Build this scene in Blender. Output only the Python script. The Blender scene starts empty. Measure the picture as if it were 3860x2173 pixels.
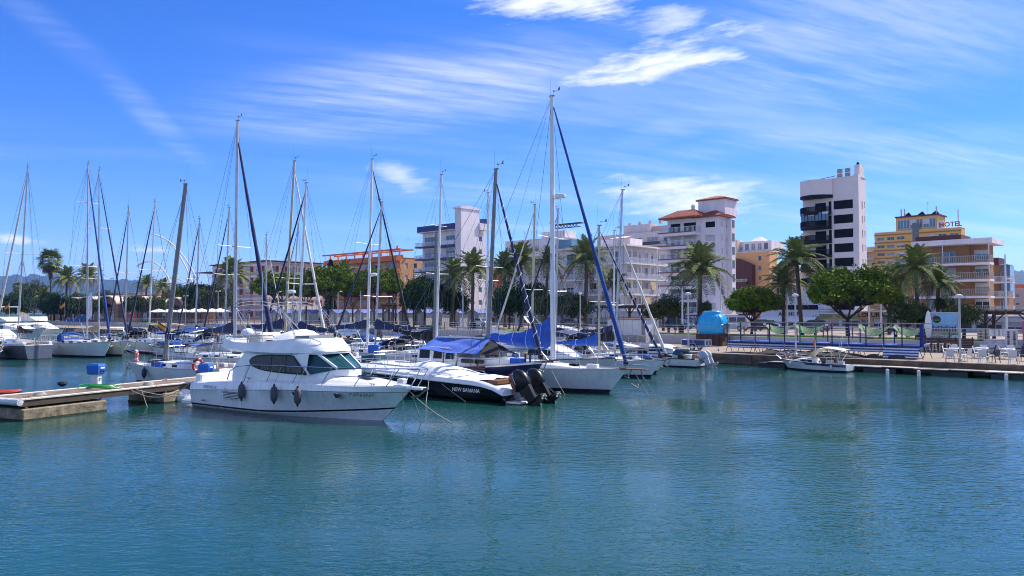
import bpy, math, random
from mathutils import Vector, Matrix
R = math.radians
random.seed(11)
scn = bpy.context.scene
col = scn.collection
V = Vector

# ------------------------------------------------------------------ camera
FOC, CAMH, PITCH = 2950.0, 4.0, R(1.815)          # focal length in photo pixels (photo 3860 x 2173)
cd = bpy.data.cameras.new('camera'); cam = bpy.data.objects.new('camera', cd); col.objects.link(cam)
cd.sensor_width = 36; cd.lens = 36 * FOC / 3860; cd.clip_start = .3; cd.clip_end = 30000
cam.location = (0, 0, CAMH); cam.rotation_euler = (R(90) + PITCH, 0, 0)
scn.camera = cam
scn.render.engine = 'CYCLES'
scn.cycles.max_bounces = 5; scn.cycles.diffuse_bounces = 2; scn.cycles.glossy_bounces = 2; scn.cycles.volume_bounces = 0
scn.cycles.transmission_bounces = 3; scn.cycles.transparent_max_bounces = 6
scn.cycles.caustics_reflective = False; scn.cycles.caustics_refractive = False
scn.cycles.use_denoising = True
scn.cycles.sample_clamp_indirect = 6
scn.cycles.filter_width = 1.0
scn.cycles.use_adaptive_sampling = True; scn.cycles.adaptive_threshold = .02; scn.cycles.adaptive_min_samples = 12

# ------------------------------------------------------------------ sun and sky
SUN_AZ, SUN_EL = 58.0, 50.0                        # degrees right of the view axis, above the horizon
sd = bpy.data.lights.new('sun', 'SUN'); sun = bpy.data.objects.new('sun', sd); col.objects.link(sun)
sd.energy = 5.0; sd.angle = R(.53); sd.color = (1.0, .955, .88)
tosun = V((math.sin(R(SUN_AZ)) * math.cos(R(SUN_EL)), math.cos(R(SUN_AZ)) * math.cos(R(SUN_EL)), math.sin(R(SUN_EL))))
sun.rotation_euler = (-tosun).to_track_quat('-Z', 'Y').to_euler(); sun.location = (0, 0, 60)

world = bpy.data.worlds.new('World'); scn.world = world; world.use_nodes = True
NT = world.node_tree; NT.nodes.clear()
def N(t, **k):
    n = NT.nodes.new(t)
    for a, b in k.items(): setattr(n, a, b)
    return n
def L(a, b): NT.links.new(a, b)
def M_(op, a, b=None, c=None, clamp=False):
    n = N('ShaderNodeMath', operation=op); n.use_clamp = clamp
    for i, x in enumerate((a, b, c)):
        if x is None: continue
        if isinstance(x, (int, float)): n.inputs[i].default_value = x
        else: L(x, n.inputs[i])
    return n.outputs[0]
sky = N('ShaderNodeTexSky', sky_type='NISHITA'); sky.sun_disc = False
sky.sun_elevation = R(SUN_EL); sky.sun_rotation = R(SUN_AZ)
sky.altitude = 0; sky.air_density = .85; sky.dust_density = .05; sky.ozone_density = 2.5
hs = N('ShaderNodeHueSaturation'); hs.inputs['Saturation'].default_value = 1.15; hs.inputs['Value'].default_value = 1.0
gn = N('ShaderNodeMix', data_type='RGBA', blend_type='MULTIPLY'); gn.inputs['Factor'].default_value = 1; gn.inputs['B'].default_value = (.62, .69, 1.05, 1)
L(sky.outputs[0], gn.inputs['A']); L(gn.outputs['Result'], hs.inputs['Color'])
tc = N('ShaderNodeTexCoord'); sx = N('ShaderNodeSeparateXYZ'); L(tc.outputs['Generated'], sx.inputs[0])
dx, dy, dz = sx.outputs[0], sx.outputs[1], sx.outputs[2]
az = M_('ARCTAN2', dx, dy); el = M_('ARCSINE', dz)
def comb(a, b, c=0.0):
    n = N('ShaderNodeCombineXYZ')
    for i, x in enumerate((a, b, c)):
        if isinstance(x, (int, float)): n.inputs[i].default_value = x
        else: L(x, n.inputs[i])
    return n.outputs[0]
def noise(vec, scale, detail=5, rough=.55, dist=0.0):
    n = N('ShaderNodeTexNoise'); n.inputs['Scale'].default_value = scale; n.inputs['Detail'].default_value = detail
    n.inputs['Roughness'].default_value = rough; n.inputs['Distortion'].default_value = dist
    L(vec, n.inputs['Vector']); return n.outputs['Fac']
def sstep(x, lo, hi):
    n = N('ShaderNodeMapRange', interpolation_type='SMOOTHSTEP'); n.inputs[1].default_value = lo; n.inputs[2].default_value = hi
    L(x, n.inputs[0]); return n.outputs[0]
# cirrus on a flat layer above the place: position = direction / (height + a little)
hz = M_('ADD', M_('MAXIMUM', dz, 0.0), .12)
lx, ly = M_('DIVIDE', dx, hz), M_('DIVIDE', dy, hz)
def rotated(ang, kx, ky, ox=0., oy=0.):
    c, s = math.cos(ang), math.sin(ang)
    a = M_('ADD', M_('MULTIPLY', lx, c * kx), M_('MULTIPLY', ly, s * kx)); b = M_('ADD', M_('MULTIPLY', lx, -s * ky), M_('MULTIPLY', ly, c * ky))
    return comb(M_('ADD', a, ox), M_('ADD', b, oy))
st1 = noise(rotated(R(18), .55, 2.6, 3.1, 1.7), 1.0, 5, .62, 0)
st2 = noise(rotated(R(30), .22, .5, 7.7, 2.2), 1.0, 3, .5)
cir = M_('MULTIPLY', sstep(st1, .38, .80), sstep(st2, .40, .66))
# cloud banks: (azimuth, elevation, half width, half height, tilt, ragged, strength), in radians
def pa(px): return math.atan((px - 1930) / FOC)
def pe(py): return math.atan((1180 - py) / FOC)
BANKS = [(2490, 245, 430, 96, .17, .75, 1.0), (2580, 745, 360, 104, -.05, .64, 1.0), (2120, -20, 470, 90, -.02, .75, 1.0), (2530, 80, 190, 60, .05, .8, .6),
         (1505, 668, 125, 62, -.22, .65, .6), (60, 945, 95, 26, -.08, .5, .8), (575, 962, 90, 20, 0., .5, .8)]
fine = noise(rotated(R(20), 2.4, 15.0), 1.0, 5, .68, 0)
rag1 = noise(comb(M_('ADD', M_('MULTIPLY', az, 9.0), M_('MULTIPLY', el, 9.0)), M_('SUBTRACT', M_('MULTIPLY', el, 46.0), M_('MULTIPLY', az, 6.0))), 1.0, 6, .66, 0)
puff = noise(comb(az, M_('MULTIPLY', el, 2.2)), 34.0, 3, .6, 0)
tot = None
for (px, py, w, h, tilt, rag, stg) in BANKS:
    a0, e0 = pa(px), pe(py); w, h = w / FOC, h / FOC
    da, de = M_('SUBTRACT', az, a0), M_('SUBTRACT', el, e0); c, s = math.cos(tilt), math.sin(tilt)
    p = M_('ADD', M_('MULTIPLY', da, c / w), M_('MULTIPLY', de, s / w)); q = M_('ADD', M_('MULTIPLY', da, -s / h), M_('MULTIPLY', de, c / h))
    d = M_('ADD', M_('MULTIPLY', p, p), M_('MULTIPLY', q, q))
    m = M_('SUBTRACT', 1.06, M_('SQRT', d))
    tex = rag1 if rag > .6 else puff
    m = M_('ADD', m, M_('MULTIPLY', M_('SUBTRACT', tex, .5), 3.4 * rag))
    m = M_('MULTIPLY', sstep(m, .05, 1.15), stg)
    tot = m if tot is None else M_('MAXIMUM', tot, m)
# broad thin veils
VEIL = [(1650, 330, 1000, 190, .16, .54), (560, 500, 280, 60, -.72, .22), (250, 290, 330, 60, -.55, .10), (3150, 230, 900, 330, .05, .40), (2600, 470, 420, 80, .25, .28), (3500, 640, 700, 110, -.12, .40), (2900, 560, 600, 60, .1, .3)]
t1 = M_('ADD', .12, M_('MULTIPLY', sstep(M_('ADD', M_('MULTIPLY', st1, .52), M_('MULTIPLY', fine, .48)), .36, .70), 1.0))
for (px, py, w, h, tilt, stg) in VEIL:
    a0, e0 = pa(px), pe(py); w, h = w / FOC, h / FOC
    da, de = M_('SUBTRACT', az, a0), M_('SUBTRACT', el, e0); c, s = math.cos(tilt), math.sin(tilt)
    p = M_('ADD', M_('MULTIPLY', da, c / w), M_('MULTIPLY', de, s / w)); q = M_('ADD', M_('MULTIPLY', da, -s / h), M_('MULTIPLY', de, c / h))
    m = M_('SUBTRACT', 1.0, M_('SQRT', M_('ADD', M_('MULTIPLY', p, p), M_('MULTIPLY', q, q))))
    m = M_('MULTIPLY', sstep(m, -.15, .8), stg)
    m = M_('MULTIPLY', m, t1)
    tot = M_('MAXIMUM', tot, m)
out_ = M_('MAXIMUM', sstep(M_('ABSOLUTE', az), .62, 1.0), sstep(el, .38, .62))      # outside the view: denser cirrus added as neutral fill light
cir_fill = M_('MULTIPLY', sstep(st1, .30, .72), M_('ADD', .35, M_('MULTIPLY', sstep(st2, .36, .60), .6)))
cov = M_('MAXIMUM', tot, M_('MAXIMUM', M_('MULTIPLY', cir, .38), M_('MULTIPLY', M_('MULTIPLY', cir_fill, .85), out_)), clamp=True)
cov = M_('MULTIPLY', cov, sstep(el, .0, .05))
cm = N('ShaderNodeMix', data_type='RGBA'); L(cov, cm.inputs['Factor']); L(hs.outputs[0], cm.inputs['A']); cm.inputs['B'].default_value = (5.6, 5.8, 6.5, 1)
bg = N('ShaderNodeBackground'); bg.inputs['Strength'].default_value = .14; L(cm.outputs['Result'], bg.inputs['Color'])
wo = N('ShaderNodeOutputWorld'); L(bg.outputs[0], wo.inputs[0])
world.cycles.sampling_method = 'MANUAL'; world.cycles.sample_map_resolution = 256
scn.view_settings.view_transform = 'Standard'; scn.view_settings.look = 'None'; scn.view_settings.gamma = 1
scn.view_settings.exposure = 0.54; scn.view_settings.use_curve_mapping = False

# ------------------------------------------------------------------ photo pixel -> place
def ray(px, py):
    cx, cy = (px - 1930) / FOC, (1086.5 - py) / FOC
    return V((cx, math.cos(PITCH) - cy * math.sin(PITCH), math.sin(PITCH) + cy * math.cos(PITCH)))
def on(px, py, z=0.0):                              # where the sight line meets the level z
    d = ray(px, py); t = (z - CAMH) / d.z; return V((d.x * t, d.y * t, z))
def at(px, py, Y):                                  # the point of the sight line at distance Y
    d = ray(px, py); t = Y / d.y; return V((d.x * t, Y, CAMH + d.z * t))
UV_, NV_ = V((-.726, .687)), V((.687, .726))        # along the quay (to the far left) and away from the water
RZ = math.atan2(-.687, .726)                        # frame of quay and street: local x along the front, local y inland
def row(px, n, z=0.0):                              # the point of column px that lies n metres inland
    r = (px - 1930) / FOC; Y = n / (NV_.y + NV_.x * r); return V((r * Y, Y, z))

# ------------------------------------------------------------------ materials
MATS = {}
def mat(name, c, rough=.55, metal=0.0, var=.14, scale=2.5, bump=0.0, bscale=None, spec=.5, coat=0.0, c2=None, stretch=None, trans=0.0, sheen=0.0):
    if name in MATS: return MATS[name]
    m = bpy.data.materials.new(name); m.use_nodes = True; t = m.node_tree; b = t.nodes['Principled BSDF']
    b.inputs['Roughness'].default_value = rough; b.inputs['Metallic'].default_value = metal; b.inputs['Specular IOR Level'].default_value = spec
    b.inputs['Coat Weight'].default_value = coat; b.inputs['Coat Roughness'].default_value = .08
    if sheen: b.inputs['Sheen Weight'].default_value = sheen
    co = t.nodes.new('ShaderNodeTexCoord'); vec = co.outputs['Object']
    if stretch:
        mp = t.nodes.new('ShaderNodeMapping'); mp.inputs['Scale'].default_value = stretch; t.links.new(vec, mp.inputs[0]); vec = mp.outputs[0]
    n = t.nodes.new('ShaderNodeTexNoise'); n.inputs['Scale'].default_value = scale; n.inputs['Detail'].default_value = 3; n.inputs['Roughness'].default_value = .62
    t.links.new(vec, n.inputs['Vector'])
    rp = t.nodes.new('ShaderNodeValToRGB'); rp.color_ramp.elements[0].position = .3; rp.color_ramp.elements[1].position = .72
    lo = c2 if c2 else tuple(max(0, x * (1 - var)) for x in c); hi = c if c2 else tuple(min(1, x * (1 + var)) for x in c)
    rp.color_ramp.elements[0].color = (*lo, 1); rp.color_ramp.elements[1].color = (*hi, 1)
    t.links.new(n.outputs['Fac'], rp.inputs[0]); t.links.new(rp.outputs[0], b.inputs['Base Color'])
    if bump:
        n2 = t.nodes.new('ShaderNodeTexNoise'); n2.inputs['Scale'].default_value = bscale or scale * 4; n2.inputs['Detail'].default_value = 2
        t.links.new(vec, n2.inputs['Vector'])
        bp = t.nodes.new('ShaderNodeBump'); bp.inputs['Strength'].default_value = bump; bp.inputs['Distance'].default_value = .05
        t.links.new(n2.outputs['Fac'], bp.inputs['Height']); t.links.new(bp.outputs[0], b.inputs['Normal'])
    MATS[name] = m; return m
def stripes(name, ca, cb, period, axis=2, rough=.6, duty=.5):
    if name in MATS: return MATS[name]
    m = mat(name, ca, rough); t = m.node_tree; b = t.nodes['Principled BSDF']
    co = t.nodes.new('ShaderNodeTexCoord'); s = t.nodes.new('ShaderNodeSeparateXYZ'); t.links.new(co.outputs['Object'], s.inputs[0])
    d = t.nodes.new('ShaderNodeMath'); d.operation = 'DIVIDE'; d.inputs[1].default_value = period; t.links.new(s.outputs[axis], d.inputs[0])
    f = t.nodes.new('ShaderNodeMath'); f.operation = 'FRACT'; t.links.new(d.outputs[0], f.inputs[0])
    g = t.nodes.new('ShaderNodeMath'); g.operation = 'GREATER_THAN'; g.inputs[1].default_value = duty; t.links.new(f.outputs[0], g.inputs[0])
    mx = t.nodes.new('ShaderNodeMix'); mx.data_type = 'RGBA'; t.links.new(g.outputs[0], mx.inputs['Factor']); mx.inputs['A'].default_value = (*ca, 1); mx.inputs['B'].default_value = (*cb, 1)
    t.links.new(mx.outputs['Result'], b.inputs['Base Color']); return m

# gel coat, cloth, metal
GEL = mat('white_gelcoat', (.78, .78, .77), .3, var=.09, scale=2.2, coat=.4, stretch=(1, 1, .3))
HULLW = mat('streaked_white_hull', (.80, .80, .79), .3, c2=(.60, .615, .60), scale=2.6, coat=.3, stretch=(2.2, 2.2, .16))
HULLW.node_tree.nodes['Color Ramp'].color_ramp.elements[0].position = .18; HULLW.node_tree.nodes['Color Ramp'].color_ramp.elements[1].position = .52
GELC = mat('cream_gelcoat', (.74, .71, .63), .38, var=.08, scale=1.5, coat=.2)
GELD = mat('worn_white_gelcoat', (.66, .66, .64), .42, var=.12, scale=1.4)
DECK = mat('deck_grey', (.62, .61, .58), .7, var=.12, scale=2.0)
BLACKH = mat('black_hull', (.008, .008, .009), .16, var=.2, coat=.6)
NAVYH = mat('navy_hull', (.008, .014, .06), .25, var=.15, coat=.4)
GREYH = mat('slate_hull', (.085, .10, .13), .32, var=.12, coat=.2)
ANTIF = mat('antifouling', (.012, .014, .02), .7, var=.3)
NAVYC = mat('navy_canvas', (.007, .018, .080), .85, var=.3, scale=3, bump=.6, bscale=5, sheen=.2)
BLUEC = mat('bright_blue_canvas', (.004, .085, .46), .7, var=.22, scale=2, bump=.8, bscale=3, sheen=.2)
MIDC = mat('blue_canvas', (.010, .055, .25), .8, var=.25, scale=2.5, bump=.6, bscale=4)
BLACKC = mat('black_canvas', (.012, .012, .016), .85, var=.3, bump=.5, bscale=5)
TANC = mat('tan_canvas', (.42, .31, .17), .85, var=.18, bump=.5, bscale=4)
BROWNC = mat('brown_canvas', (.055, .028, .022), .85, var=.25, bump=.5, bscale=4)
WHITEC = mat('white_canvas', (.74, .74, .74), .8, var=.06, scale=2, bump=.5, bscale=4)
CREAMC = mat('cream_canvas', (.62, .56, .44), .85, var=.1, bump=.5, bscale=4)
SAILW = mat('furled_sailcloth', (.60, .57, .53), .8, var=.15, scale=3, bump=.5, bscale=9)
STEEL = mat('stainless_steel', (.62, .63, .65), .22, 1.0, var=.08)
ALU = mat('mast_aluminium', (.50, .51, .53), .42, .55, var=.12, scale=1.5)
ALUD = mat('grey_mast_paint', (.20, .20, .20), .5, .3, var=.15, scale=1.5)
ALUW = mat('white_mast_paint', (.74, .75, .76), .35, var=.06)
ALUT = mat('tan_mast_paint', (.52, .46, .33), .45, var=.1)
WIRE = mat('rigging_wire', (.12, .13, .14), .4, .6)
ROPE = mat('mooring_rope', (.40, .36, .30), .9, var=.3, scale=20)
GLASSD = mat('tinted_boat_glass', (.008, .010, .012), .08, var=.3, spec=.22)
GLASST = mat('teal_windscreen', (.015, .07, .085), .08, var=.3, spec=.3)
ENG = mat('engine_black', (.010, .010, .011), .35, var=.2, spec=.35)
RUBBER = mat('black_rubber', (.012, .012, .013), .6)
TEAK = mat('teak', (.19, .085, .035), .55, var=.3, scale=4, stretch=(1, 8, 8))
FENDG = mat('purple_grey_fender', (.085, .075, .10), .7, var=.2)
FENDN = mat('navy_fender', (.012, .018, .07), .55)
FENDW = mat('white_fender', (.72, .72, .70), .5)
REDRING = mat('life_ring_red', (.50, .055, .03), .5)
BLUEP = mat('blue_plastic', (.012, .11, .46), .4, var=.1)
PLANK = mat('weathered_deck_plank', (.27, .215, .17), .85, var=.3, scale=3, bump=.5, bscale=25, stretch=(1, 6, 1))
CONC = mat('pontoon_concrete', (.36, .285, .19), .9, scale=2.6, bump=.5, bscale=9, c2=(.11, .085, .055))
CONCD = mat('dark_float_concrete', (.045, .042, .04), .85, var=.5, scale=2)
PALEC = mat('pale_kerb_concrete', (.58, .53, .45), .85, var=.16, scale=3, bump=.3)

# ------------------------------------------------------------------ mesh builder
class MB:
    def __init__(s): s.v = []; s.f = []; s.mi = []
    def add(s, vs, fs, mi=0):
        o = len(s.v); s.v += [tuple(p) for p in vs]; s.f += [tuple(i + o for i in f) for f in fs]; s.mi += [mi] * len(fs); return s
    def box(s, x0, x1, y0, y1, z0, z1, mi=0):
        return s.add([(x0, y0, z0), (x1, y0, z0), (x1, y1, z0), (x0, y1, z0), (x0, y0, z1), (x1, y0, z1), (x1, y1, z1), (x0, y1, z1)],
                     [(0, 3, 2, 1), (4, 5, 6, 7), (0, 1, 5, 4), (1, 2, 6, 5), (2, 3, 7, 6), (3, 0, 4, 7)], mi)
    def cbox(s, x0, x1, y0, y1, z0, z1, c=.02, mi=0):   # box with chamfered upright edges and top
        p = [(x0 + c, y0), (x1 - c, y0), (x1, y0 + c), (x1, y1 - c), (x1 - c, y1), (x0 + c, y1), (x0, y1 - c), (x0, y0 + c)]
        cx, cy = (x0 + x1) / 2, (y0 + y1) / 2
        q = [(cx + (x - cx) * (1 - 2 * c / max(x1 - x0, 1e-3)), cy + (y - cy) * (1 - 2 * c / max(y1 - y0, 1e-3))) for x, y in p]
        return s.loft([[V((x, y, z0)) for x, y in p], [V((x, y, z1 - c)) for x, y in p], [V((x, y, z1)) for x, y in q]], True, True, True, mi)
    def loft(s, rings, closed=True, cap0=False, cap1=False, mi=0, rowmi=None):
        n = len(rings[0]); o = len(s.v)
        for r in rings: s.v += [tuple(p) for p in r]
        for i in range(len(rings) - 1):
            for j in range(n if closed else n - 1):
                k = (j + 1) % n; s.f.append((o + i * n + j, o + i * n + k, o + (i + 1) * n + k, o + (i + 1) * n + j)); s.mi.append(rowmi[j] if rowmi else mi)
        if cap0: s.f.append(tuple(o + j for j in reversed(range(n)))); s.mi.append(mi)
        if cap1: s.f.append(tuple(o + (len(rings) - 1) * n + j for j in range(n))); s.mi.append(mi)
        return s
    def tube(s, pts, r, n=6, mi=0, cap=True):
        pts = [V(p) for p in pts]; rs = r if isinstance(r, (list, tuple)) else [r] * len(pts); rings = []
        for i, p in enumerate(pts):
            d = (pts[min(i + 1, len(pts) - 1)] - pts[max(i - 1, 0)]).normalized()
            a = V((0, 0, 1)) if abs(d.z) < .9 else V((1, 0, 0)); u = d.cross(a).normalized(); w = u.cross(d)
            rings.append([p + (u * math.cos(2 * math.pi * k / n) + w * math.sin(2 * math.pi * k / n)) * rs[i] for k in range(n)])
        return s.loft(rings, True, cap, cap, mi)
    def beam(s, p, q, w, h, mi=0):                     # square bar
        p, q = V(p), V(q); d = (q - p).normalized(); a = V((0, 0, 1)) if abs(d.z) < .9 else V((0, 1, 0)); u = d.cross(a).normalized() * w / 2; k = u.cross(d).normalized() * h / 2
        return s.loft([[x + u + k, x - u + k, x - u - k, x + u - k] for x in (p, q)], True, True, True, mi)
    def prism(s, poly, z0, z1, mi=0):
        return s.loft([[V((x, y, z)) for x, y in poly] for z in (z0, z1)], True, True, True, mi)
    def slab(s, poly, y0, y1, mi=0):                   # outline in x,z given thickness in y
        return s.loft([[V((x, y, z)) for x, z in poly] for y in (y0, y1)], True, True, True, mi)
    def lathe(s, prof, c=(0, 0, 0), n=12, mi=0, sx=1., sy=1.):
        c = V(c); return s.loft([[c + V((r * math.cos(2 * math.pi * k / n) * sx, r * math.sin(2 * math.pi * k / n) * sy, z)) for k in range(n)] for r, z in prof], True, True, True, mi)
    def ball(s, c, rx, ry=None, rz=None, n=10, m=6, mi=0):
        ry = ry or rx; rz = rz or rx; c = V(c)
        return s.loft([[c + V((rx * math.sin(math.pi * i / m) * math.cos(2 * math.pi * k / n), ry * math.sin(math.pi * i / m) * math.sin(2 * math.pi * k / n), -rz * math.cos(math.pi * i / m))) for k in range(n)] for i in range(m + 1)], True, False, False, mi)
    def torus(s, c, Rr, r, axis='y', n=20, m=8, mi=0):
        c = V(c); rings = []
        for i in range(n + 1):
            a = 2 * math.pi * i / n; e = V((math.cos(a), 0, math.sin(a))) if axis == 'y' else (V((math.cos(a), math.sin(a), 0)) if axis == 'z' else V((0, math.cos(a), math.sin(a))))
            k = V((0, 1, 0)) if axis == 'y' else (V((0, 0, 1)) if axis == 'z' else V((1, 0, 0)))
            rings.append([c + e * (Rr + r * math.cos(2 * math.pi * j / m)) + k * r * math.sin(2 * math.pi * j / m) for j in range(m)])
        return s.loft(rings, True, False, False, mi)
    def wall(s, W, H, holes, P, rev=.18, mi=0):         # upright wall of width W, height H with recessed openings; P maps (x, depth, z) to a point
        xs = sorted({0, W, *[h[0] for h in holes], *[h[1] for h in holes]}); zs = sorted({0, H, *[h[2] for h in holes], *[h[3] for h in holes]})
        for i in range(len(xs) - 1):
            for j in range(len(zs) - 1):
                cx, cz = (xs[i] + xs[i + 1]) / 2, (zs[j] + zs[j + 1]) / 2
                if any(h[0] < cx < h[1] and h[2] < cz < h[3] for h in holes): continue
                s.add([P(xs[i], 0, zs[j]), P(xs[i + 1], 0, zs[j]), P(xs[i + 1], 0, zs[j + 1]), P(xs[i], 0, zs[j + 1])], [(0, 1, 2, 3)], mi)
        for x0, x1, z0, z1 in holes:
            a = [(x0, z0), (x1, z0), (x1, z1), (x0, z1)]
            for k in range(4):
                (p, q), (u, w) = a[k], a[(k + 1) % 4]
                s.add([P(p, 0, q), P(u, 0, w), P(u, rev, w), P(p, rev, q)], [(3, 2, 1, 0)], mi)
        return s
    def mesh(s, name, mats, smooth=False):
        me = bpy.data.meshes.new(name); me.from_pydata(s.v, [], s.f)
        for m in (mats if isinstance(mats, (list, tuple)) else [mats]): me.materials.append(m)
        if any(s.mi): me.polygons.foreach_set('material_index', s.mi)
        if smooth:
            me.polygons.foreach_set('use_smooth', [True] * len(me.polygons)); me.set_sharp_from_angle(angle=R(38 if smooth is True else smooth))
        me.update(); return me
    def build(s, name, mats, parent=None, smooth=False, loc=None, rz=0.0):
        return inst(s.mesh(name, mats, smooth), name, parent, loc, rz)
def inst(me, name, parent=None, loc=None, rz=0.0, rot=None, scale=None):
    o = bpy.data.objects.new(name, me); col.objects.link(o); o.parent = parent
    if loc is not None: o.location = loc
    o.rotation_euler = rot if rot else (0, 0, rz)
    if scale: o.scale = scale if isinstance(scale, (tuple, list)) else (scale,) * 3
    return o
def tag(o, label, cat, group=None):
    o['label'] = label; o['category'] = cat
    if group: o['group'] = group
    return o
def struct(o): o['kind'] = 'structure'; return o
def thing(name, label, cat, loc=(0, 0, 0), rz=0.0, group=None):
    o = bpy.data.objects.new(name, None); o.empty_display_size = .3; col.objects.link(o); o.location = loc; o.rotation_euler = (0, 0, rz)
    return tag(o, label, cat, group)
def local(o, p):                                    # world point -> frame of a thing
    m = Matrix.Translation(o.location) @ o.rotation_euler.to_matrix().to_4x4(); return m.inverted() @ V(p)
def lettering(name, text, size, m, parent, loc, rot, depth=.004, bold=0.0):
    c = bpy.data.curves.new(name, 'FONT'); c.body = text; c.size = size; c.extrude = depth; c.align_x = 'CENTER'; c.align_y = 'CENTER'; c.offset = bold * size; c.resolution_u = 2
    t = bpy.data.objects.new(name, c); col.objects.link(t)
    me = bpy.data.meshes.new_from_object(t.evaluated_get(bpy.context.evaluated_depsgraph_get()))
    bpy.data.objects.remove(t); me.materials.clear(); me.materials.append(m)
    return inst(me, name, parent, loc, rot=rot)

# ================================================================== the setting
def sheet(name, poly, z, m):
    o = MB().add([(x, y, z) for x, y in poly], [tuple(range(len(poly)))]).build(name, m); return struct(o)
def nb(s, n): return (UV_.x * s + NV_.x * n, UV_.y * s + NV_.y * n)     # street frame (s to the far left) -> x, y
# water
wm = bpy.data.materials.new('harbour_water'); wm.use_nodes = True; t = wm.node_tree; b = t.nodes['Principled BSDF']
b.inputs['Base Color'].default_value = (.010, .080, .074, 1); b.inputs['Roughness'].default_value = .045; b.inputs['IOR'].default_value = 1.333
tcn = t.nodes.new('ShaderNodeTexCoord')
def wn(scale, st, rot, det, w):
    mp = t.nodes.new('ShaderNodeMapping'); mp.inputs['Scale'].default_value = st; mp.inputs['Rotation'].default_value = (0, 0, rot); t.links.new(tcn.outputs['Object'], mp.inputs[0])
    n = t.nodes.new('ShaderNodeTexNoise'); n.inputs['Scale'].default_value = scale; n.inputs['Detail'].default_value = det; n.inputs['Roughness'].default_value = .55; n.inputs['Distortion'].default_value = .5
    t.links.new(mp.outputs[0], n.inputs['Vector']); m = t.nodes.new('ShaderNodeMath'); m.operation = 'MULTIPLY'; m.inputs[1].default_value = w; t.links.new(n.outputs['Fac'], m.inputs[0]); return m.outputs[0]
def ad(a, c):
    m = t.nodes.new('ShaderNodeMath'); t.links.new(a, m.inputs[0]); t.links.new(c, m.inputs[1]); return m.outputs[0]
hsum = ad(ad(ad(wn(1.0, (1.2, 2.6, 1), R(-12), 2, .36), wn(2.6, (1.0, 2.2, 1), R(14), 2, .27)), wn(.16, (1, 1, 1), 0, 1, .8)), wn(6.5, (1.0, 2.0, 1), R(-6), 1, .15))
# calmer and rougher patches (gusts)
gust = t.nodes.new('ShaderNodeTexNoise'); gust.inputs['Scale'].default_value = .11; gust.inputs['Detail'].default_value = 3; gmp = t.nodes.new('ShaderNodeMapping'); gmp.inputs['Scale'].default_value = (.5, 1.5, 1); gmp.inputs['Rotation'].default_value = (0, 0, R(8)); t.links.new(tcn.outputs['Object'], gmp.inputs[0]); t.links.new(gmp.outputs[0], gust.inputs['Vector'])
gr = t.nodes.new('ShaderNodeMapRange'); gr.inputs[1].default_value = .35; gr.inputs[2].default_value = .65; gr.inputs[3].default_value = .12; gr.inputs[4].default_value = .74; t.links.new(gust.outputs['Fac'], gr.inputs[0])
bp = t.nodes.new('ShaderNodeBump'); bp.inputs['Distance'].default_value = .14; t.links.new(gr.outputs[0], bp.inputs['Strength']); t.links.new(hsum, bp.inputs['Height']); t.links.new(bp.outputs[0], b.inputs['Normal'])
cn_ = t.nodes.new('ShaderNodeTexNoise'); cn_.inputs['Scale'].default_value = .045; cn_.inputs['Detail'].default_value = 2; t.links.new(tcn.outputs['Object'], cn_.inputs['Vector'])
rp_ = t.nodes.new('ShaderNodeValToRGB'); rp_.color_ramp.elements[0].position = .36; rp_.color_ramp.elements[1].position = .64; rp_.color_ramp.elements[0].color = (.006, .050, .047, 1); rp_.color_ramp.elements[1].color = (.011, .072, .058, 1)
t.links.new(cn_.outputs['Fac'], rp_.inputs[0]); t.links.new(rp_.outputs[0], b.inputs['Base Color'])
WATER = wm
sheet('water', [(-900, -60), (260, -60), (260, 900), (-900, 900)], 0.0, WATER)
sheet('harbour_bed', [(-900, -60), (260, -60), (260, 900), (-900, 900)], -4.0, CONCD)

QN, WN = 56.4, 71.6                                   # inland position of quay edge and promenade wall
QZ, PZ = .75, 1.68
ASPH = mat('quay_paving', (.27, .21, .155), .9, var=.16, scale=.8, bump=.2, bscale=30)
PAVE = mat('promenade_paving', (.28, .215, .18), .9, var=.14, scale=.7)
ROADM = mat('road_asphalt', (.075, .072, .07), .9, var=.2, scale=.6)
GRASS = mat('lawn', (.10, .20, .025), .95, var=.4, scale=5, bump=.6, bscale=40)
GROUND = mat('town_ground', (.20, .18, .15), .95, var=.25, scale=.05)
QW = mat('quay_wall_concrete', (.19, .13, .09), .9, var=.4, scale=1.6, bump=.5, bscale=8, c2=(.075, .058, .046))
WWALL = mat('whitewashed_wall', (.48, .455, .45), .9, var=.10, scale=1.1, bump=.25)
S0, S1 = -60, 330
def slabrow(name, n0, n1, z0, z1, m, s0=S0, s1=S1):
    o = MB().prism([nb(s0, n0), nb(s0, n1), nb(s1, n1), nb(s1, n0)], z0, z1).build(name, m); return struct(o)
slabrow('quay_paving', QN, WN, QZ - .5, QZ, ASPH)
slabrow('quay_wall', QN + .06, QN + .6, -4, QZ - .5, QW)
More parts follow.
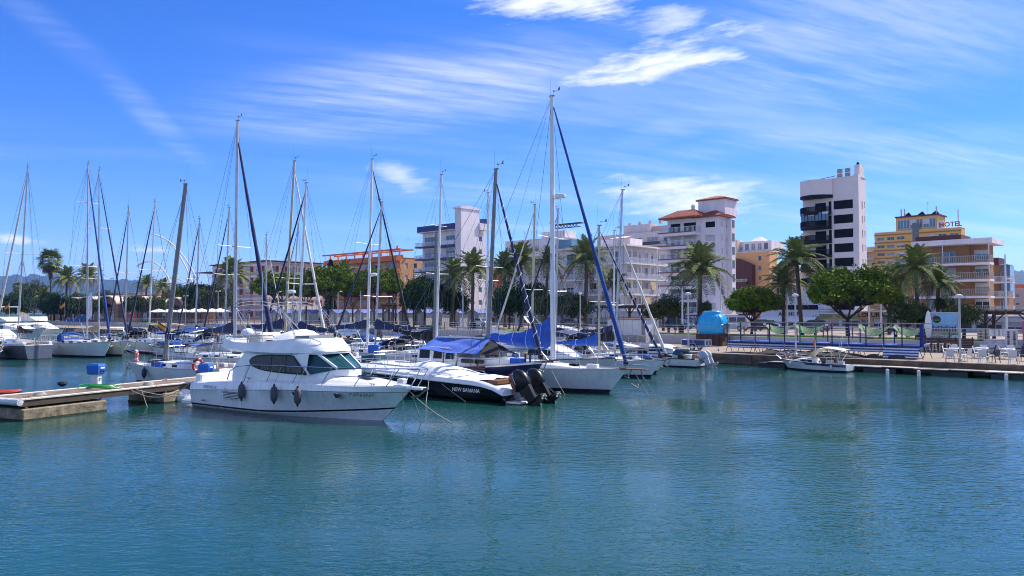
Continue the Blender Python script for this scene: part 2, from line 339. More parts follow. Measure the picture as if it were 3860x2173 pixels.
# fender boards and edge kerb of the quay, in lengths
k = 0
for s in range(-44, 250, 6):
    for (n0, n1, z0, z1) in ((QN - .10, QN + .5, QZ - .34, QZ + .035), (QN - .04, QN + .4, QZ - .72, QZ - .38)):
        o = MB().prism([nb(s + .03, n0), nb(s + .03, n1), nb(s + 5.97, n1), nb(s + 5.97, n0)], z0, z1).build('quay_edge_beam', QW); struct(o)
slabrow('promenade_wall', WN, WN + .35, QZ - .2, PZ + .02, WWALL)
slabrow('promenade', WN + .35, 118, PZ - .5, PZ - .06, PAVE)
slabrow('lawn', WN + .6, WN + 3.4, PZ - .1, PZ + .05, GRASS)
slabrow('road', 104, 116, PZ - .2, PZ - .045, ROADM)
for s in range(-50, 320, 9):
    o = MB().prism([nb(s, 109.9), nb(s, 110.05), nb(s + 4, 110.05), nb(s + 4, 109.9)], PZ - .044, PZ - .036).build('road_marking', mat('road_paint', (.75, .75, .72), .7)); struct(o)
slabrow('road_kerb', 103.7, 104, PZ - .2, PZ + .06, PALEC)
slabrow('pavement', 116, 133, PZ - .2, PZ + .07, PAVE)
# ground behind, out to the horizon
sheet('ground', [nb(-300, 117.5), nb(-300, 6000), nb(5000, 6000), nb(5000, 117.5)], PZ - .1, GROUND)
sheet('far_shore', [nb(S1, 60), nb(S1, 118), nb(4500, 118), nb(4500, 60)], PZ - .15, GROUND)
# hills
HILL = mat('hill_scrub', (.030, .048, .032), .95, var=.4, scale=.012, bump=1.0, bscale=.03)
def hill(pts, Y, depth, z0):
    b = MB(); rows = []
    ridge = []
    for i in range(len(pts) - 1):
        (xa, ya), (xb, yb) = pts[i], pts[i + 1]
        for k in range(14):
            f = k / 14; ridge.append((xa + (xb - xa) * f, ya + (yb - ya) * f - random.random() * 4))
    top = [at(x, y, Y) for x, y in ridge]
    for f in (0, .25, .5, .75, 1, 1.6):
        r = []
        for p in top:
            hgt = max(p.z - z0, 0); z = z0 + hgt * (math.sin(min(f, 1) * math.pi / 2)) * (1 if f <= 1 else .4) + (random.random() - .5) * hgt * .08 * (0 < f < 1)
            r.append(V((p.x * (1 - (1 - f) * depth / Y), Y - (1 - f) * depth, z)))
        rows.append(r)
    b.loft(rows, False); return struct(b.build('hill', HILL, smooth=80))
hill([(-500, 1060), (-200, 1052), (0, 1050), (180, 1044), (300, 1050), (440, 1060), (560, 1064), (700, 1078), (860, 1100), (1100, 1130), (1300, 1180)], 5000, 2200, 1)
hill([(3300, 1160), (3560, 1085), (3700, 1030), (3790, 1012), (3900, 1040), (4100, 1090), (4400, 1150)], 3400, 1300, 1)
# haze: one closed box of pale air round the whole place
HZ = bpy.data.materials.new('sea_air'); HZ.use_nodes = True; t = HZ.node_tree; t.nodes.clear(); pv = t.nodes.new('ShaderNodeVolumePrincipled'); mo_ = t.nodes.new('ShaderNodeOutputMaterial')
pv.inputs['Color'].default_value = (.15, .40, 1, 1); pv.inputs['Density'].default_value = .00009; pv.inputs['Anisotropy'].default_value = .2; t.links.new(pv.outputs[0], mo_.inputs['Volume'])
hzo = MB().box(-7500, 7500, -90, 7800, -5.2, 265).build('haze', HZ); hzo['kind'] = 'stuff'; hzo['label'] = 'thin blue sea air over the harbour and hills'

# ================================================================== boats
def hull_shape(t, sw, full=.75):
    return sw + (1 - sw) * math.sin(min(t / .45, 1) * math.pi / 2) if t < .45 else max(0, math.cos((t - .45) / .55 * math.pi / 2)) ** full
def make_hull(parent, Lh, B, sheer, m, rake=.9, srake=0.0, sw=.72, levels=None, flare=.82, full=.75, deckm=None, name='hull', boot=(.05, .17), camber=.05, toe=.0, deckdrop=.04):
    """sheer(t) gives the deck height. m = [topsides, boot stripe, antifouling, rail]"""
    st = [i / 16 for i in range(17)]; b = MB(); rings = []
    def pt(t, z, side):
        zs = sheer(t); f = max(0, min(1, z / zs)); hb = B / 2 * hull_shape(t, sw, full)
        fl = flare + (1 - flare) * f ** .8
        if z < 0: fl *= 1 + z * 1.1
        if t > .6: fl *= 1 - (1 - f) * .35 * ((t - .6) / .4)
        x = srake * (1 - f) * (1 - t) + t * (Lh - rake * (1 - f)) + (0 if t < 1 else 0)
        x = srake * (1 - f) * (1 - t) + t * (Lh - rake * (1 - f) - srake * 0)
        return V((x, side * hb * fl, z))
    for t in st:
        zs = sheer(t); zl = [-.42, -.2, boot[0], boot[1], zs * .45, zs * .8, zs - .07, zs]
        rings.append([pt(t, z, -1) for z in reversed(zl)] + [pt(t, z, 1) for z in zl])
    half = [3, 0, 0, 0, 1, 2, 2]; rowmi = half + [2] + half[::-1]
    b.loft(rings, False, rowmi=rowmi)
    r = rings[0]; n = len(r)
    for j in range(n // 2 - 1): b.add([r[j], r[j + 1], r[n - 2 - j], r[n - 1 - j]], [(0, 1, 2, 3)], half[j])
    h = b.build(name, m, parent, smooth=True)
    d = MB(); rows = []
    for t in st:
        zs = sheer(t) - deckdrop; hb = B / 2 * hull_shape(t, sw, full) * .985; x = rings[st.index(t)][0].x
        rows.append([V((x, -hb, zs)), V((x, -hb * .5, zs + camber * .75)), V((x, 0, zs + camber)), V((x, hb * .5, zs + camber * .75)), V((x, hb, zs))])
    d.loft(rows, False); d.build('deck', deckm or DECK, parent, smooth=True)
    return h, rings
def half_w(t, B, sw, full=.75): return B / 2 * hull_shape(t, sw, full)
def rail(parent, name, pts, r=.016, m=None, n=5): return MB().tube(pts, r, n).build(name, m or STEEL, parent, smooth=True)
def wire(parent, name, p, q, r=.011, m=None): return MB().tube([p, q], r, 4).build(name, m or WIRE, parent)
def arc(p, q, bow, n=10):
    p, q = V(p), V(q); return [p.lerp(q, i / n) - V((0, 0, bow * 4 * (i / n) * (1 - i / n))) for i in range(n + 1)]
def cloth(parent, name, A, Bp, C, D, m, sag=.15, wrinkle=.04, n=10, seed=0, thick=.012):
    """draped rectangle, corners A B C D"""
    rnd = random.Random(seed); A, Bp, C, D = map(V, (A, Bp, C, D)); b = MB(); ph = [rnd.random() * 6 for _ in range(6)]
    top = []
    for i in range(n + 1):
        u = i / n; r = []
        for j in range(n + 1):
            w = j / n; p = A.lerp(Bp, u).lerp(D.lerp(C, u), w)
            z = -sag * 4 * u * (1 - u) * .6 - sag * 4 * w * (1 - w) * .4 + wrinkle * (math.sin(u * 9 + w * 5 + ph[0]) + math.sin(w * 13 - u * 6 + ph[1]) * .6)
            r.append(p + V((0, 0, z)))
        top.append(r)
    b.loft(top, False); b.loft([[p - V((0, 0, thick)) for p in r] for r in reversed(top)], False)
    return b.build(name, m, parent, smooth=70)
def fender(label, p, m, r=.12, h=.5, top=None, group=None):
    o = thing('fender', label, 'fender', p, 0, group)
    MB().lathe([(.015, h), (.05, h * .96), (r * .8, h * .86), (r, h * .7), (r, h * .3), (r * .8, h * .14), (.05, h * .04), (.015, 0)], n=10).build('fender_body', m, o, smooth=50)
    MB().lathe([(.03, h * 1.08), (.045, h * 1.0), (.05, h * .93)], n=8).build('end_cap', RUBBER, o)
    MB().lathe([(.05, h * .07), (.045, 0), (.03, -.08 * h)], n=8).build('end_cap', RUBBER, o)
    if top: MB().tube([V((0, 0, h * 1.05)), local(o, top)], .009, 5).build('lanyard', ROPE, o)
    MB().tube([V((0, 0, -.05)), V((.02, 0, -.22 * h / .5))], .006, 4).build('tail_rope', ROPE, o)
    return o
def line(label, pts, r=.014, m=None):
    o = MB().tube(pts, r, 5).build('mooring_rope', m or ROPE, smooth=True); return tag(o, label, 'rope')

def sailboat(label, mast, top, Y, deg, Lh, frac=.58, B=None, fb=1.05, bow=1.25, hullm=GEL, boot=None, cover=None, coverside=1, jib=None, jr=.10, spreaders=(.5,), mastm=ALU, mr=.085,
             hood=None, bimini=None, detail=2, boomz=None, jibtop=.96, vane=True, radar=False, antenna=True, name='sailing_boat', group='sailing boats in the marina', trunk=True, boomlen=None, rope_col=None, spiral=None, jibfoot=None, origin=None, windows=3, boomtilt=0.0, lazy=True):
    """mast = (px of foot), top = (px, py) of the masthead, Y = distance, deg = heading of the bow"""
    B = B or Lh * .31; h = V((math.cos(R(deg)), math.sin(R(deg)), 0))
    mp = at(mast, 1300, Y); mp.z = 0
    o = thing(name, label, 'sailboat', origin or (mp - h * frac * Lh), R(deg), group)
    mx = frac * Lh if origin is None else local(o, mp).x
    fr = mx / Lh; sw = .66
    def sheer(t): return fb + (bow - fb) * max(0, (t - .3) / .7) ** 1.6 + .06 * max(0, (.3 - t) / .3)
    hl, rings = make_hull(o, Lh, B, sheer, [hullm, boot or NAVYH, ANTIF, GEL if hullm in (GREYH, NAVYH) else GELD], rake=Lh * .09, srake=-.25, sw=sw)
    MB().tube([r[0] + V((0, .01, .02)) for r in rings], .022, 4).build('toe_rail', ALU, o); MB().tube([r[-1] + V((0, -.01, .02)) for r in rings], .022, 4).build('toe_rail', ALU, o)
    dk = lambda x: sheer(min(1, max(0, x / Lh)))
    ctop = dk(mx)
    if trunk:
        rr = []; x0, x1 = Lh * .34, Lh * .80
        for i in range(9):
            u = i / 8; x = x0 + (x1 - x0) * u; w = half_w(x / Lh, B, sw) * (.66 - .12 * u); hh = .40 * (1 - .82 * max(0, (u - .45) / .55) ** 1.3); z = dk(x) - .06
            rr.append([V((x, -w, z)), V((x, -w * .93, z + hh * .8)), V((x, -w * .7, z + hh)), V((x, w * .7, z + hh)), V((x, w * .93, z + hh * .8)), V((x, w, z))])
        cb = MB().loft(rr, False); cb.add(rr[0], [(0, 1, 2, 3, 4, 5)]); cab = cb.build('cabin', GEL if hullm != GELC else GELC, o, smooth=True)
        ctop = dk(mx) + .3
        for s in (0, 1):
            for k in range(windows):
                i = 1 + k * 2 if windows <= 3 else k + 1
                if i > 5: break
                a, c = rr[i], rr[i + 1]; ia, ib = (0, 1) if s == 0 else (5, 4)
                P = lambda rw, f: rw[ia].lerp(rw[ib], f) + V((0, -.012 if s == 0 else .012, 0))
                q = [P(a, .34), P(c, .34), P(c, .86), P(a, .86)]; c0 = sum(q, V()) / 4
                MB().add([p.lerp(c0, .12) for p in q] + [p.lerp(c0, .2) + V((0, .01 if s == 0 else -.01, 0)) for p in q], [(0, 1, 2, 3), (0, 4, 5, 1), (1, 5, 6, 2), (2, 6, 7, 3), (3, 7, 4, 0)]).build('window', GLASSD, cab)
        for hx in (.62, .74):
            x = hx * Lh; z = dk(x) + (.31 if hx < .7 else .16); MB().cbox(x - .22, x + .22, -.2, .2, z - .1, z + .05).build('deck_hatch', GLASSD, cab)
        # cockpit coamings and well
        for s in (-1, 1):
            w = half_w(.2, B, sw) * .7; MB().cbox(.35, x0 - .02, s * w - .12, s * w + .12, dk(1) - .1, dk(1) + .24, .04).build('coaming', GEL, o)
        MB().box(.4, x0 - .06, -w + .14, w - .14, dk(1) - .12, dk(1) + .06).build('cockpit_sole', TEAK, o)
        wx = .9; MB().torus((wx, 0, dk(1) + .62), .42, .016, 'x', 18, 5).tube([(wx, -.41, dk(1) + .62), (wx, .41, dk(1) + .62)], .012, 4).tube([(wx, 0, dk(1)), (wx, 0, dk(1) + .62)], .06, 6).build('steering_wheel', STEEL, o)
    # mast and rigging
    t3 = local(o, at(top[0], top[1], Y)); base = V((mx, 0, ctop - .12))
    Hm = t3.z - base.z; ml = thing  # noqa
    pts = [base, base.lerp(t3, .5), t3]
    b = MB(); b.tube(pts, [mr, mr * .98, mr * .8], 8); mobj = b.build('mast', mastm, o, smooth=True)
    MB().box(-.14, .16, -.05, .05, 0, .06).build('mast_head', ALUD, mobj, loc=t3)
    if antenna: MB().tube([t3 + V((-.1, .02, 0)), t3 + V((-.13, .03, .9 + random.random() * .5))], .007, 4).build('antenna', WIRE, mobj)
    if vane:
        MB().tube([t3 + V((.1, 0, .04)), t3 + V((.16, -.05, .22)), t3 + V((.52, -.12, .26))], .012, 4).add([t3 + V((.45, -.1, .22)), t3 + V((.62, -.16, .20)), t3 + V((.60, -.15, .42)), t3 + V((.46, -.1, .34))], [(0, 1, 2, 3)]).ball(t3 + V((.16, -.05, .26)), .05, n=6, m=4).build('wind_vane', ALUD, mobj)
    bowp = V((Lh - .12, 0, dk(Lh) + .04)); sternp = V((.05, 0, dk(0) + .05))
    tips = []
    for sp in spreaders:
        c = base.lerp(t3, sp); wsp = B * (.42 if sp < .6 else .3)
        for s in (-1, 1):
            tp = c + V((-.12, s * wsp, .04)); MB().tube([c, tp], [.03, .02], 4).build('spreader', mastm, mobj); tips.append((s, tp))
    for s in (-1, 1):
        foot = V((mx - .2, s * half_w(fr, B, sw) * .95, dk(mx) + .03)); chain = [foot] + [tp for ss, tp in tips if ss == s] + [base.lerp(t3, .99)]
        MB().tube(chain, .011, 4).build('shroud', WIRE, mobj)
        if detail > 0 and spreaders: wire(mobj, 'lower_shroud', foot + V((-.35, 0, 0)), base.lerp(t3, spreaders[0] - .02)); wire(mobj, 'lower_shroud', foot + V((.4, 0, 0)), base.lerp(t3, spreaders[0] - .02))
    wire(mobj, 'backstay', sternp, t3)
    wire(mobj, 'halyard', base + V((-.16, .03, .3)), t3 + V((-.12, 0, -.05)), .008)
    if detail > 1: wire(mobj, 'halyard', base + V((.14, -.08, .2)), t3 + V((.05, 0, -.2)), .008); wire(mobj, 'topping_lift', V((mx - Lh * .4, .05, dk(mx) + 1.0)), t3, .008)
    jt = base.lerp(t3, jibtop)
    jf = V(jibfoot) if jibfoot is not None else bowp
    if jib:
        n = 14; pl = []; rl = []
        for i in range(n + 1):
            u = i / n; p = (jf + V((0, 0, .35))).lerp(jt, u * .97); pl.append(p + V((0, 0, -.1 * math.sin(math.pi * u)))); rl.append(jr * (1.0 - .62 * u) * (1 + .12 * math.sin(u * 40 + Lh)) * (.6 if i in (0, n) else 1))
        jo = MB().tube(pl, rl, 7).build('furled_jib', jib, mobj, smooth=60)
        wire(mobj, 'forestay', jf, jt, .014); MB().lathe([(.05, 0), (.13, .03), (.13, .2), (.05, .24)], jf + V((0, 0, .12)), 8).build('furler_drum', RUBBER, mobj)
        if spiral:
            q = [];
            for i in range(90):
                u = .06 + .86 * i / 89; p = (jf + V((0, 0, .35))).lerp(jt, u * .97) + V((0, 0, -.1 * math.sin(math.pi * u))); rr_ = jr * (1 - .62 * u) * 1.08; a = i * .9; q.append(p + V((math.cos(a), math.sin(a), .0)) * rr_)
            MB().tube(q, .022, 4).build('spiral_lashing', spiral, jo)
    else: wire(mobj, 'forestay', bowp, jt, .013)
    # boom and sail cover
    bl = boomlen or Lh * .42; bz = (boomz if boomz else ctop + .75); p0 = V((mx - mr, 0, bz)); p1 = V((mx - bl, 0, bz + boomtilt))
    bm = MB().tube([p0, p1], .06, 7).build('boom', ALUW if mastm is ALUW else ALU, o, smooth=True)
    if cover:
        rr = []
        for i in range(13):
            u = i / 12; p = p0.lerp(p1, u * .97); hh = (.52 * (1 - u) ** 3 + .26 - .08 * u) * (.85 if i in (0, 12) else 1); w = .13 * (1 - .35 * u); wob = .03 * math.sin(i * 2.1 + Lh * 3)
            rr.append([p + V((0, 0, -.09)), p + V((0, -w, .02 + wob)), p + V((0, -w * .75, hh * .55)), p + V((0, 0, hh + wob)), p + V((0, w * .75, hh * .55)), p + V((0, w, .02 - wob))])
        cv = MB().loft(rr, True, True, True).build('sail_cover', cover, bm, smooth=60)
        if lazy:
            for u in (.25, .5, .8):
                p = p0.lerp(p1, u); wire(mobj, 'lazy_jack', p + V((0, .12, .1)), base.lerp(t3, .55), .006)
                MB().tube([p + V((0, -.15, 0)), p + V((0, -.12, .3)), p + V((0, .12, .3)), p + V((0, .15, 0)), p + V((0, 0, -.12)), p + V((0, -.15, 0))], .012, 4).build('sail_tie', WHITEC, cv)
    wire(bm, 'mainsheet', p1.lerp(p0, .1), V((p1.x + .2, 0, dk(1) + .2)), .014, ROPE)
    MB().tube([V((mx - .3, 0, ctop + .05)), p0.lerp(p1, .25)], .035, 5).build('boom_vang', ALU, bm)
    # guard rails
    if detail > 0:
        for s, idx in ((-1, 0), (1, -1)):
            sp = [r[idx] * 1 for r in rings[:15]]
            for i in range(1, 15, 2): MB().tube([sp[i] + V((0, -s * .04, 0)), sp[i] + V((0, -s * .03, .62))], .013, 4).build('stanchion', STEEL, o)
            for z in (.6, .32): MB().tube([p + V((0, -s * .035, z)) for p in sp[1:]], .008, 4).build('lifeline', WIRE, o)
        a, c = rings[13][0], rings[13][-1]; tip = rings[16][0]
        rail(o, 'pulpit', [a + V((0, .04, 0)), a + V((0, .06, .66)), V((tip.x - .05, -.16, tip.z + .72)), V((tip.x - .05, .16, tip.z + .72)), c + V((0, -.06, .66)), c + V((0, -.04, 0))], .018)
        a, c = rings[0][0], rings[0][-1]
        rail(o, 'pushpit', [rings[2][0] + V((0, .04, 0)), rings[2][0] + V((0, .05, .64)), a + V((.05, .06, .64)), a + V((.05, .06, 0)), a + V((.05, .06, .64)), c + V((.05, -.06, .64)), c + V((.05, -.06, 0)), c + V((.05, -.06, .64)), rings[2][-1] + V((0, -.05, .64)), rings[2][-1] + V((0, -.04, 0))], .018)
        MB().tube([V((Lh - .5, 0, dk(Lh) + .02)), V((Lh + .25, 0, dk(Lh) - .02))], .035, 5).tube([V((Lh + .22, 0, dk(Lh))), V((Lh + .02, 0, dk(Lh) - .38))], .03, 5).tube([V((Lh - .1, -.22, dk(Lh) - .34)), V((Lh + .03, 0, dk(Lh) - .46)), V((Lh - .1, .22, dk(Lh) - .34))], .035, 5).build('anchor', ALUD, o)
    if detail > 0:
        cr_ = random.Random(int(mast * 3 + Lh))
        for k in range(7):
            x = cr_.uniform(.08, .9) * Lh; w = half_w(x / Lh, B, sw) * .62; y = cr_.choice((-1, 1)) * cr_.uniform(.5, 1) * w; z = dk(x) - .03; s_ = cr_.uniform(.12, .3)
            MB().cbox(x - s_ * 1.3, x + s_ * 1.3, y - s_ * .6, y + s_ * .6, z, z + s_ * 1.1, .03).build(cr_.choice(('deck_locker', 'sail_bag', 'liferaft')), cr_.choice((TEAK, BLUEC, NAVYC, WHITEC, TANC, RUBBER, GELD, BLACKC)), o)
    if hood:
        x = Lh * .34; w = half_w(.34, B, sw) * .72; z = dk(x) + .2; rr = []
        for i in range(6):
            a = math.pi * .5 * i / 5; xx = x + .95 - 1.25 * (i / 5); hh = .12 + .72 * math.sin(a); rr.append([V((xx, w * math.cos(k * math.pi / 8) * (1.0), z + hh * math.sin(k * math.pi / 8) ** .6 + .0)) for k in range(9)])
        ho = MB().loft(rr, False).build('spray_hood', hood, o, smooth=60)
        a, c = rr[1], rr[4]
        for k0, k1 in ((2, 4), (4, 6)): MB().add([p + V((.015, 0, .02)) for p in (rr[1][k0], rr[1][k1], rr[2][k1], rr[2][k0])], [(0, 1, 2, 3)]).build('hood_window', mat('clear_vinyl', (.25, .28, .30), .2), ho)
    if bimini:
        x = Lh * .18; w = half_w(.2, B, sw) * .85; z = dk(x) + 1.75; rr = []
        for i in range(6):
            xx = x - 1.0 + 2.0 * i / 5; rr.append([V((xx, w * (k / 4 - 1), z + .16 * math.sin(math.pi * i / 5) - .12 * (k / 4 - 1) ** 2 + .02 * math.sin(k * 2 + i))) for k in range(9)])
        bi = MB().loft(rr, False); bi.loft([[p - V((0, 0, .02)) for p in r] for r in rr], False); bi = bi.build('bimini', bimini, o, smooth=60)
        for i in (0, 3, 5): MB().tube([V((x, -w, dk(0) + .1)), rr[i][0], rr[i][4], rr[i][-1], V((x, w, dk(0) + .1))], .014, 5).build('bimini_hoop', STEEL, bi)
    if radar:
        c = base.lerp(t3, radar); MB().beam(c, c + V((.42, 0, -.02)), .08, .05).build('radar_bracket', ALUW, mobj)
        MB().lathe([(.1, 0), (.29, .03), (.31, .12), (.29, .2), (.1, .25)], c + V((.5, 0, 0)), 14).build('radar_dome', GEL, mobj, smooth=50)
    return o

RD, LD = -37.0, 140.0                                # bows to the right and near, bows to the far left
# ---- the row of boats, from the photo's left to right
S = sailboat
S('white sailing boat cut by the picture edge, only its bow in view', -70, (-70, 600), 67, RD, 10, .6, jib=SAILW, jr=.12, hullm=GEL, boot=NAVYH, cover=NAVYC)
S('slate grey hulled sailing boat with pale transom, ladder and brown sail cover', 65, (105, 631), 71, LD + 1, 11, .45, hullm=GREYH, boot=GREYH, fb=1.2, bow=1.35, cover=BROWNC, jib=SAILW, jr=.13, bimini=CREAMC, spreaders=(.5,), boomlen=3.6)
S('white sailing boat with bright blue furled jib beside the slate grey one', 328, (332, 620), 72, RD, 11.5, .62, hullm=GEL, fb=1.15, bow=1.45, cover=MIDC, jib=MIDC, jr=.12, hood=MIDC, spreaders=(.42, .78), boomz=3.2)
S('cream sailing boat with tan mainsail cover and navy furled jib', 372, (374, 643), 75, RD, 12.5, .55, hullm=GELC, fb=1.1, bow=1.4, cover=TANC, jib=NAVYC, jr=.10, spreaders=(.36, .66), mastm=ALU)
S('far sailing boat with a dark furled jib before the arcaded house', 470, (484, 783), 84, LD, 10.5, .58, cover=NAVYC, jib=NAVYC, jr=.11, hood=BLACKC, detail=1)
S('sailing boat with two-tone mast and black sail cover near the arches', 560, (584, 761), 80, LD, 11, .56, cover=BLACKC, jib=NAVYC, jr=.12, mastm=ALUW, detail=1, bimini=TANC)
S('small sailing boat with slim mast behind the blue boom awning', 735, (752, 826), 78, LD, 9, .58, cover=NAVYC, jib=NAVYC, jr=.10, detail=1, hood=NAVYC)
S('sailing boat with leaning navy jib just left of the tallest marina mast', 845, (864, 785), 74, LD, 10, .58, cover=NAVYC, jib=NAVYC, jr=.10, detail=1, mastm=ALU)
S('white sailing boat with long navy mainsail cover and thick navy jib', 884, (896, 457), 49.5, RD + 4, 9.6, .6, hullm=GEL, fb=1.1, bow=1.3, cover=NAVYC, jib=NAVYC, jr=.17, mr=.11, spreaders=(.46,), boomz=2.75, boomlen=3.9, bimini=MIDC, jibtop=.93)
S('distant sailing boat with a slim mast before the red shuttered block', 1003, (1004, 886), 92, RD, 8.5, .58, cover=MIDC, jib=SAILW, jr=.07, detail=1, spreaders=())
S('sailing boat with bronze mast and long white furled jib', 1070, (1110, 609), 57, RD + 2, 10.5, .55, cover=NAVYC, jib=SAILW, jr=.12, mastm=ALUT, mr=.10, spreaders=(.38,), boomz=2.9, hood=NAVYC, radar=.30)
S('distant sailing boat with a bare lilac mast between two nearer ones', 1095, (1124, 850), 90, LD, 9, .58, cover=NAVYC, jib=NAVYC, jr=.07, detail=1, spreaders=(.3,))
S('sailing boat with bow away and navy boom cover before the parked van', 1122, (1155, 692), 55, LD + 3, 10, .55, cover=NAVYC, jib=NAVYC, jr=.11, mastm=ALUW, mr=.095, spreaders=(.4,), boomz=2.75, hood=MIDC)
S('white sailing boat with slim black furled jib before the terracotta block', 1385, (1403, 602), 60, RD + 2, 11, .56, hullm=GEL, cover=NAVYC, jib=BLACKC, jr=.11, mastm=ALUW, mr=.105, spreaders=(.55,), radar=.38, boomz=2.8)
S('sailing boat with blue boom cover running to the right of its mast', 1413, (1439, 764), 58, LD, 10.5, .5, hullm=GELD, cover=NAVYC, jib=NAVYC, jr=.10, mastm=ALU, spreaders=(.36,), boomz=2.85, boomlen=4.6, hood=MIDC)
S('short masted sailing boat with dark canvas on a sloping boom', 1635, (1646, 877), 53, RD + 6, 8.2, .55, hullm=GELD, cover=BLACKC, mastm=ALUD, mr=.10, spreaders=(), boomz=2.05, boomtilt=.75, boomlen=3.6, fb=.95, bow=1.15)
S('pale sailing boat with tall bare white mast before the blue banded block', 1645, (1664, 660), 64, RD, 10.5, .58, cover=NAVYC, mastm=ALUW, mr=.095, spreaders=(.42, .7), detail=1)
S('far sailing boat with plain white mast left of the grey mast', 1836, (1840, 729), 68, LD, 10, .55, mastm=ALUW, mr=.11, spreaders=(.42,), cover=WHITEC, detail=1)
S('sailing boat with tan mast and tan furled jib', 2004, (2016, 772), 72, LD, 10.5, .55, mastm=ALUT, mr=.115, jib=SAILW, jr=.12, cover=NAVYC, spreaders=(.38,), detail=1)
S('sailing boat with navy jib hidden behind the tall white mast', 2094, (2103, 790), 64, LD, 10, .55, mastm=ALU, jib=NAVYC, jr=.10, cover=NAVYC, spreaders=(.4,), detail=1, hood=BLACKC)
S('sailing boat with bright blue boom cover right of the tall white mast', 2258, (2259, 852), 50.5, RD + 4, 8.6, .5, mastm=ALUT, mr=.085, jib=NAVYC, jr=.10, spiral=WHITEC, cover=BLUEC, spreaders=(.42,), boomz=1.95, boomlen=3.2, hullm=GEL, fb=.9, bow=1.1, jibtop=.97)
S('white sailing boat with black boom canvas and grey white furled jib', 2356, (2347, 718), 55, RD, 9.6, .66, origin=tuple(on(2474, 1408, 0) - V((math.cos(R(RD)), math.sin(R(RD)), 0)) * 8.8), mastm=ALU, mr=.085, jib=SAILW, jr=.115, jibtop=.72, cover=BLACKC, spreaders=(.3,), hood=BLACKC, bimini=NAVYC, fb=.82, bow=.95, boomz=2.1)
S('distant sailing boat with a thin mast before the balcony block', 2312, (2317, 870), 74, RD, 9, .58, mastm=ALUW, cover=NAVYC, detail=1, spreaders=(.35,))

# ---- tall white-masted sloop beside the navy hull
hd = V((math.cos(R(-36)), math.sin(R(-36)), 0)); bw = on(2300, 1482, 0)
sl = S('large white sloop with thick white mast, blue sail cover and dark blue jib', 2078, (2080, 365), 41.1, -36, 11.9, origin=tuple(bw - hd * 10.9), B=3.2, hullm=HULLW, boot=ANTIF, fb=1.1, bow=1.24, mastm=ALUW, mr=.135, jib=MIDC, jr=.13, jibtop=.985, cover=None, spreaders=(.47,), boomz=2.35, boomlen=4.2, detail=2, windows=2, radar=.615)
rr = []; mx = local(sl, at(2078, 1300, 41.1)).x
for i in range(15):
    u = i / 14; x = mx - .1 - 4.3 * u; hh = 1.12 * (1 - u) ** 3 + .30 + .05 * math.sin(i * 1.7); dr = .34 * (1 - u) * math.sin(min(1, u * 5) * math.pi / 2); w = .24 * (1 - .45 * u); zc = 2.42 + .14 * u
    rr.append([V((x, 0, zc - dr - .16)), V((x, -w * .7, zc - dr + .02)), V((x, -w, zc + .08 + .04 * math.sin(i * 2.3))), V((x, -w * .5, zc + hh * .7)), V((x, 0, zc + hh)), V((x, w * .5, zc + hh * .7)), V((x, w, zc + .08)), V((x, w * .7, zc - dr + .02))])
cvr = MB().loft(rr, True, True, True).build('sail_cover', BLUEC, sl, smooth=70)
for i in (2, 5, 8, 11): MB().tube(rr[i] + [rr[i][0]], .014, 4).build('sail_tie', WHITEC, cvr)
MB().box(11.2, 13.0, -.22, .22, 1.22, 1.27).build('bow_platform', TEAK, sl)
rail(sl, 'bowsprit_rail', [V((11.3, -.3, 1.25)), V((11.5, -.25, 1.9)), V((12.95, -.15, 1.95)), V((12.95, .15, 1.95)), V((11.5, .25, 1.9)), V((11.3, .3, 1.25))], .02)
for z in (1.45, 1.7): rail(sl, 'bowsprit_rail', [V((11.4, -.28, z)), V((12.95, -.16, z)), V((12.95, .16, z)), V((11.4, .28, z))], .014)
MB().tube([(12.6, 0, 1.2), (12.75, 0, .75), (12.5, 0, .35)], .03, 5).tube([(12.2, -.25, .55), (12.5, 0, .3), (12.3, .25, .5)], .035, 5).build('plough_anchor', ALUD, sl)
MB().box(7.2, 7.55, -1.56, -1.5, .86, .96).build('hull_port', GLASSD, sl)

# ---- white sloop with the stern at the planked pontoon
hd = V((math.cos(R(156)), math.sin(R(156)), 0)); bw = on(520, 1435, 0)
ch = S('cream decked old sloop with scuffed white hull, grey mast and rust stains', 645, (700, 696), 46.0, 156, 7.9, origin=tuple(bw - hd * 7.1), B=2.5, hullm=GELD, boot=GELD, fb=.86, bow=1.1, mastm=ALUD, mr=.135, jib=None, cover=NAVYC, boomlen=.8, boomz=2.5, spreaders=(.44,), windows=3, antenna=True)
for u in (.2, .35): pass
lettering('name_lettering', 'CANDILIS', .19, NAVYH, ch, (.7, 1.03, .66), (R(90), 0, R(176)))
MB().tube(arc((2.2, -.9, 2.3), (.7, -.9, 2.3), -.1) , .015, 4).build('bimini_hoop', STEEL, ch)
cloth(ch, 'bimini', (3.0, .95, 2.2), (1.2, .95, 2.3), (1.2, -.9, 2.35), (3.0, -.9, 2.2), BLUEC, .12, .04, seed=5)
for x in (1.4, 2.8): MB().tube([(2.1, 1.0, .9), (x, .95, 2.2)], .013, 4).tube([(2.1, -1.0, .9), (x, -.9, 2.2)], .013, 4).build('bimini_hoop', STEEL, ch)
def on_boat(o, p): return Matrix.Translation(o.location) @ o.rotation_euler.to_matrix().to_4x4() @ V(p)
fender('dark navy fender hanging on the bow of the scuffed white sloop', on_boat(ch, (5.3, 1.13, .30)), FENDN, .13, .55, on_boat(ch, (5.3, 1.05, 1.05)))
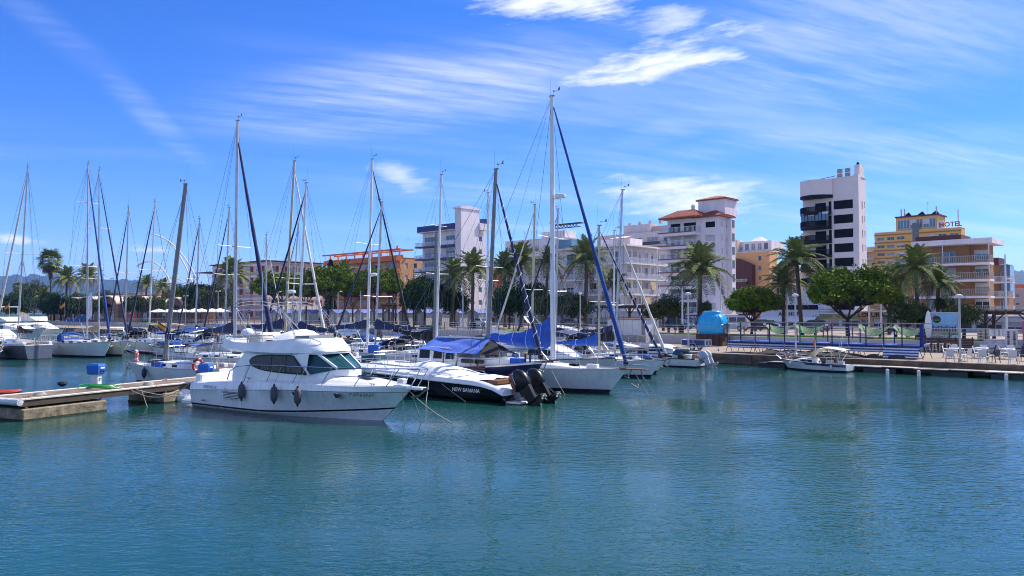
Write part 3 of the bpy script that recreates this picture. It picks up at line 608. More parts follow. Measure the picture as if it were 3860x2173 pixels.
def life_ring(label, p, rz, r=.3, tr=.075, tilt=0.0):
    o = thing('life_ring', label, 'life ring', p, rz)
    MB().torus((0, 0, 0), r, tr, 'y', 24, 8).build('ring', REDRING, o, smooth=60)
    for k in range(4):
        a = k * math.pi / 2 + .4; c = V((math.cos(a) * r, 0, math.sin(a) * r)); t_ = V((-math.sin(a), 0, math.cos(a)))
        MB().tube([c - t_ * .05, c + t_ * .05], tr * 1.1, 8).build('band', WHITEC, o)
    MB().torus((0, 0, 0), r + tr, .012, 'y', 24, 4).build('grab_rope', ROPE, o); return o
life_ring('large red life ring on the stern rail of the scuffed white sloop', on_boat(ch, (1.25, 1.1, 1.12)), R(160), .33, .085)
life_ring('red rope wrapped life ring on the bow rail of the scuffed white sloop', on_boat(ch, (6.9, .3, 1.45)), R(110), .3, .09)

# ---- slate boat's fittings
# ---- flybridge cruiser in the foreground
CR_O, CR_D = V((-12.9, 34.7, 0)), -33.95
cr = thing('flybridge_cruiser', 'white flybridge motor cruiser with tinted oval side windows nearest the camera', 'motorboat', CR_O, R(CR_D))
def crs(t): return 1.08 + .26 * min(1, t / .45) ** 1.2 + (.02 if t > .45 else 0) * (t - .45)
def crr(t): return .74 + .32 * min(1, t / .55) + .07 * max(0, (t - .55) / .45)
b = MB(); st = [i / 20 for i in range(21)]; rings = []; HB = 1.62
def cw(t): return HB * (.93 + .07 * math.sin(min(1, t / .4) * math.pi / 2)) if t < .4 else HB * max(0, math.cos((t - .4) / .6 * math.pi / 2)) ** .62
def cx(t, z): f = max(0, min(1, z / 1.3)); return t * (9.72 + 1.5 * f ** .9)
for t in st:
    zs, zr = crs(t), crr(t); ch_ = .12 + .34 * max(0, (t - .45) / .55) ** 1.5; w = cw(t); ww = w * (.93 - .40 * max(0, (t - .45) / .55))
    z_ = [(-.4, ww * .55), (-.02, ww * .86), (ch_ - .05, ww * .97), (ch_, ww), (ch_ + .07, ww * 1.004), (zr * .6 + ch_ * .4, ww + (w - ww) * .55), (zr - .025, w * .985), (zr, w), (zr + .03, w * .985), (zs - .05, w * .955), (zs, w * .90)]
    if t == 1: z_ = [(z, .02) for z, _ in z_]
    rings.append([V((cx(t, z), -y, z)) for z, y in reversed(z_)] + [V((cx(t, z), y, z)) for z, y in z_])
hf = [0, 0, 0, 2, 0, 0, 1, 0, 0, 3]; b.loft(rings, False, rowmi=hf + [3] + hf[::-1])
r = rings[0]
for j in range(10): b.add([r[j], r[j + 1], r[-2 - j], r[-1 - j]], [(0, 1, 2, 3)], 0)
hullo = b.build('hull', [HULLW, BLACKH, mat('grey_rub_rail', (.22, .22, .23), .4), ANTIF], cr, smooth=True)
# foredeck: crowned
rows = []
for t in st:
    w = cw(t) * .90; z = crs(t) - .02; cr_ = .30 * max(0, math.sin(min(1, max(0, (t - .35) / .6)) * math.pi)) ** .7 if t > .35 else 0; x = cx(t, crs(t))
    rows.append([V((x, w * math.sin(k * math.pi / 12), z + cr_ * max(0, math.cos(k * math.pi / 12 * 1.15)) ** .8 if abs(k) < 5 else z)) for k in range(-6, 7)])
MB().loft(rows, False).build('foredeck', GEL, cr, smooth=60)
MB().cbox(8.75, 9.45, -.34, .1, 1.60, 1.66, .03).build('deck_hatch', GLASSD, cr)
# cabin sides and roof
CURT = stripes('tinted_glass_before_curtain', (.010, .011, .012), (.034, .034, .032), .16, 0, .1, .45); CURT.node_tree.nodes['Principled BSDF'].inputs['Specular IOR Level'].default_value = .25
def cab(u, half):  # section widths
    return half
prof_low = [(2.35, 1.30), (2.55, 1.75), (2.9, 2.05), (3.3, 2.33)]
b = MB(); ring = []
for x, hw, zt in [(2.5, 1.22, 1.9), (3.1, 1.26, 2.36), (4.2, 1.28, 2.40), (5.6, 1.27, 2.42), (6.9, 1.22, 2.44)]:
    ring.append([V((x, -hw, 1.1)), V((x, -hw * .99, 1.6)), V((x + .12, -hw * .94, zt)), V((x + .12, hw * .94, zt)), V((x, hw * .99, 1.6)), V((x, hw, 1.1))])
b.loft(ring, False); b.add(ring[0], [(0, 1, 2, 3, 4, 5)])
# front of the house below the windscreen
b.loft([[V((6.9, -1.22, 1.1)), V((6.9, -1.2, 1.62)), V((6.9, 1.2, 1.62)), V((6.9, 1.22, 1.1))], [V((7.9, -.8, 1.1)), V((8.0, -.64, 1.85)), V((8.0, .64, 1.85)), V((7.9, .8, 1.1))], [V((8.25, -.4, 1.1)), V((8.3, -.3, 1.83)), V((8.3, .3, 1.83)), V((8.25, .4, 1.1))]], False, False, True)
house = b.build('cabin', GEL, cr, smooth=True)
for s in (-1, 1):
    # oval tinted saloon window
    out = [(3.63, 2.06), (3.68, 1.96), (3.85, 1.86), (4.2, 1.77), (4.6, 1.72), (5.1, 1.685), (5.8, 1.665), (6.9, 1.66), (6.98, 1.70), (6.2, 2.32), (6.0, 2.35), (5.0, 2.34), (4.4, 2.32), (4.05, 2.28), (3.8, 2.20), (3.67, 2.12)]
    yy = lambda z: s * (1.30 - .03 - max(0, z - 1.6) * .09)
    fr = MB().loft([[V((5.35 + (x - 5.35) * 1.03, yy(z) + s * .0, 2.02 + (z - 2.02) * 1.06)) for x, z in out], [V((x, yy(z) + s * .022, z)) for x, z in out]], True, False, True).build('saloon_window', RUBBER, house, smooth=60)
    for xa, xb in ((3.6, 4.95), (5.0, 5.85), (5.9, 7.0)):
        q = out
        for lim, sg in ((xa, 1), (xb, -1)):
            r_ = []
            for (p0, p1) in zip(q, q[1:] + q[:1]):
                a_, b_ = (p0[0] - lim) * sg, (p1[0] - lim) * sg
                if a_ >= 0: r_.append(p0)
                if a_ * b_ < 0: f = a_ / (a_ - b_); r_.append((lim, p0[1] + (p1[1] - p0[1]) * f))
            q = r_
        c = [V((5.35 + (x - 5.35) * .97, yy(z) + s * .03, 2.02 + (z - 2.02) * .9)) for x, z in q]
        MB().add(c, [tuple(range(len(c)))]).build('pane', CURT, fr)
    MB().add([V((4.3, s * 1.255, 1.75)), V((4.5, s * 1.255, 1.75)), V((4.5, s * 1.24, 2.28)), V((4.3, s * 1.24, 2.28))], [(0, 1, 2, 3)]).build('curtain', mat('cabin_curtain', (.10, .10, .09), .9), fr)
    # windscreen: side and front panes with white posts
    A, B_, C_, D_ = V((7.12, s * 1.19, 1.66)), V((8.02, s * .64, 1.88)), V((7.1, s * .80, 2.44)), V((6.32, s * 1.14, 2.42))
    MB().add([A, B_, C_, D_], [(0, 1, 2, 3)]).build('windscreen_pane', GLASST, house)
    MB().beam(A + V((-.06, 0, -.02)), D_ + V((-.06, 0, 0)), .10, .09).build('window_post', GEL, house)
    MB().beam(B_, C_, .07, .08).build('window_post', GEL, house)
    E_, F_ = V((8.30, s * .02, 1.88)), V((7.35, s * .02, 2.46))
    MB().add([B_, E_, F_, C_], [(0, 1, 2, 3)]).build('windscreen_pane', GLASST, house)
MB().beam((8.32, 0, 1.86), (7.37, 0, 2.46), .05, .05).build('window_post', GEL, house)
MB().tube([(8.2, -.3, 1.93), (7.7, -.4, 2.25)], .012, 4).build('wiper', RUBBER, house)
# flybridge: brow, coaming sweeping aft to a point
b = MB(); ring = []
SEC = [(1.62, 1.18, 2.50, 2.56, 1.18), (2.1, 1.30, 2.50, 2.94, 1.27), (2.7, 1.33, 2.47, 2.80, 1.28), (3.3, 1.36, 2.42, 2.78, 1.26), (4.3, 1.38, 2.39, 2.84, 1.24), (5.4, 1.36, 2.39, 2.93, 1.18), (6.1, 1.30, 2.40, 3.0, 1.08), (6.7, 1.16, 2.41, 2.98, .88), (7.1, .95, 2.42, 2.80, .66), (7.4, .66, 2.44, 2.60, .44), (7.55, .34, 2.46, 2.51, .22)]
for x, w, z0, z1, wt in SEC:
    ring.append([V((x, -w * .93, z0 - .03)), V((x, -w, z0 + .05)), V((x, -w * .99, z0 + .45 * (z1 - z0))), V((x, -w * .3 - wt * .7, z0 + .82 * (z1 - z0))), V((x, -wt, z1)), V((x, -wt + .1, z1 - .02 if x < 6.4 else z1 + .015)), V((x, wt - .1, z1 - .02 if x < 6.4 else z1 + .015)), V((x, wt, z1)), V((x, w * .3 + wt * .7, z0 + .82 * (z1 - z0))), V((x, w * .99, z0 + .45 * (z1 - z0))), V((x, w, z0 + .05)), V((x, w * .93, z0 - .03))])
# the fly deck is sunk between the coamings
for i, (x, w, z0, z1, wt) in enumerate(SEC):
    if x < 5.2:
        for k, sgn in ((5, -1), (6, 1)): ring[i][k] = V((x, sgn * (wt - .12), z1 - .02))
b.loft(ring, True, True, True); fly = b.build('flybridge', GEL, cr, smooth=True)
MB().cbox(3.0, 3.9, -.9, .2, 2.78, 3.18, .08).build('fly_seat', mat('cream_vinyl', (.66, .61, .52), .6), fly)
MB().cbox(2.4, 2.9, -.2, .9, 2.78, 3.0, .08).build('fly_seat', mat('cream_vinyl', (.66, .61, .52), .6), fly)
# white canvas over the helm
rr = []
for x, w, z in [(3.8, .55, 2.96), (4.3, .85, 3.08), (4.9, .95, 3.26), (5.35, .92, 3.33), (5.75, .85, 3.16), (6.2, .7, 3.04), (6.45, .5, 2.98)]:
    rr.append([V((x, w * (k / 5 - 1), 2.9 + (z - 2.9) * max(0, 1 - abs(k / 5 - 1) ** 3) + .025 * math.sin(k * 2.3 + x * 5))) for k in range(11)])
MB().loft(rr, False).build('helm_cover', WHITEC, fly, smooth=60)
for s in (-1, 1): MB().add([V((5.9, s * .92, 2.98)), V((6.5, s * .66, 2.98)), V((6.4, s * .62, 3.12)), V((5.95, s * .88, 3.10))], [(0, 1, 2, 3)]).build('fly_windscreen', mat('smoked_acrylic', (.10, .13, .14), .1), fly)
MB().add([V((6.5, -.66, 2.98)), V((6.5, .66, 2.98)), V((6.4, .62, 3.12)), V((6.4, -.62, 3.12))], [(0, 1, 2, 3)]).build('fly_windscreen', mat('smoked_acrylic', (.10, .13, .14), .1), fly)
FRM = mat('dull_frame_tube', (.26, .27, .29), .6, spec=.2)
# folded bimini frame, aft rails
for (x0, z0, x1, z1, xt, zt) in ((4.6, 2.9, 2.4, 4.36, 3.6, 4.62), (5.0, 2.9, 2.45, 4.30, 3.7, 4.52)):
    P_ = []
    for s in (-1, 1):
        dz_ = 0 if xt < 3.65 else -.13; q = [V((x_, s * (1.15 if x_ < 5.5 else 1.10), z_ + dz_)) for x_, z_ in ((6.18, 3.1), (6.0, 3.5), (5.7, 3.82), (5.3, 4.1), (4.8, 4.33), (4.2, 4.47), (3.5, 4.52), (2.95, 4.46), (2.42, 4.33))]
        P_.append(q); rail(fly, 'bimini_frame', q, .012, FRM)
    rail(fly, 'bimini_frame', arc(P_[0][-1], P_[1][-1], -.16, 8), .011, FRM)
    rail(fly, 'bimini_frame', arc(P_[0][4], P_[1][4], -.13, 8), .011, FRM)
for s in (-1, 1):
    rail(fly, 'bimini_strut', [V((2.42, s * 1.12, 4.36)), V((3.6, s * 1.22, 3.0))], .018); rail(fly, 'bimini_strut', [V((2.5, s * 1.12, 4.3)), V((4.2, s * 1.2, 2.95))], .016)
    rail(fly, 'fly_rail', [V((1.9, s * 1.2, 2.76)), V((2.1, s * 1.22, 3.02)), V((3.4, s * 1.24, 3.06)), V((4.9, s * 1.16, 3.1)), V((5.1, s * 1.1, 2.95))], .017)
    rail(fly, 'fly_rail', [V((2.2, s * 1.22, 2.9)), V((3.4, s * 1.24, 2.93)), V((4.9, s * 1.16, 2.99))], .012)
    for x in (2.6, 3.5, 4.3): rail(fly, 'fly_rail', [V((x, s * 1.23, 2.78)), V((x + .1, s * 1.23, 3.05))], .012)
rail(fly, 'fly_rail', [V((1.9, -1.2, 2.76)), V((1.85, -.9, 3.0)), V((1.85, .9, 3.0)), V((1.9, 1.2, 2.76))], .017)
rail(fly, 'brow_handrail', [V((6.75, -.85, 2.94)), V((6.8, -.88, 3.02)), V((7.1, -.68, 2.88)), V((7.12, -.64, 2.80))], .018)
rail(fly, 'radio_antenna', [V((4.5, -1.3, 2.62)), V((4.45, -1.32, 5.6))], .012, GEL)
MB().ball((3.0, -.85, 3.15), .3, .3, .22, 12, 6).build('satellite_dome', GEL, fly, smooth=60)
MB().tube([(3.0, -.85, 2.75), (3.0, -.85, 3.0)], .06, 6).build('dome_stem', GEL, fly)
# side-deck rail
for s in (-1, 1):
    q = [V((2.55, s * 1.5, 1.28)), V((2.75, s * 1.53, 1.62)), V((3.2, s * 1.55, 1.84)), V((4.1, s * 1.56, 1.93))] + [V((x, s * cw(x / 11.2) * .95, 1.95 + .02 * (x - 5) / 6)) for x in (5.2, 6.3, 7.4, 8.5, 9.6, 10.4)] + [V((11.2, s * .5, 2.0)), V((11.75, s * .22, 1.98))]
    rail(cr, 'guard_rail', q, .021)
    for x in (3.6, 5.0, 6.4, 7.8, 9.2, 10.4):
        w = cw(x / 11.2) * .93; rail(cr, 'stanchion', [V((x, s * w, crs(x / 11.2) - .02)), V((x + .45, s * cw((x + .45) / 11.2) * .95, 1.955))], .016)
    rail(cr, 'guard_rail', [V((x, s * cw(x / 11.2) * .95, 1.66)) for x in (8.3, 9.3, 10.2)] + [V((11.0, s * .55, 1.68)), V((11.5, s * .3, 1.7))], .014)
rail(cr, 'pulpit', [V((11.75, -.22, 1.98)), V((11.85, 0, 1.98)), V((11.75, .22, 1.98))], .021)
for s in (-1, 1): rail(cr, 'pulpit', [V((11.75, s * .22, 1.98)), V((11.3, s * .2, 1.33))], .018)
MB().cbox(11.0, 11.75, -.16, .16, 1.24, 1.33, .02).build('anchor_platform', GEL, cr)
MB().tube([(11.3, 0, 1.2), (11.95, 0, 1.3)], .05, 6).tube([(11.85, 0, 1.25), (11.45, 0, .98)], .035, 5).add([(11.3, -.22, 1.0), (11.75, 0, 1.12), (11.3, .22, 1.0), (11.2, 0, .88)], [(0, 1, 2), (0, 2, 3)]).build('anchor', ALUD, cr)
MB().cbox(10.55, 10.85, -.14, .14, 1.42, 1.6, .04).build('windlass', GELD, cr)
# stern: bathing platform, cockpit, transom gate
MB().cbox(-.95, .06, -1.3, 1.3, .10, .30, .08).build('bathing_platform', GEL, cr)
MB().cbox(.1, 2.5, -1.36, 1.36, .9, 1.02, .02).build('cockpit_sole', TEAK, cr)
MB().cbox(.1, .5, -1.3, 1.3, 1.0, 1.42, .06).build('cockpit_seat', GEL, cr)
MB().box(2.46, 2.50, -.5, .5, 1.1, 2.2).build('saloon_door', GLASSD, cr)
# hull fittings on the near side
for s in (-1, 1):
    for xp in (6.6, 8.5):
        t = xp / 10.9; zz = .93; y = s * (cw(t) * .97)
        p = MB(); q = [(xp + .17 * math.cos(a), zz + .07 * math.sin(a)) for a in [2 * math.pi * k / 14 for k in range(14)]]
        p.loft([[V((x, y + s * .0, z)) for x, z in q], [V((xp + (x - xp) * 1.25, y + s * .03, zz + (z - zz) * 1.5)) for x, z in q]], True, False, False).build('porthole_frame', STEEL, hullo); MB().add([V((x, y + s * .028, z)) for x, z in q], [tuple(range(14))]).build('porthole', GLASSD, hullo)
    g = MB().cbox(2.35, 3.75, s * 1.585 - .015, s * 1.585 + .02, .52, .80, .05).build('engine_vent', GEL, hullo)
    for k in range(4): MB().box(2.45, 3.65, s * 1.60 - .012, s * 1.60 + .012, .555 + k * .06, .58 + k * .06).build('vent_slat', RUBBER, g)
    MB().lathe([(.05, 0), (.075, .01), (.075, .03)], n=10).build('exhaust_outlet', RUBBER, hullo, loc=(1.05, s * 1.56, .34))
lettering('name_lettering', 'PRESTIGE 32', .16, mat('grey_letter', (.30, .31, .33), .4), hullo, (1.5, -1.575, .93), (R(83), 0, R(0)))
lettering('registration_lettering', '7ª AT-6-59-07', .17, RUBBER, hullo, (9.55, -.93, 1.0), (R(80), 0, R(21)))
for x in (3.95, 9.9):
    w = cw(x / 11.2) * .93; MB().tube([(x - .14, -w, crs(.5) + .07), (x + .14, -w, crs(.5) + .07)], .018, 5).tube([(x - .05, -w, crs(.5) - .02), (x - .05, -w, crs(.5) + .07)], .015, 5).tube([(x + .05, -w, crs(.5) - .02), (x + .05, -w, crs(.5) + .07)], .015, 5).build('mooring_cleat', STEEL, cr)
for i, (x, lb) in enumerate(((3.8, 'grey fender hanging over the engine vent of the flybridge cruiser'), (5.75, 'middle one of three grey fenders along the flybridge cruiser'), (7.08, 'grey fender between the portholes of the flybridge cruiser'))):
    fender(lb, on_boat(cr, (x, -1.74, .56)), FENDG, .14, .66, on_boat(cr, (x + .12, -1.50, 1.93)))

# ---- black-hulled sports boat with two outboards
SB_D = 142.0; hd = V((math.cos(R(SB_D)), math.sin(R(SB_D)), 0))
sb = thing('sports_boat', 'black hulled sports boat with white canvas cover and two black outboards', 'motorboat', (.38, 35.33, 0), R(SB_D))
b = MB(); rings = []
def bw_(t): return 1.38 * (.94 + .06 * math.sin(min(1, t / .35) * math.pi / 2)) if t < .35 else 1.38 * max(0, math.cos((t - .35) / .65 * math.pi / 2)) ** .66
def bs(t): return .60 + .32 * min(1, t / .14) ** .8 + .24 * min(1, t / .6)
def bj(t): return .36 + .36 * min(1, t / .13) ** .6 + .18 * max(0, min(1, (t - .13) / .5))
for i in range(19):
    t = i / 18; w = bw_(t); zs, zj = bs(t), bj(t); ww = w * (.9 - .35 * max(0, (t - .4) / .6)); xx = lambda z: -.3 * (1 - z) * (1 - t) * 0 + t * (9.6 + 1.6 * max(0, min(1, z / 1.1))) - (.45 * (1 - min(1, z / .9)) * 0)
    prof = [(-.4, ww * .5), (.0, ww * .85), (.1, ww * .95), (.14, ww), (zj * .6, ww + (w - ww) * .6), (zj, w), (zj + .03, w * 1.015), (min(zj + .10, zs - .07), w * .985), (zs - .05, w * .95), (zs, w * .86)]
    if t == 1: prof = [(z, .02) for z, _ in prof]
    rings.append([V((xx(z), -y, z)) for z, y in reversed(prof)] + [V((xx(z), y, z)) for z, y in prof])
hf = [0, 0, 0, 0, 1, 1, 1, 1, 2]; b.loft(rings, False, rowmi=hf + [2] + hf[::-1]); r = rings[0]
for j in range(9): b.add([r[j], r[j + 1], r[-2 - j], r[-1 - j]], [(0, 1, 2, 3)], hf[j])
sbh = b.build('hull', [GEL, BLACKH, ANTIF], sb, smooth=True)
rows = []
for i in range(19):
    t = i / 18; w = bw_(t) * .86; z = bs(t) - .01; rows.append([V((rings[i][0].x, w * (k / 3 - 1), z + .12 * max(0, min(1, (t - .45) * 4)) * (1 - (k / 3 - 1) ** 2))) for k in range(7)])
MB().loft(rows, False).build('deck', GEL, sb, smooth=True)
rr = []
for x, w, z in [(1.0, .95, 1.04), (1.7, 1.02, 1.09), (2.4, 1.04, 1.13), (2.9, 1.06, 1.14), (3.3, 1.06, 1.28), (4.2, 1.05, 1.42), (5.1, 1.0, 1.55), (5.7, .95, 1.62), (6.2, .88, 1.55), (6.8, .78, 1.32), (7.2, .65, 1.2)]:
    rr.append([V((x, w * (k / 6 - 1), .98 + (z - .98) * max(0, 1 - abs(k / 6 - 1) ** 2.6) + .022 * math.sin(k * 1.9 + x * 4) + .015 * math.sin(k * 5 - x * 7))) for k in range(13)])
MB().loft(rr, False).build('canvas_cover', WHITEC, sb, smooth=60)
MB().box(.55, 1.1, -.95, .95, .82, .98).build('stern_bench', TEAK, sb)
MB().cbox(-.75, .05, -1.05, 1.05, .03, .10, .03).build('bathing_platform', GELD, sb)
for s in (-1, 1):
    rail(sb, 'grab_rail', [V((4.2, s * 1.2, 1.1)), V((4.15, s * 1.2, 1.2)), V((3.2, s * 1.24, 1.16)), V((3.1, s * 1.24, 1.06))], .016)
    rail(sb, 'bow_rail', [V((7.6, s * .95, 1.15)), V((8.2, s * .9, 1.5)), V((10.2, s * .4, 1.55)), V((11.1, 0, 1.55))], .018)
    for x in (8.6, 9.5, 10.2): rail(sb, 'bow_rail', [V((x, s * (.85 - (x - 8.6) * .28), 1.12)), V((x + .1, s * (.83 - (x - 8.6) * .27), 1.52))], .014)
    q = [(7.5 + .22 * math.cos(a), .86 + .13 * math.sin(a)) for a in [2 * math.pi * k / 14 for k in range(14)]]; y = s * bw_(7.5 / 11.1) * .96
    MB().loft([[V((x, y, z)) for x, z in q], [V((7.5 + (x - 7.5) * .7, y + s * .03, .86 + (z - .86) * .7)) for x, z in q]], True, False, False).build('porthole_frame', STEEL, sbh)
    MB().add([V((7.5 + (x - 7.5) * .72, y + s * .012, .86 + (z - .86) * .72)) for x, z in q], [tuple(range(14))]).build('porthole', GLASSD, sbh)
lettering('name_lettering', 'NEW BANANA', .25, mat('white_letter', (.82, .82, .82), .4), sbh, (2.05, 1.39, .50), (R(88), 0, R(180 - 1)), bold=.004)
def outboard(o, name, y, m=ENG, k=1.0, tilt=0.55, cowl='mercury'):
    """cowling, mid section and skeg, tilted up; local x forward"""
    Mt = Matrix.Translation((-.30, y, .74)) @ Matrix.Rotation(tilt, 4, 'Y') @ Matrix.Scale(k, 4)
    g = bpy.data.objects.new(name, None); col.objects.link(g); g.parent = o; g.matrix_local = Mt
    rr = []
    for x, w, z0, z1 in [(.22, .10, -.1, .34), (.14, .18, -.22, .54), (-.06, .215, -.26, .60), (-.30, .21, -.26, .57), (-.48, .18, -.22, .42), (-.56, .10, -.12, .22)]:
        rr.append([V((x, w * math.cos(a), (z0 + z1) / 2 + (z1 - z0) / 2 * math.copysign(abs(math.sin(a)) ** .7, math.sin(a)))) for a in [2 * math.pi * j / 12 for j in range(12)]])
    c = MB().loft(rr, True, True, True).build('cowling', m, g, smooth=60)
    for s in (-1, 1): MB().tube([(-.12, s * .285, .02), (-.16, s * .285, .38), (-.22, s * .25, .46)], .014, 4).build('cowling_trim', STEEL, c)
    MB().loft([[V((x, y_, z)) for x, y_ in ((-.02, -.12), (-.5, -.10), (-.5, .10), (-.02, .12))] for z in (-.1,)] + [[V((x, y_, -.85)) for x, y_ in ((-.12, -.07), (-.46, -.06), (-.46, .06), (-.12, .07))]], True, True, True).build('leg', m, g, smooth=True)
    MB().box(-.8, -.02, -.17, .17, -.80, -.77).loft([[V((x, s, -.84 + z)) for x, s in ((.06, 0), (-.1, -.06), (-.62, -.05), (-.72, 0), (-.62, .05), (-.1, .06))] for z in (0, -.16)], True, True, True).slab([(-.1, -1.0), (-.5, -1.0), (-.55, -1.26), (-.4, -1.26)], -.012, .012).build('gear_case', m, g, smooth=True)
    pr = MB(); pr.tube([(-.72, 0, -.92), (-.9, 0, -.92)], [.05, .03], 8)
    for j in range(3):
        a = 2 * math.pi * j / 3; d = V((0, math.cos(a), math.sin(a))); e = V((0, -math.sin(a), math.cos(a))); c_ = V((-.8, 0, -.92)); pr.add([c_ + e * .04, c_ + d * .17 + e * .07 + V((-.05, 0, 0)), c_ + d * .18 - e * .05 + V((.03, 0, 0)), c_ - e * .04], [(0, 1, 2, 3)])
    pr.build('propeller', ALUD, g); MB().box(.02, .3, -.1, .1, -.45, .0).build('bracket', ALUD, g)
    return c
for y in (.55, -.55):
    c = outboard(sb, 'outboard_motor', y, k=1.2, tilt=.6)
    if y > 0: lettering('maker_lettering', 'mercury', .2, mat('orange_letter', (.55, .13, .05), .5), c, (.0, .235, .2), (R(90), R(-80), R(180)))

# ---- navy hulled motor sailer with wheelhouse and tarpaulin
MS_D = -37.0; hd = V((math.cos(R(MS_D)), math.sin(R(MS_D)), 0)); bow = on(2046, 1368, 1.58)
ms = S('navy and teak hulled motor sailer with wheelhouse, grey mast and striped jib', 1876, (1870, 640), 40.9, MS_D, 11.0, origin=tuple(V((bow.x, bow.y, 0)) - hd * 11.0), B=2.7, hullm=NAVYH, boot=NAVYH, fb=1.12, bow=1.6, mastm=ALUD, mr=.105, jib=NAVYC, jr=.12, spiral=WHITEC, cover=None, spreaders=(.5,), boomz=2.7, boomlen=3.4, trunk=False, windows=0, name='motor_sailer', group=None, jibtop=.95)
ms['category'] = 'motorboat'
b = MB(); ring = []
for x, hw, z1 in [(3.6, 1.02, 2.12), (4.4, 1.05, 2.22), (5.6, 1.03, 2.22), (6.3, .98, 2.10)]:
    ring.append([V((x - .15, -hw * 1.05, 1.0)), V((x, -hw, 1.6)), V((x, -hw * .92, z1)), V((x, hw * .92, z1)), V((x, hw, 1.6)), V((x - .15, hw * 1.05, 1.0))])
b.loft(ring, False); b.add(ring[0], [(0, 1, 2, 3, 4, 5)]); b.add(ring[-1], [(0, 1, 2, 3, 4, 5)]); wh = b.build('wheelhouse', GEL, ms, smooth=True)
for s in (-1, 1):
    for xa, xb in ((3.75, 4.5), (4.75, 5.35), (5.6, 6.15)):
        MB().add([V((xa, s * 1.055, 1.62)), V((xb, s * 1.05, 1.62)), V((xb - .03, s * 1.0, 2.06)), V((xa + .03, s * 1.005, 2.06))], [(0, 1, 2, 3)]).build('window', GLASSD, wh)
    MB().box(5.45, 5.49, s * 1.06 - .02, s * 1.06 + .02, 1.1, 2.15).build('door_post', TEAK, wh)
ring = []
for x, hw, z1 in [(6.3, .95, 1.72), (7.5, .85, 1.72), (8.8, .62, 1.76), (9.3, .4, 1.68)]: ring.append([V((x, -hw, 1.1)), V((x, -hw * .92, z1)), V((x, hw * .92, z1)), V((x, hw, 1.1))])
b = MB().loft(ring, False, False, True).build('fore_cabin', GEL, ms, smooth=True)
for s in (-1, 1): MB().box(6.6, 8.0, s * .93 - .02, s * .88 + .02, 1.46, 1.66).build('window', GLASSD, b)
q = [r for r in ()]
for s in (-1, 1):
    pl = MB()
    for k, z in enumerate((.98, 1.08, 1.18)): pl.tube([(5.8 + i * .3, s * (half_w((5.8 + i * .3) / 11, 2.7, .66) * (.985 - (1.2 - z) * .12) + .012), z + .018 * i) for i in range(9)], .04, 4)
    pl.build('teak_strake', TEAK, ms, smooth=True)
lettering('registration_lettering', 'FOL 660844', .17, mat('white_letter', (.82, .82, .82), .4), ms, (9.55, -.50, 1.30), (R(80), R(-6), R(21)))
cloth(ms, 'tarpaulin', (4.0, 0, 2.66), (7.75, 0, 2.72), (8.05, -1.35, 1.95), (3.7, -1.25, 2.08), BLUEC, .05, .035, 14, 3)
cloth(ms, 'tarpaulin', (4.0, 0, 2.665), (7.75, 0, 2.725), (8.05, 1.35, 1.95), (3.7, 1.25, 2.08), BLUEC, .05, .03, 14, 8)
MB().add([(7.6, -1.3, 1.95), (7.75, 0, 2.6), (8.2, 0, 2.4), (9.0, -.7, 1.9)], [(0, 1, 2), (0, 2, 3)]).add([(7.6, 1.3, 1.95), (7.75, 0, 2.6), (8.2, 0, 2.4), (9.0, .7, 1.9)], [(0, 2, 1), (0, 3, 2)]).build('tarpaulin_end', BLACKC, ms)
for s in (-1, 1): MB().tube([(10.1, s * .2, 1.5), (10.1, s * .2, 2.0)], .05, 6).build('bollard', RUBBER, ms)
rail(ms, 'bowsprit', [V((10.6, 0, 1.6)), V((11.9, 0, 1.75))], .04, TEAK)

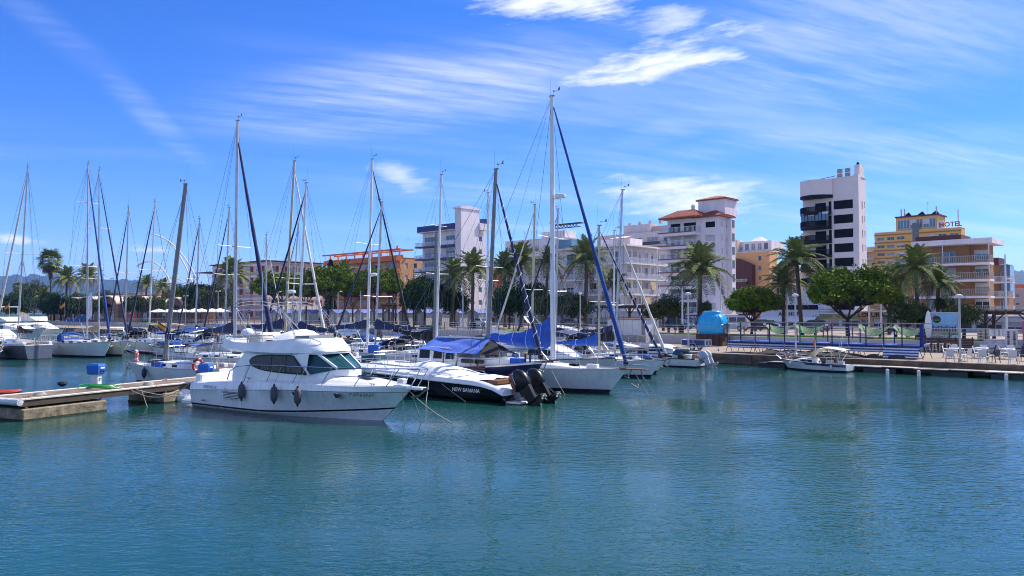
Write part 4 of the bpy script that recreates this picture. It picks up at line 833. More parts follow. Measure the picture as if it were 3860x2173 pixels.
# ---- generic small and middle motor boats
def motor_boat(label, p, deg, Lh, B=None, fb=.8, bow=1.05, hullm=GEL, boot=NAVYH, cabin=None, hood=None, bimini=None, arch=False, flyb=False, outb=0, group='motor boats in the marina', name='motor_boat', stripe=None, rails=True, screen=True, tarp=None, outm=GEL):
    B = B or Lh * .34; o = thing(name, label, 'motorboat', p, R(deg), group); sw = .88
    sheer = lambda t: fb + (bow - fb) * max(0, (t - .25) / .75) ** 1.4
    hl, rings = make_hull(o, Lh, B, sheer, [hullm, boot, ANTIF, stripe or GELD], rake=Lh * .13, sw=sw, full=.62, deckm=GEL, boot=(.03, .11))
    MB().tube([r[0] for r in rings], .03, 4).build('rub_rail', RUBBER, o); MB().tube([r[-1] for r in rings], .03, 4).build('rub_rail', RUBBER, o)
    if cabin:
        x0, x1, hc = cabin; ring = []
        for i in range(8):
            u = i / 7; x = x0 * Lh + (x1 - x0) * Lh * u; w = half_w(x / Lh, B, sw, .62) * (.8 - .15 * u); hh = hc * (1 - max(0, (u - .4) / .6) ** 1.2 * .92); z = sheer(x / Lh) - .05
            ring.append([V((x, -w, z)), V((x + .1, -w * .9, z + hh * .8)), V((x + .1, -w * .66, z + hh)), V((x + .1, w * .66, z + hh)), V((x + .1, w * .9, z + hh * .8)), V((x, w, z))])
        c = MB().loft(ring, False); c.add(ring[0], [(0, 1, 2, 3, 4, 5)]); cb = c.build('cabin', GEL, o, smooth=True)
        for s in (0, 1):
            for i0, i1 in ((0, 2), (2, 4)):
                ia, ib = (0, 1) if s == 0 else (5, 4); dy = V((0, -.014 if s == 0 else .014, 0)); q = [ring[i0][ia].lerp(ring[i0][ib], .35) + dy, ring[i1][ia].lerp(ring[i1][ib], .35) + dy, ring[i1][ia].lerp(ring[i1][ib], .92) + dy, ring[i0][ia].lerp(ring[i0][ib], .92) + dy]; c0 = sum(q, V()) / 4
                MB().add([p_.lerp(c0, .08) for p_ in q], [(0, 1, 2, 3)]).build('window', GLASSD, cb)
        if flyb:
            zt = sheer(.4) + hc; xa, xb = x0 * Lh - .5, x0 * Lh + (x1 - x0) * Lh * .55; w = B * .36
            fl = MB().loft([[V((x, -w * k, zt + .0)), V((x, -w * k * 1.02, zt + hh)), V((x, w * k * 1.02, zt + hh)), V((x, w * k, zt))] for x, hh, k in ((xa, .12, 1), (xa + .8, .5, 1), (xb - .9, .62, .9), (xb, .1, .6))], True, True, True).build('flybridge', GEL, o, smooth=True)
            MB().add([V((xb - 1.1, -w * .85, zt + .58)), V((xb - 1.1, w * .85, zt + .58)), V((xb - 1.35, w * .8, zt + .95)), V((xb - 1.35, -w * .8, zt + .95))], [(0, 1, 2, 3)]).build('fly_windscreen', GLASST, fl)
            if bimini:
                MB().cbox(xa - .2, xb - 1.0, -w, w, zt + 1.9, zt + 1.98, .03).build('hard_top', bimini, fl)
                for x in (xa + .3, xb - 1.4):
                    for s in (-1, 1): MB().tube([(x, s * w * .9, zt + .1), (x - .2, s * w * .9, zt + 1.9)], .03, 5).build('top_post', STEEL, fl)
    if arch:
        zt = sheer(.3); w = B * .42; h_ = arch
        ao = MB().loft([[V((x + dx_, s * w * k, zt + z)) for dx_ in (0,)] + [V((x + .35, s * w * k, zt + z))] for s, x, z, k in ((-1, Lh * .34, .2, 1.0), (-1, Lh * .22, h_ * .6, .98), (-1, Lh * .13, h_, .85), (1, Lh * .13, h_, .85), (1, Lh * .22, h_ * .6, .98), (1, Lh * .34, .2, 1.0))], False)
        ao2 = MB(); pts = [V((Lh * .34, -w, zt + .2)), V((Lh * .2, -w * .98, zt + h_ * .65)), V((Lh * .13, -w * .85, zt + h_)), V((Lh * .13, w * .85, zt + h_)), V((Lh * .2, w * .98, zt + h_ * .65)), V((Lh * .34, w, zt + .2))]
        for a_, b_ in zip(pts, pts[1:]): ao2.beam(a_, b_, .34, .09)
        ar = ao2.build('radar_arch', GEL, o); MB().lathe([(.12, 0), (.3, .04), (.3, .16), (.12, .22)], (Lh * .13, 0, zt + h_ + .12), 12).build('radar_dome', GEL, ar, smooth=50); MB().tube([(Lh * .13, .3, zt + h_), (Lh * .12, .3, zt + h_ + .7)], .015, 4).build('antenna', GEL, ar)
    if screen and not flyb:
        x = (cabin[0] if cabin else .5) * Lh; w = B * .36; z = sheer(.5) + (cabin[2] * .7 if cabin else 0)
        wsn = MB().add([V((x + .3, -w * .5, z)), V((x + .3, w * .5, z)), V((x, w * .45, z + .42)), V((x, -w * .45, z + .42)), V((x - .6, -w, z - .05)), V((x - .7, -w * .9, z + .36)), V((x - .6, w, z - .05)), V((x - .7, w * .9, z + .36))], [(0, 1, 2, 3), (4, 0, 3, 5), (1, 6, 7, 2)]).build('windscreen', GLASST, o)
        MB().tube([V((x - .7, -w * .9, z + .36)), V((x, -w * .45, z + .42)), V((x, w * .45, z + .42)), V((x - .7, w * .9, z + .36))], .018, 4).build('windscreen_frame', STEEL, wsn)
    if hood:
        x = (cabin[0] if cabin else .5) * Lh; w = B * .40; z = sheer(.3); rr = []
        for i in range(6):
            u = i / 5; xx = x + .1 - 1.7 * u; hh = .75 + .45 * math.sin(u * math.pi * .6); rr.append([V((xx, w * math.cos(k * math.pi / 8), z + hh * math.sin(k * math.pi / 8) ** .55)) for k in range(9)])
        ho = MB().loft(rr, False).build('canopy', hood, o, smooth=60)
        for k in (1, 6): MB().add([p_ * 1 + V((0, -.012 if k > 4 else .012, .01)) for p_ in (rr[1][k].lerp(rr[1][k + 1], .1), rr[1][k].lerp(rr[1][k + 1], .8), rr[3][k].lerp(rr[3][k + 1], .8), rr[3][k].lerp(rr[3][k + 1], .1))], [(0, 1, 2, 3)]).build('canopy_window', mat('clear_vinyl', (.25, .28, .30), .2), ho)
    if bimini and not flyb:
        x = Lh * .25; w = B * .4; z = sheer(0) + 1.45; cloth(o, 'bimini', (x - .8, -w, z), (x + 1.0, -w, z), (x + 1.0, w, z), (x - .8, w, z), bimini, -.12, .02, seed=int(Lh * 10))
        for xx in (x - .75, x + .95): MB().tube([(x, -w, sheer(.2)), (xx, -w, z), (xx, w, z), (x, w, sheer(.2))], .014, 4).build('bimini_hoop', STEEL, o)
    if tarp: cloth(o, 'tarpaulin', (.1, -B * .45, fb + .25), (Lh * .62, -B * .4, fb + .35), (Lh * .62, B * .4, fb + .35), (.1, B * .45, fb + .25), tarp, -.3, .04, seed=4)
    if rails:
        for s, idx in ((-1, 0), (1, -1)):
            q = [rings[i][idx] + V((0, -s * .05 * idx if idx else .05, .42 if i > 8 else 0)) for i in (8, 9, 11, 13, 15, 16)]; MB().tube(q, .015, 5).build('bow_rail', STEEL, o)
            for i in (10, 12, 14): MB().tube([rings[i][idx], rings[i][idx] + V((0, 0, .42))], .012, 4).build('stanchion', STEEL, o)
    cr_ = random.Random(int(p[0] * 10 + Lh))
    for k in range(6):
        x = cr_.uniform(.05, .5) * Lh; y = cr_.uniform(-.36, .36) * B; s_ = cr_.uniform(.12, .28)
        MB().cbox(x - s_, x + s_, y - s_ * .7, y + s_ * .7, sheer(.2) - .05, sheer(.2) + s_ * 1.2, .03).build(cr_.choice(('seat_cushion', 'deck_locker', 'gear_bag')), cr_.choice((TEAK, MIDC, NAVYC, WHITEC, TANC, RUBBER, GELD, CREAMC)), o)
    for k in range(outb): outboard(o, 'outboard_motor', (k - (outb - 1) / 2) * .6, m=outm, k=.85, tilt=.45)
    return o
mo = motor_boat
def wat(px, py): return on(px, py, 0)
for i_, (px_, py_, dg_, l_, kw) in enumerate(((470, 1313, LD, 7.5, dict(cabin=(.4, .85, .5), bimini=WHITEC)), (655, 1300, RD, 8, dict(cabin=(.35, .85, .6), hood=MIDC)), (700, 1345, LD, 7, dict(cabin=(.45, .85, .4), tarp=MIDC)), (860, 1285, LD, 8, dict(cabin=(.35, .8, .6), bimini=MIDC)), (905, 1325, RD, 7.5, dict(cabin=(.4, .85, .5), hood=NAVYC)), (1060, 1330, RD, 8, dict(cabin=(.4, .88, .6), bimini=MIDC)), (1120, 1300, LD, 7.5, dict(cabin=(.4, .85, .5), tarp=NAVYC)), (1340, 1335, RD, 7, dict(cabin=(.42, .85, .45), hood=MIDC)), (1545, 1345, RD, 6.8, dict(cabin=(.45, .85, .4), bimini=BLUEC)), (1600, 1320, LD, 7.5, dict(cabin=(.4, .85, .5), hood=BLACKC)), (1745, 1322, RD, 7.5, dict(cabin=(.4, .85, .6))), (1690, 1345, LD, 7, dict(cabin=(.4, .85, .5), tarp=WHITEC)), (2200, 1345, RD, 7, dict(cabin=(.4, .85, .5), tarp=BLUEC)), (2280, 1330, LD, 7, dict(cabin=(.4, .85, .5), hood=BLACKC)))):
    mo([('white day boat under a white bimini by the far pontoon'), 'white cruiser with blue hood behind the cream sloop', 'low boat under a blue tarpaulin beside the grey mast', 'cabin boat with blue bimini below the tall navy jib', 'white cruiser with navy hood behind the long boom cover', 'sports cruiser with blue bimini behind the flybridge', 'runabout under a navy tarpaulin before the road sign', 'small cruiser with blue hood before the parked van', 'small boat with bright blue bimini left of the blue tarpaulin', 'cruiser with black hood under the bare white mast', 'plain white cabin boat before the slate blue hatchback', 'small boat under a white cover behind the blue tarpaulin', 'boat under a bright blue tarpaulin right of the white mast', 'cruiser with black hood before the white shed'][i_], on(px_, py_, 0), dg_, l_, **kw)
mo('large white motor yacht with hard top flybridge at the picture edge', wat(-60, 1290), RD + 8, 14, 4.2, 1.5, 2.0, cabin=(.16, .78, 1.3), flyb=True, bimini=GEL, group=None)
mo('white raked cruiser behind the slate grey sailing boat', wat(60, 1283), RD + 5, 12.5, 3.8, 1.3, 1.8, cabin=(.2, .85, 1.5), flyb=True, group=None)
mo('old launch with dark windows beside the brown sail cover', wat(-40, 1312), RD, 9, 2.9, 1.0, 1.2, cabin=(.15, .7, 1.2), screen=False)
mo('small boat with black vinyl canopy and life ring by the arches', wat(545, 1296), LD, 7, cabin=(.4, .8, .5), hood=BLACKC, hullm=NAVYH)
mo('cabin boat under a tan awning near the tiled arcade', wat(600, 1282), LD, 7.5, cabin=(.35, .8, .6), bimini=TANC)
mo('white day boat with a low bow between the moored masts', wat(760, 1330), RD, 7.5, cabin=(.35, .85, .55))
mo('white speedboat with blue cover left of the parked van', wat(985, 1300), RD, 7, cabin=(.45, .85, .4), tarp=MIDC)
mo('cabin cruiser with navy canopy beside the van', wat(1170, 1345), RD, 7.5, 2.6, .9, 1.1, cabin=(.4, .85, .5), hood=NAVYC)
mo('white cruiser with stepped windscreen under the navy boom', wat(1250, 1352), RD + 4, 8, 2.7, .9, 1.15, cabin=(.38, .88, .6), bimini=MIDC)
mo('cabin boat with black canopy and grey hull below the sloping boom', wat(1420, 1380), RD, 8.2, 2.6, .85, 1.0, hullm=GELD, cabin=(.42, .86, .5), hood=BLACKC, bimini=MIDC)
mo('low white sports cruiser tucked behind the black hull', wat(1290, 1420), RD, 7.5, 2.6, .75, .95, cabin=(.45, .9, .4))
mo('white cruiser with black framed wheelhouse windows behind the blue tarpaulin', wat(1905, 1400), RD, 8.6, 2.9, 1.0, 1.2, cabin=(.3, .72, .95), screen=False)
mo('white motor cruiser with swept radar arch on the far quay', on(1960, 1290, .2), RD + 6, 10.5, 3.5, 1.2, 1.6, cabin=(.3, .85, 1.0), arch=2.1, group=None)
mo('white cabin boat under navy tarpaulins beside the quay end', wat(2380, 1372), RD, 6.2, 2.4, .9, 1.05, cabin=(.3, .7, .75), tarp=NAVYC, screen=False)
mo('small white outboard boat with grey hooded engine at the quay', wat(2640, 1386), 140, 4.6, 1.9, .62, .75, cabin=(.4, .8, .35), outb=2, rails=False, outm=mat('grey_engine_hood', (.42, .44, .50), .6))

# ---- small cabin boat moored along the quay
gp = on(3198, 1406, 0)
gb = motor_boat('small white cabin boat with dark stripe and cream bimini moored at the quay', gp + V((.35, .45, 0)), 135.2, 4.95, 1.75, .5, .72, hullm=GEL, boot=ANTIF, stripe=GEL, cabin=(.46, .8, .36), screen=False, rails=True, group=None, name='cabin_boat')
MB().tube([(x, .885 * min(1, 1.15 - max(0, (x / 4.95 - .5)) * 1.2 * (x / 4.95)), .40 + .03 * x) for x in (0, 1, 2, 2.8)], .045, 4).build('hull_stripe', NAVYH, gb)
b = MB(); rr = []
for x, z in ((2.75, 1.02), (2.5, 1.3), (2.0, 1.55), (1.5, 1.68), (.9, 1.64), (.1, 1.52)): rr.append([V((x, .7 * (k / 3 - 1), z - .08 * (k / 3 - 1) ** 2)) for k in range(7)])
b.loft(rr, False); b.loft([[p - V((0, 0, .02)) for p in r] for r in rr], False); b.build('bimini', CREAMC, gb, smooth=60)
for x in (1.9, 1.0, .3):
    for s in (-1, 1): MB().tube([(1.0, s * .75, .5), (x, s * .7, 1.55)], .013, 4).build('bimini_strut', STEEL, gb)
for x, y in ((.75, .5), (1.0, -.4)): MB().tube([(x, y, .5), (x - .35, y, 2.45)], .013, 4).build('fishing_rod', FENDW, gb)
MB().tube([(4.85, .15, .72), (5.2, .2, 1.0), (5.0, .3, 1.05), (4.5, .6, .75)], .02, 5).build('pulpit', STEEL, gb)
life_ring('faded life ring on the bow of the quay cabin boat', on_boat(gb, (4.35, .2, .98)), R(135), .19, .05)
fender('white fender on the bow of the quay cabin boat', on_boat(gb, (3.9, .78, .35)), FENDW, .07, .3, on_boat(gb, (3.9, .7, .75)))
fender('white fender at the stern of the quay cabin boat', on_boat(gb, (.95, .93, .18)), FENDW, .07, .3, on_boat(gb, (.95, .88, .6)))

# ================================================================== pontoon and quay side
PRZ = math.atan2(.907, .42)
po = thing('pontoon', 'planked floating pontoon with pale kerbs on concrete floats', 'pontoon', (-16.4 - .907 * 1.05, 32.6 + .42 * 1.05, 0), PRZ)   # local x along the walkway, y to its left
PT = .80
pm = []; WEED = mat('green_brown_weed', (.045, .05, .022), .9, c2=(.015, .016, .010), scale=6, bump=.8, bscale=20)
for k in range(4):
    b = MB(); b.cbox(-.065, .065, -.93, .93, PT - .045, PT, .008); me = b.mesh('plank', mat('weathered_plank_%d' % k, [(.27, .20, .15), (.21, .155, .115), (.31, .24, .18), (.16, .115, .085)][k], .85, var=.28, scale=3, bump=.4, bscale=22, stretch=(6, 1, 1))); pm.append(me)
x = -3.98
while x < 18:
    inst(random.choice(pm), 'plank', po, (x, random.uniform(-.006, .006), random.uniform(-.004, .004))); x += .148
b = MB()
while x < 44: b.box(x - .065, x + .065, -.93, .93, PT - .045, PT); x += .148
o = b.build('plank', pm[0].materials[0], po); o['kind'] = 'stuff'
for s in (-1, 1):
    for i in range(8): MB().cbox(-4.05 + i * 6, 1.93 + i * 6, s * 1.01 - .075, s * 1.01 + .075, PT - .03, PT + .03, .015).build('kerb', PALEC, po)
    for i in range(8): MB().box(-4.05 + i * 6, 1.94 + i * 6, s * 1.0 - .05, s * 1.0 + .05, PT - .27, PT - .034).build('side_beam', mat('wet_brown_timber', (.075, .052, .037), .8, var=.35, scale=2, stretch=(1, 8, 8)), po)
for i in range(16): MB().box(-3.6 + i * 3, -3.48 + i * 3, -.94, .94, PT - .25, PT - .06).build('cross_beam', mat('wet_brown_timber', (.135, .095, .068)), po)
for xf in (-4.0, 2.3, 8.6, 15.2, 22, 29, 36):
    MB().cbox(xf, xf + 3.5, -1.12, 1.12, -.45, .44, .04).build('float', CONC, po)
    MB().cbox(xf - .015, xf + 3.515, -1.135, 1.135, -.42, .09, .04).build('weed_band', WEED, po)
    for k in range(12): MB().box(xf + .12 + k * .28, xf + .22 + k * .28, -1.0, 1.0, .445, .475).build('float_grate', mat('dark_grate', (.035, .033, .03), .8), po)
    for s in (-1, 1):
        for q in (.2, 3.3): MB().box(xf + q - .04, xf + q + .04, s * 1.0 - .04, s * 1.0 + .04, .44, PT - .2).build('float_bracket', mat('rusty_steel', (.16, .10, .07), .7), po)
MB().tube([(-4.15, -1.2, PT - .08), (-4.15, 1.1, PT - .08)], .13, 10).build('end_bumper', mat('grey_white_padding', (.58, .58, .58), .6, var=.2, bump=.8, bscale=6), po, smooth=True)
for x_, y_ in ((.6, -.9), (-3.7, -.9), (4.2, .9), (6.3, -.9)): MB().tube([(x_ - .14, y_, PT + .08), (x_ + .14, y_, PT + .08)], .022, 6).tube([(x_ - .05, y_, PT), (x_ - .05, y_, PT + .08)], .02, 5).tube([(x_ + .05, y_, PT), (x_ + .05, y_, PT + .08)], .02, 5).build('mooring_cleat', mat('rusty_steel', (.16, .10, .07)), po)
def pedestal(label, p, k=1.0):
    o = thing('service_pedestal', label, 'power pedestal', p, PRZ + R(20), 'blue topped service pedestals')
    MB().cbox(-.16 * k, .16 * k, -.16 * k, .16 * k, 0, .5 * k, .03).build('post', GELD, o)
    rr = [[V((x, y, z)) for x, y in ((-w, -w), (w, -w), (w, w), (-w, w))] for z, w in ((.46 * k, .2 * k), (.5 * k, .25 * k), (.82 * k, .27 * k), (.9 * k, .22 * k))]
    hd_ = MB().loft(rr, True, True, True).build('head', BLUEP, o)
    MB().box(-.14 * k, .14 * k, -.285 * k, -.262 * k, .70 * k, .77 * k).build('socket_strip', GELD, hd_)
    for i in range(3): MB().box((-.14 + i * .11) * k, (-.07 + i * .11) * k, -.285 * k, -.26 * k, .56 * k, .64 * k).build('socket', mat('dark_blue_plastic', (.01, .04, .2), .4), hd_)
    MB().lathe([(.06, 0), (.06, .06)], (0, -.17 * k, .25 * k), 8).build('water_tap', STEEL, o); return o
pedestal('blue topped white service pedestal above the green hose', on(362, 1453, PT), 1.05)
pedestal('bright blue service pedestal behind the flybridge cruiser stern', on(775, 1442, PT), .95)
pedestal('blue service pedestal among the boats behind the black hull', V((-9.0, 51.2, PT)), 1.25)
hp = on(378, 1463, PT + .02); b = MB()
for j in range(5):
    c = V((random.uniform(-.35, .35), random.uniform(-.2, .2), .02 + .02 * j)); r_ = random.uniform(.35, .62)
    b.tube([c + V((math.cos(a) * r_ * 1.3, math.sin(a) * r_ * .75, .02 * math.sin(a * 3))) for a in [2 * math.pi * k / 22 for k in range(23)]], .022, 5)
tag(b.build('water_hose', mat('green_hose', (.02, .30, .06), .4), loc=hp, smooth=True), 'coiled bright green water hose on the pontoon planks', 'hose')
tag(MB().ball((0, 0, .0), .42, .42, .38, 14, 8).build('mooring_buoy', FENDW, loc=on(692, 1497, .18), smooth=80), 'round white mooring buoy between pontoon and flybridge cruiser', 'buoy')
tag(MB().tube([V((-.6, -.5, 0)), V((.55, .6, .15))], .13, 10).build('log_fender', mat('pale_wet_timber', (.36, .27, .18), .8, var=.3), loc=on(632, 1492, .30), smooth=True), 'round timber fender log lying under the pontoon edge', 'log')
# red inflatable behind the pontoon
dg = thing('rubber_dinghy', 'red rubber dinghy floating behind the pontoon at the picture edge', 'dinghy', on(-8, 1490, 0), R(14))
dg.scale = (.6, .55, .5)
b = MB(); b.tube([V((-1.6, -.55, .25)), V((.7, -.55, .25)), V((1.3, -.35, .3)), V((1.55, 0, .36)), V((1.3, .35, .3)), V((.7, .55, .25)), V((-1.6, .55, .25))], .2, 8).build('tube', mat('red_hypalon', (.42, .045, .03), .6), dg, smooth=True)
MB().box(-1.5, 1.1, -.4, .4, .08, .14).build('floor', mat('grey_rubber', (.12, .12, .13), .7), dg); MB().box(-1.55, -1.45, -.4, .4, .1, .45).build('transom', TEAK, dg); MB().box(-.3, 0, -.5, .5, .3, .34).build('thwart', TEAK, dg)
for i_, (px_, py_) in enumerate(((150, 1492), (560, 1452))):
    b = MB(); [b.torus((0, 0, .02 + .03 * k), .22 - .02 * k, .022, 'z', 16, 5) for k in range(4)]; tag(b.build('rope_coil', ROPE, loc=on(px_, py_, PT)), ['flat coil of pale rope near the pontoon end', 'flat coil of pale rope on the planks toward the cruiser'][i_], 'rope')
tag(MB().lathe([(.04, 0), (.14, .05), (.2, .12), (.18, .2), (.06, .24)], n=10).build('rope_coil', mat('dark_tarred_rope', (.03, .025, .025), .9), loc=on(235, 1458, PT)), 'small dark rope coil on the pontoon kerb', 'rope')

# mooring lines
def W2(o, p): return on_boat(o, p)
for lb, a, c, sg in [('slack line from the pontoon cleat to the cruiser stern', po.matrix_basis @ V((.6, -.9, PT + .06)), W2(cr, (.15, -1.45, 1.1)), .55),
                     ('second slack line from the pontoon to the cruiser stern', po.matrix_basis @ V((.7, -.9, PT + .06)), W2(cr, (.2, 1.2, 1.1)), .6),
                     ('line from the pontoon corner down into the water', po.matrix_basis @ V((-3.7, -.95, PT)), on(118, 1580, -.1), 0),
                     ('short line from the pontoon into the water beside the log', po.matrix_basis @ V((1.2, -1.05, PT - .1)), on(558, 1545, -.1), 0),
                     ('bow line of the cruiser running down to the right', W2(cr, (11.1, -.1, 1.2)), on(1718, 1600, -.1), .12),
                     ('taut bow line of the cruiser hanging nearly upright', W2(cr, (11.0, -.3, 1.15)), on(1525, 1610, -.1), .05),
                     ('bow line of the cruiser between two others', W2(cr, (11.2, 0, 1.1)), on(1592, 1600, -.1), .04),
                     ('thin line along the near hull side of the cruiser', W2(cr, (3.95, -1.52, 1.4)), W2(cr, (2.6, -1.66, .95)), .65),
                     ('line crossing the black hull from its cleat to the left', W2(sb, (4.4, 1.3, 1.1)), on(1604, 1530, -.1), .05),
                     ('line crossing the black hull from its cleat to the right', W2(sb, (4.35, 1.3, 1.1)), on(1770, 1525, -.1), .04),
                     ('bow line of the navy motor sailer to the right', W2(ms, (10.2, -.3, 1.55)), on(2110, 1500, -.1), .05),
                     ('bow line of the large white sloop beside the outboards', W2(sl, (8.4, -1.5, 1.1)), on(2135, 1497, -.1), .05),
                     ('left one of two bow lines below the sloop anchor', W2(sl, (12.3, -.1, 1.1)), on(2448, 1497, -.1), .0),
                     ('right one of two bow lines below the sloop anchor', W2(sl, (12.5, .1, 1.1)), on(2477, 1498, -.1), .0),
                     ('bow line of the cream sloop crossing the pontoon side', W2(ch, (7.6, .1, 1.1)), on(452, 1432, .0), .02),
                     ('second bow line of the cream sloop', W2(ch, (7.5, .2, 1.05)), on(462, 1436, .0), .05)]:
    line(lb, arc(a, c, sg, 14))
for i, (px, py, tx, ty) in enumerate(((35, 1290, 110, 1360), (440, 1300, 500, 1345), (455, 1285, 455, 1340), (220, 1295, 233, 1342))):
    a = on(px, py, 1.1) if 0 else at(px, py, 70); line(['bow line of the leftmost sailing boat', 'bow line of the sailing boat with bright blue jib', 'upright line at the bright blue jib bow', 'stern line of the slate grey sailing boat'][i], arc(a, on(tx, ty, -.1), .0, 4), .02)

# dock of floats along the quay, rocks, white piles
dk = thing('floating_dock', 'low floating dock with black floats along the quay wall', 'dock', (*nb(0, 55.4), 0), RZ)      # local x towards the right
DPL = [mat('dock_plank_pale', (.44, .39, .32), .85, var=.2, scale=3), mat('dock_plank_dark', (.07, .062, .055), .85, var=.3, scale=3), mat('dock_plank_mid', (.27, .22, .17), .85, var=.3)]
for i in range(-13, 24):
    for r_, (y0, y1) in enumerate(((-.75, -.4), (-.37, -.02), (.01, .36), (.39, .74))):
        MB().box(i * 2 + .015, i * 2 + 1.985, y0, y1, .36, .42).build('dock_plank', DPL[(i * 7 + r_ * 3) % 3 if r_ else (1 if i % 2 else 0)], dk)
for i in range(-7, 13):
    MB().cbox(i * 3.9 + (i % 3) * .3, i * 3.9 + 2.1 + (i % 3) * .3, -.72, .7, -.3, .34, .05).build('float', mat('black_plastic_float', (.012, .013, .016), .45), dk)
ROCK = mat('shore_rock', (.40, .32, .23), .9, var=.4, scale=2.5, bump=.6, bscale=7, c2=(.13, .10, .07))
def rock(r, seed):
    rnd = random.Random(seed); b = MB(); m_, n_ = 6, 9; rings = []
    for i in range(m_ + 1):
        rings.append([V((r * 1.3 * math.sin(math.pi * i / m_) * math.cos(2 * math.pi * k / n_), r * .9 * math.sin(math.pi * i / m_) * math.sin(2 * math.pi * k / n_), -r * .7 * math.cos(math.pi * i / m_))) * (1 + rnd.uniform(-.16, .16) * (0 < i < m_)) for k in range(n_)])
    return b.loft(rings, True).mesh('rock', ROCK, 60)
rk = [rock(.5, i) for i in range(5)]
struct(MB().prism([nb(-44, QN - .0), nb(-44, QN + .5), nb(250, QN + .5), nb(250, QN - .0)], -1, .10).build('quay_weed_band', WEED))
for i in range(30):
    s = -40 + i * 1.5 + random.uniform(-.4, .4); x, y = nb(s, 56.0 + random.uniform(-.25, .1)); sc = random.uniform(.55, 1.0)
    tag(inst(rk[i % 5], 'rock', None, (x, y, random.uniform(-.05, .12)), random.random() * 6, scale=sc), 'tan shore rock between the dock floats and the quay wall', 'rock', 'rocks under the quay edge')
for i, (px, py) in enumerate(((3345, 1412), (3463, 1418), (3793, 1432))):
    o = MB().lathe([(.10, -.6), (.105, .28), (.09, .33), (.03, .35)], loc if False else (0, 0, 0), 10).build('mooring_post', FENDW, loc=on(px, py, 0), smooth=True)
    tag(o, ['white capped mooring post left of the next two by the dock', 'white mooring post in the middle of three by the dock', 'white mooring post nearest the picture edge'][i], 'post')

# ---- railing of the promenade
rl = thing('promenade_railing', 'long steel railing on top of the promenade wall', 'railing', (*nb(0, WN + .12), PZ), RZ)
RPM = mat('rusty_rail_post', (.10, .055, .04), .7); RTM = mat('pale_rail_tube', (.55, .55, .57), .4, .3)
pmesh = MB().box(-.04, .04, -.04, .04, -.08, 1.02).box(-.09, .09, -.06, .06, -.22, -.02).mesh('post', RPM)
for i in range(-16, 78):
    if -75 < 0: inst(pmesh, 'post', rl, (-i * 2.6, 0, .0))
for z, r_ in ((1.02, .035), (.74, .022), (.48, .022), (.22, .022)):
    for j in range(-3, 13): MB().tube([(-j * 15.6 - 15.55, 0, z), (-j * 15.6, 0, z)], r_, 6).build('rail_tube', RTM, rl)
# ---- lamps
def lamp(label, p, h, kind=0, rz=0.0):
    o = thing('street_lamp', label, 'street lamp', p, rz, 'street lamps of the harbour front')
    MB().lathe([(.13, 0), (.13, .25), (.075, .3), (.06, h)], n=10).build('post', mat('lamp_post_paint', (.52, .50, .47), .5, .2), o, smooth=True)
    if kind == 0:
        MB().lathe([(.07, h - .05), (.21, h), (.24, h + .06), (.21, h + .16), (.08, h + .2)], n=14).build('lamp_head', FENDW, o, smooth=50)
    else:
        for s in ((-1, 1) if kind == 2 else (1,)):
            MB().tube([(0, 0, h - .1), (s * .3, 0, h + .05), (s * .55, 0, h + .08)], .03, 5).build('arm', mat('lamp_post_paint', (.52, .50, .47)), o); MB().ball((s * .75, 0, h + .1), .36, .16, .11, 10, 6).build('lamp_head', FENDW, o, smooth=60)
    return o
LAMPS = [(3620, 1366, 1122, 0, 'street lamp beside the white terrace tables'), (3000, 1346, 1118, 0, 'street lamp in front of the big umbrella pine'), (2595, 1328, 1112, 0, 'street lamp beside the small blue trailer')]
for px, by, ty, k, lb in LAMPS:
    p = on(px, by, QZ); lamp(lb, p, at(px, ty, p.y).z - QZ, k)
for px, n, ty, k, lb in [(2187, 77, 1110, 0, 'street lamp between the two balcony blocks'), (1500, 77, 1105, 1, 'street lamp left of the round dark green tree'), (1274, 77, 1102, 1, 'street lamp before the umbrella pine grove'), (1048, 77, 1103, 1, 'street lamp before the red shuttered block'), (822, 77, 1100, 2, 'street lamp left of the tallest marina mast'), (700, 76, 1118, 2, 'street lamp beside the white steel arches'), (1850, 76, 1118, 0, 'street lamp behind the plain white mast')]:
    p = row(px, n, PZ); lamp(lb, p, at(px, ty, p.y).z - PZ, k, R(-40))
for px, n, ty, lb in [(2478, 88, 938, 'tall white pole before the balcony block'), (2572, 80, 1085, 'white pole left of the blue kiosk'), (2716, 84, 1058, 'white pole right of the red roofed tower palm'), (2966, 84, 1060, 'white pole in front of the striped shop awning'), (3275, 90, 1130, 'slim white pole right of the big umbrella pine'), (3320, 92, 1140, 'slim white pole before the orange shop sign'), (3792, 80, 960, 'tall white mast with lamps at the right end'), (1745, 86, 1065, 'slim white pole among the palms'), (1945, 86, 1060, 'slim white pole before the dark ficus'), (1360, 84, 1070, 'slim white pole between pines and huts')]:
    p = row(px, n, PZ); h = at(px, ty, p.y).z - PZ; o = thing('lamp_mast', lb, 'pole', p, 0, 'white poles along the promenade')
    MB().lathe([(.12, 0), (.10, h * .5), (.06, h)], n=8).build('pole', ALUW, o, smooth=True); MB().beam((-.25, 0, h * .72), (.3, 0, h * .72), .05, .05).build('bracket', ALUW, o); MB().cbox(.2, .55, -.1, .1, h * .72 - .12, h * .72, .02).build('lamp_head', FENDW, o)
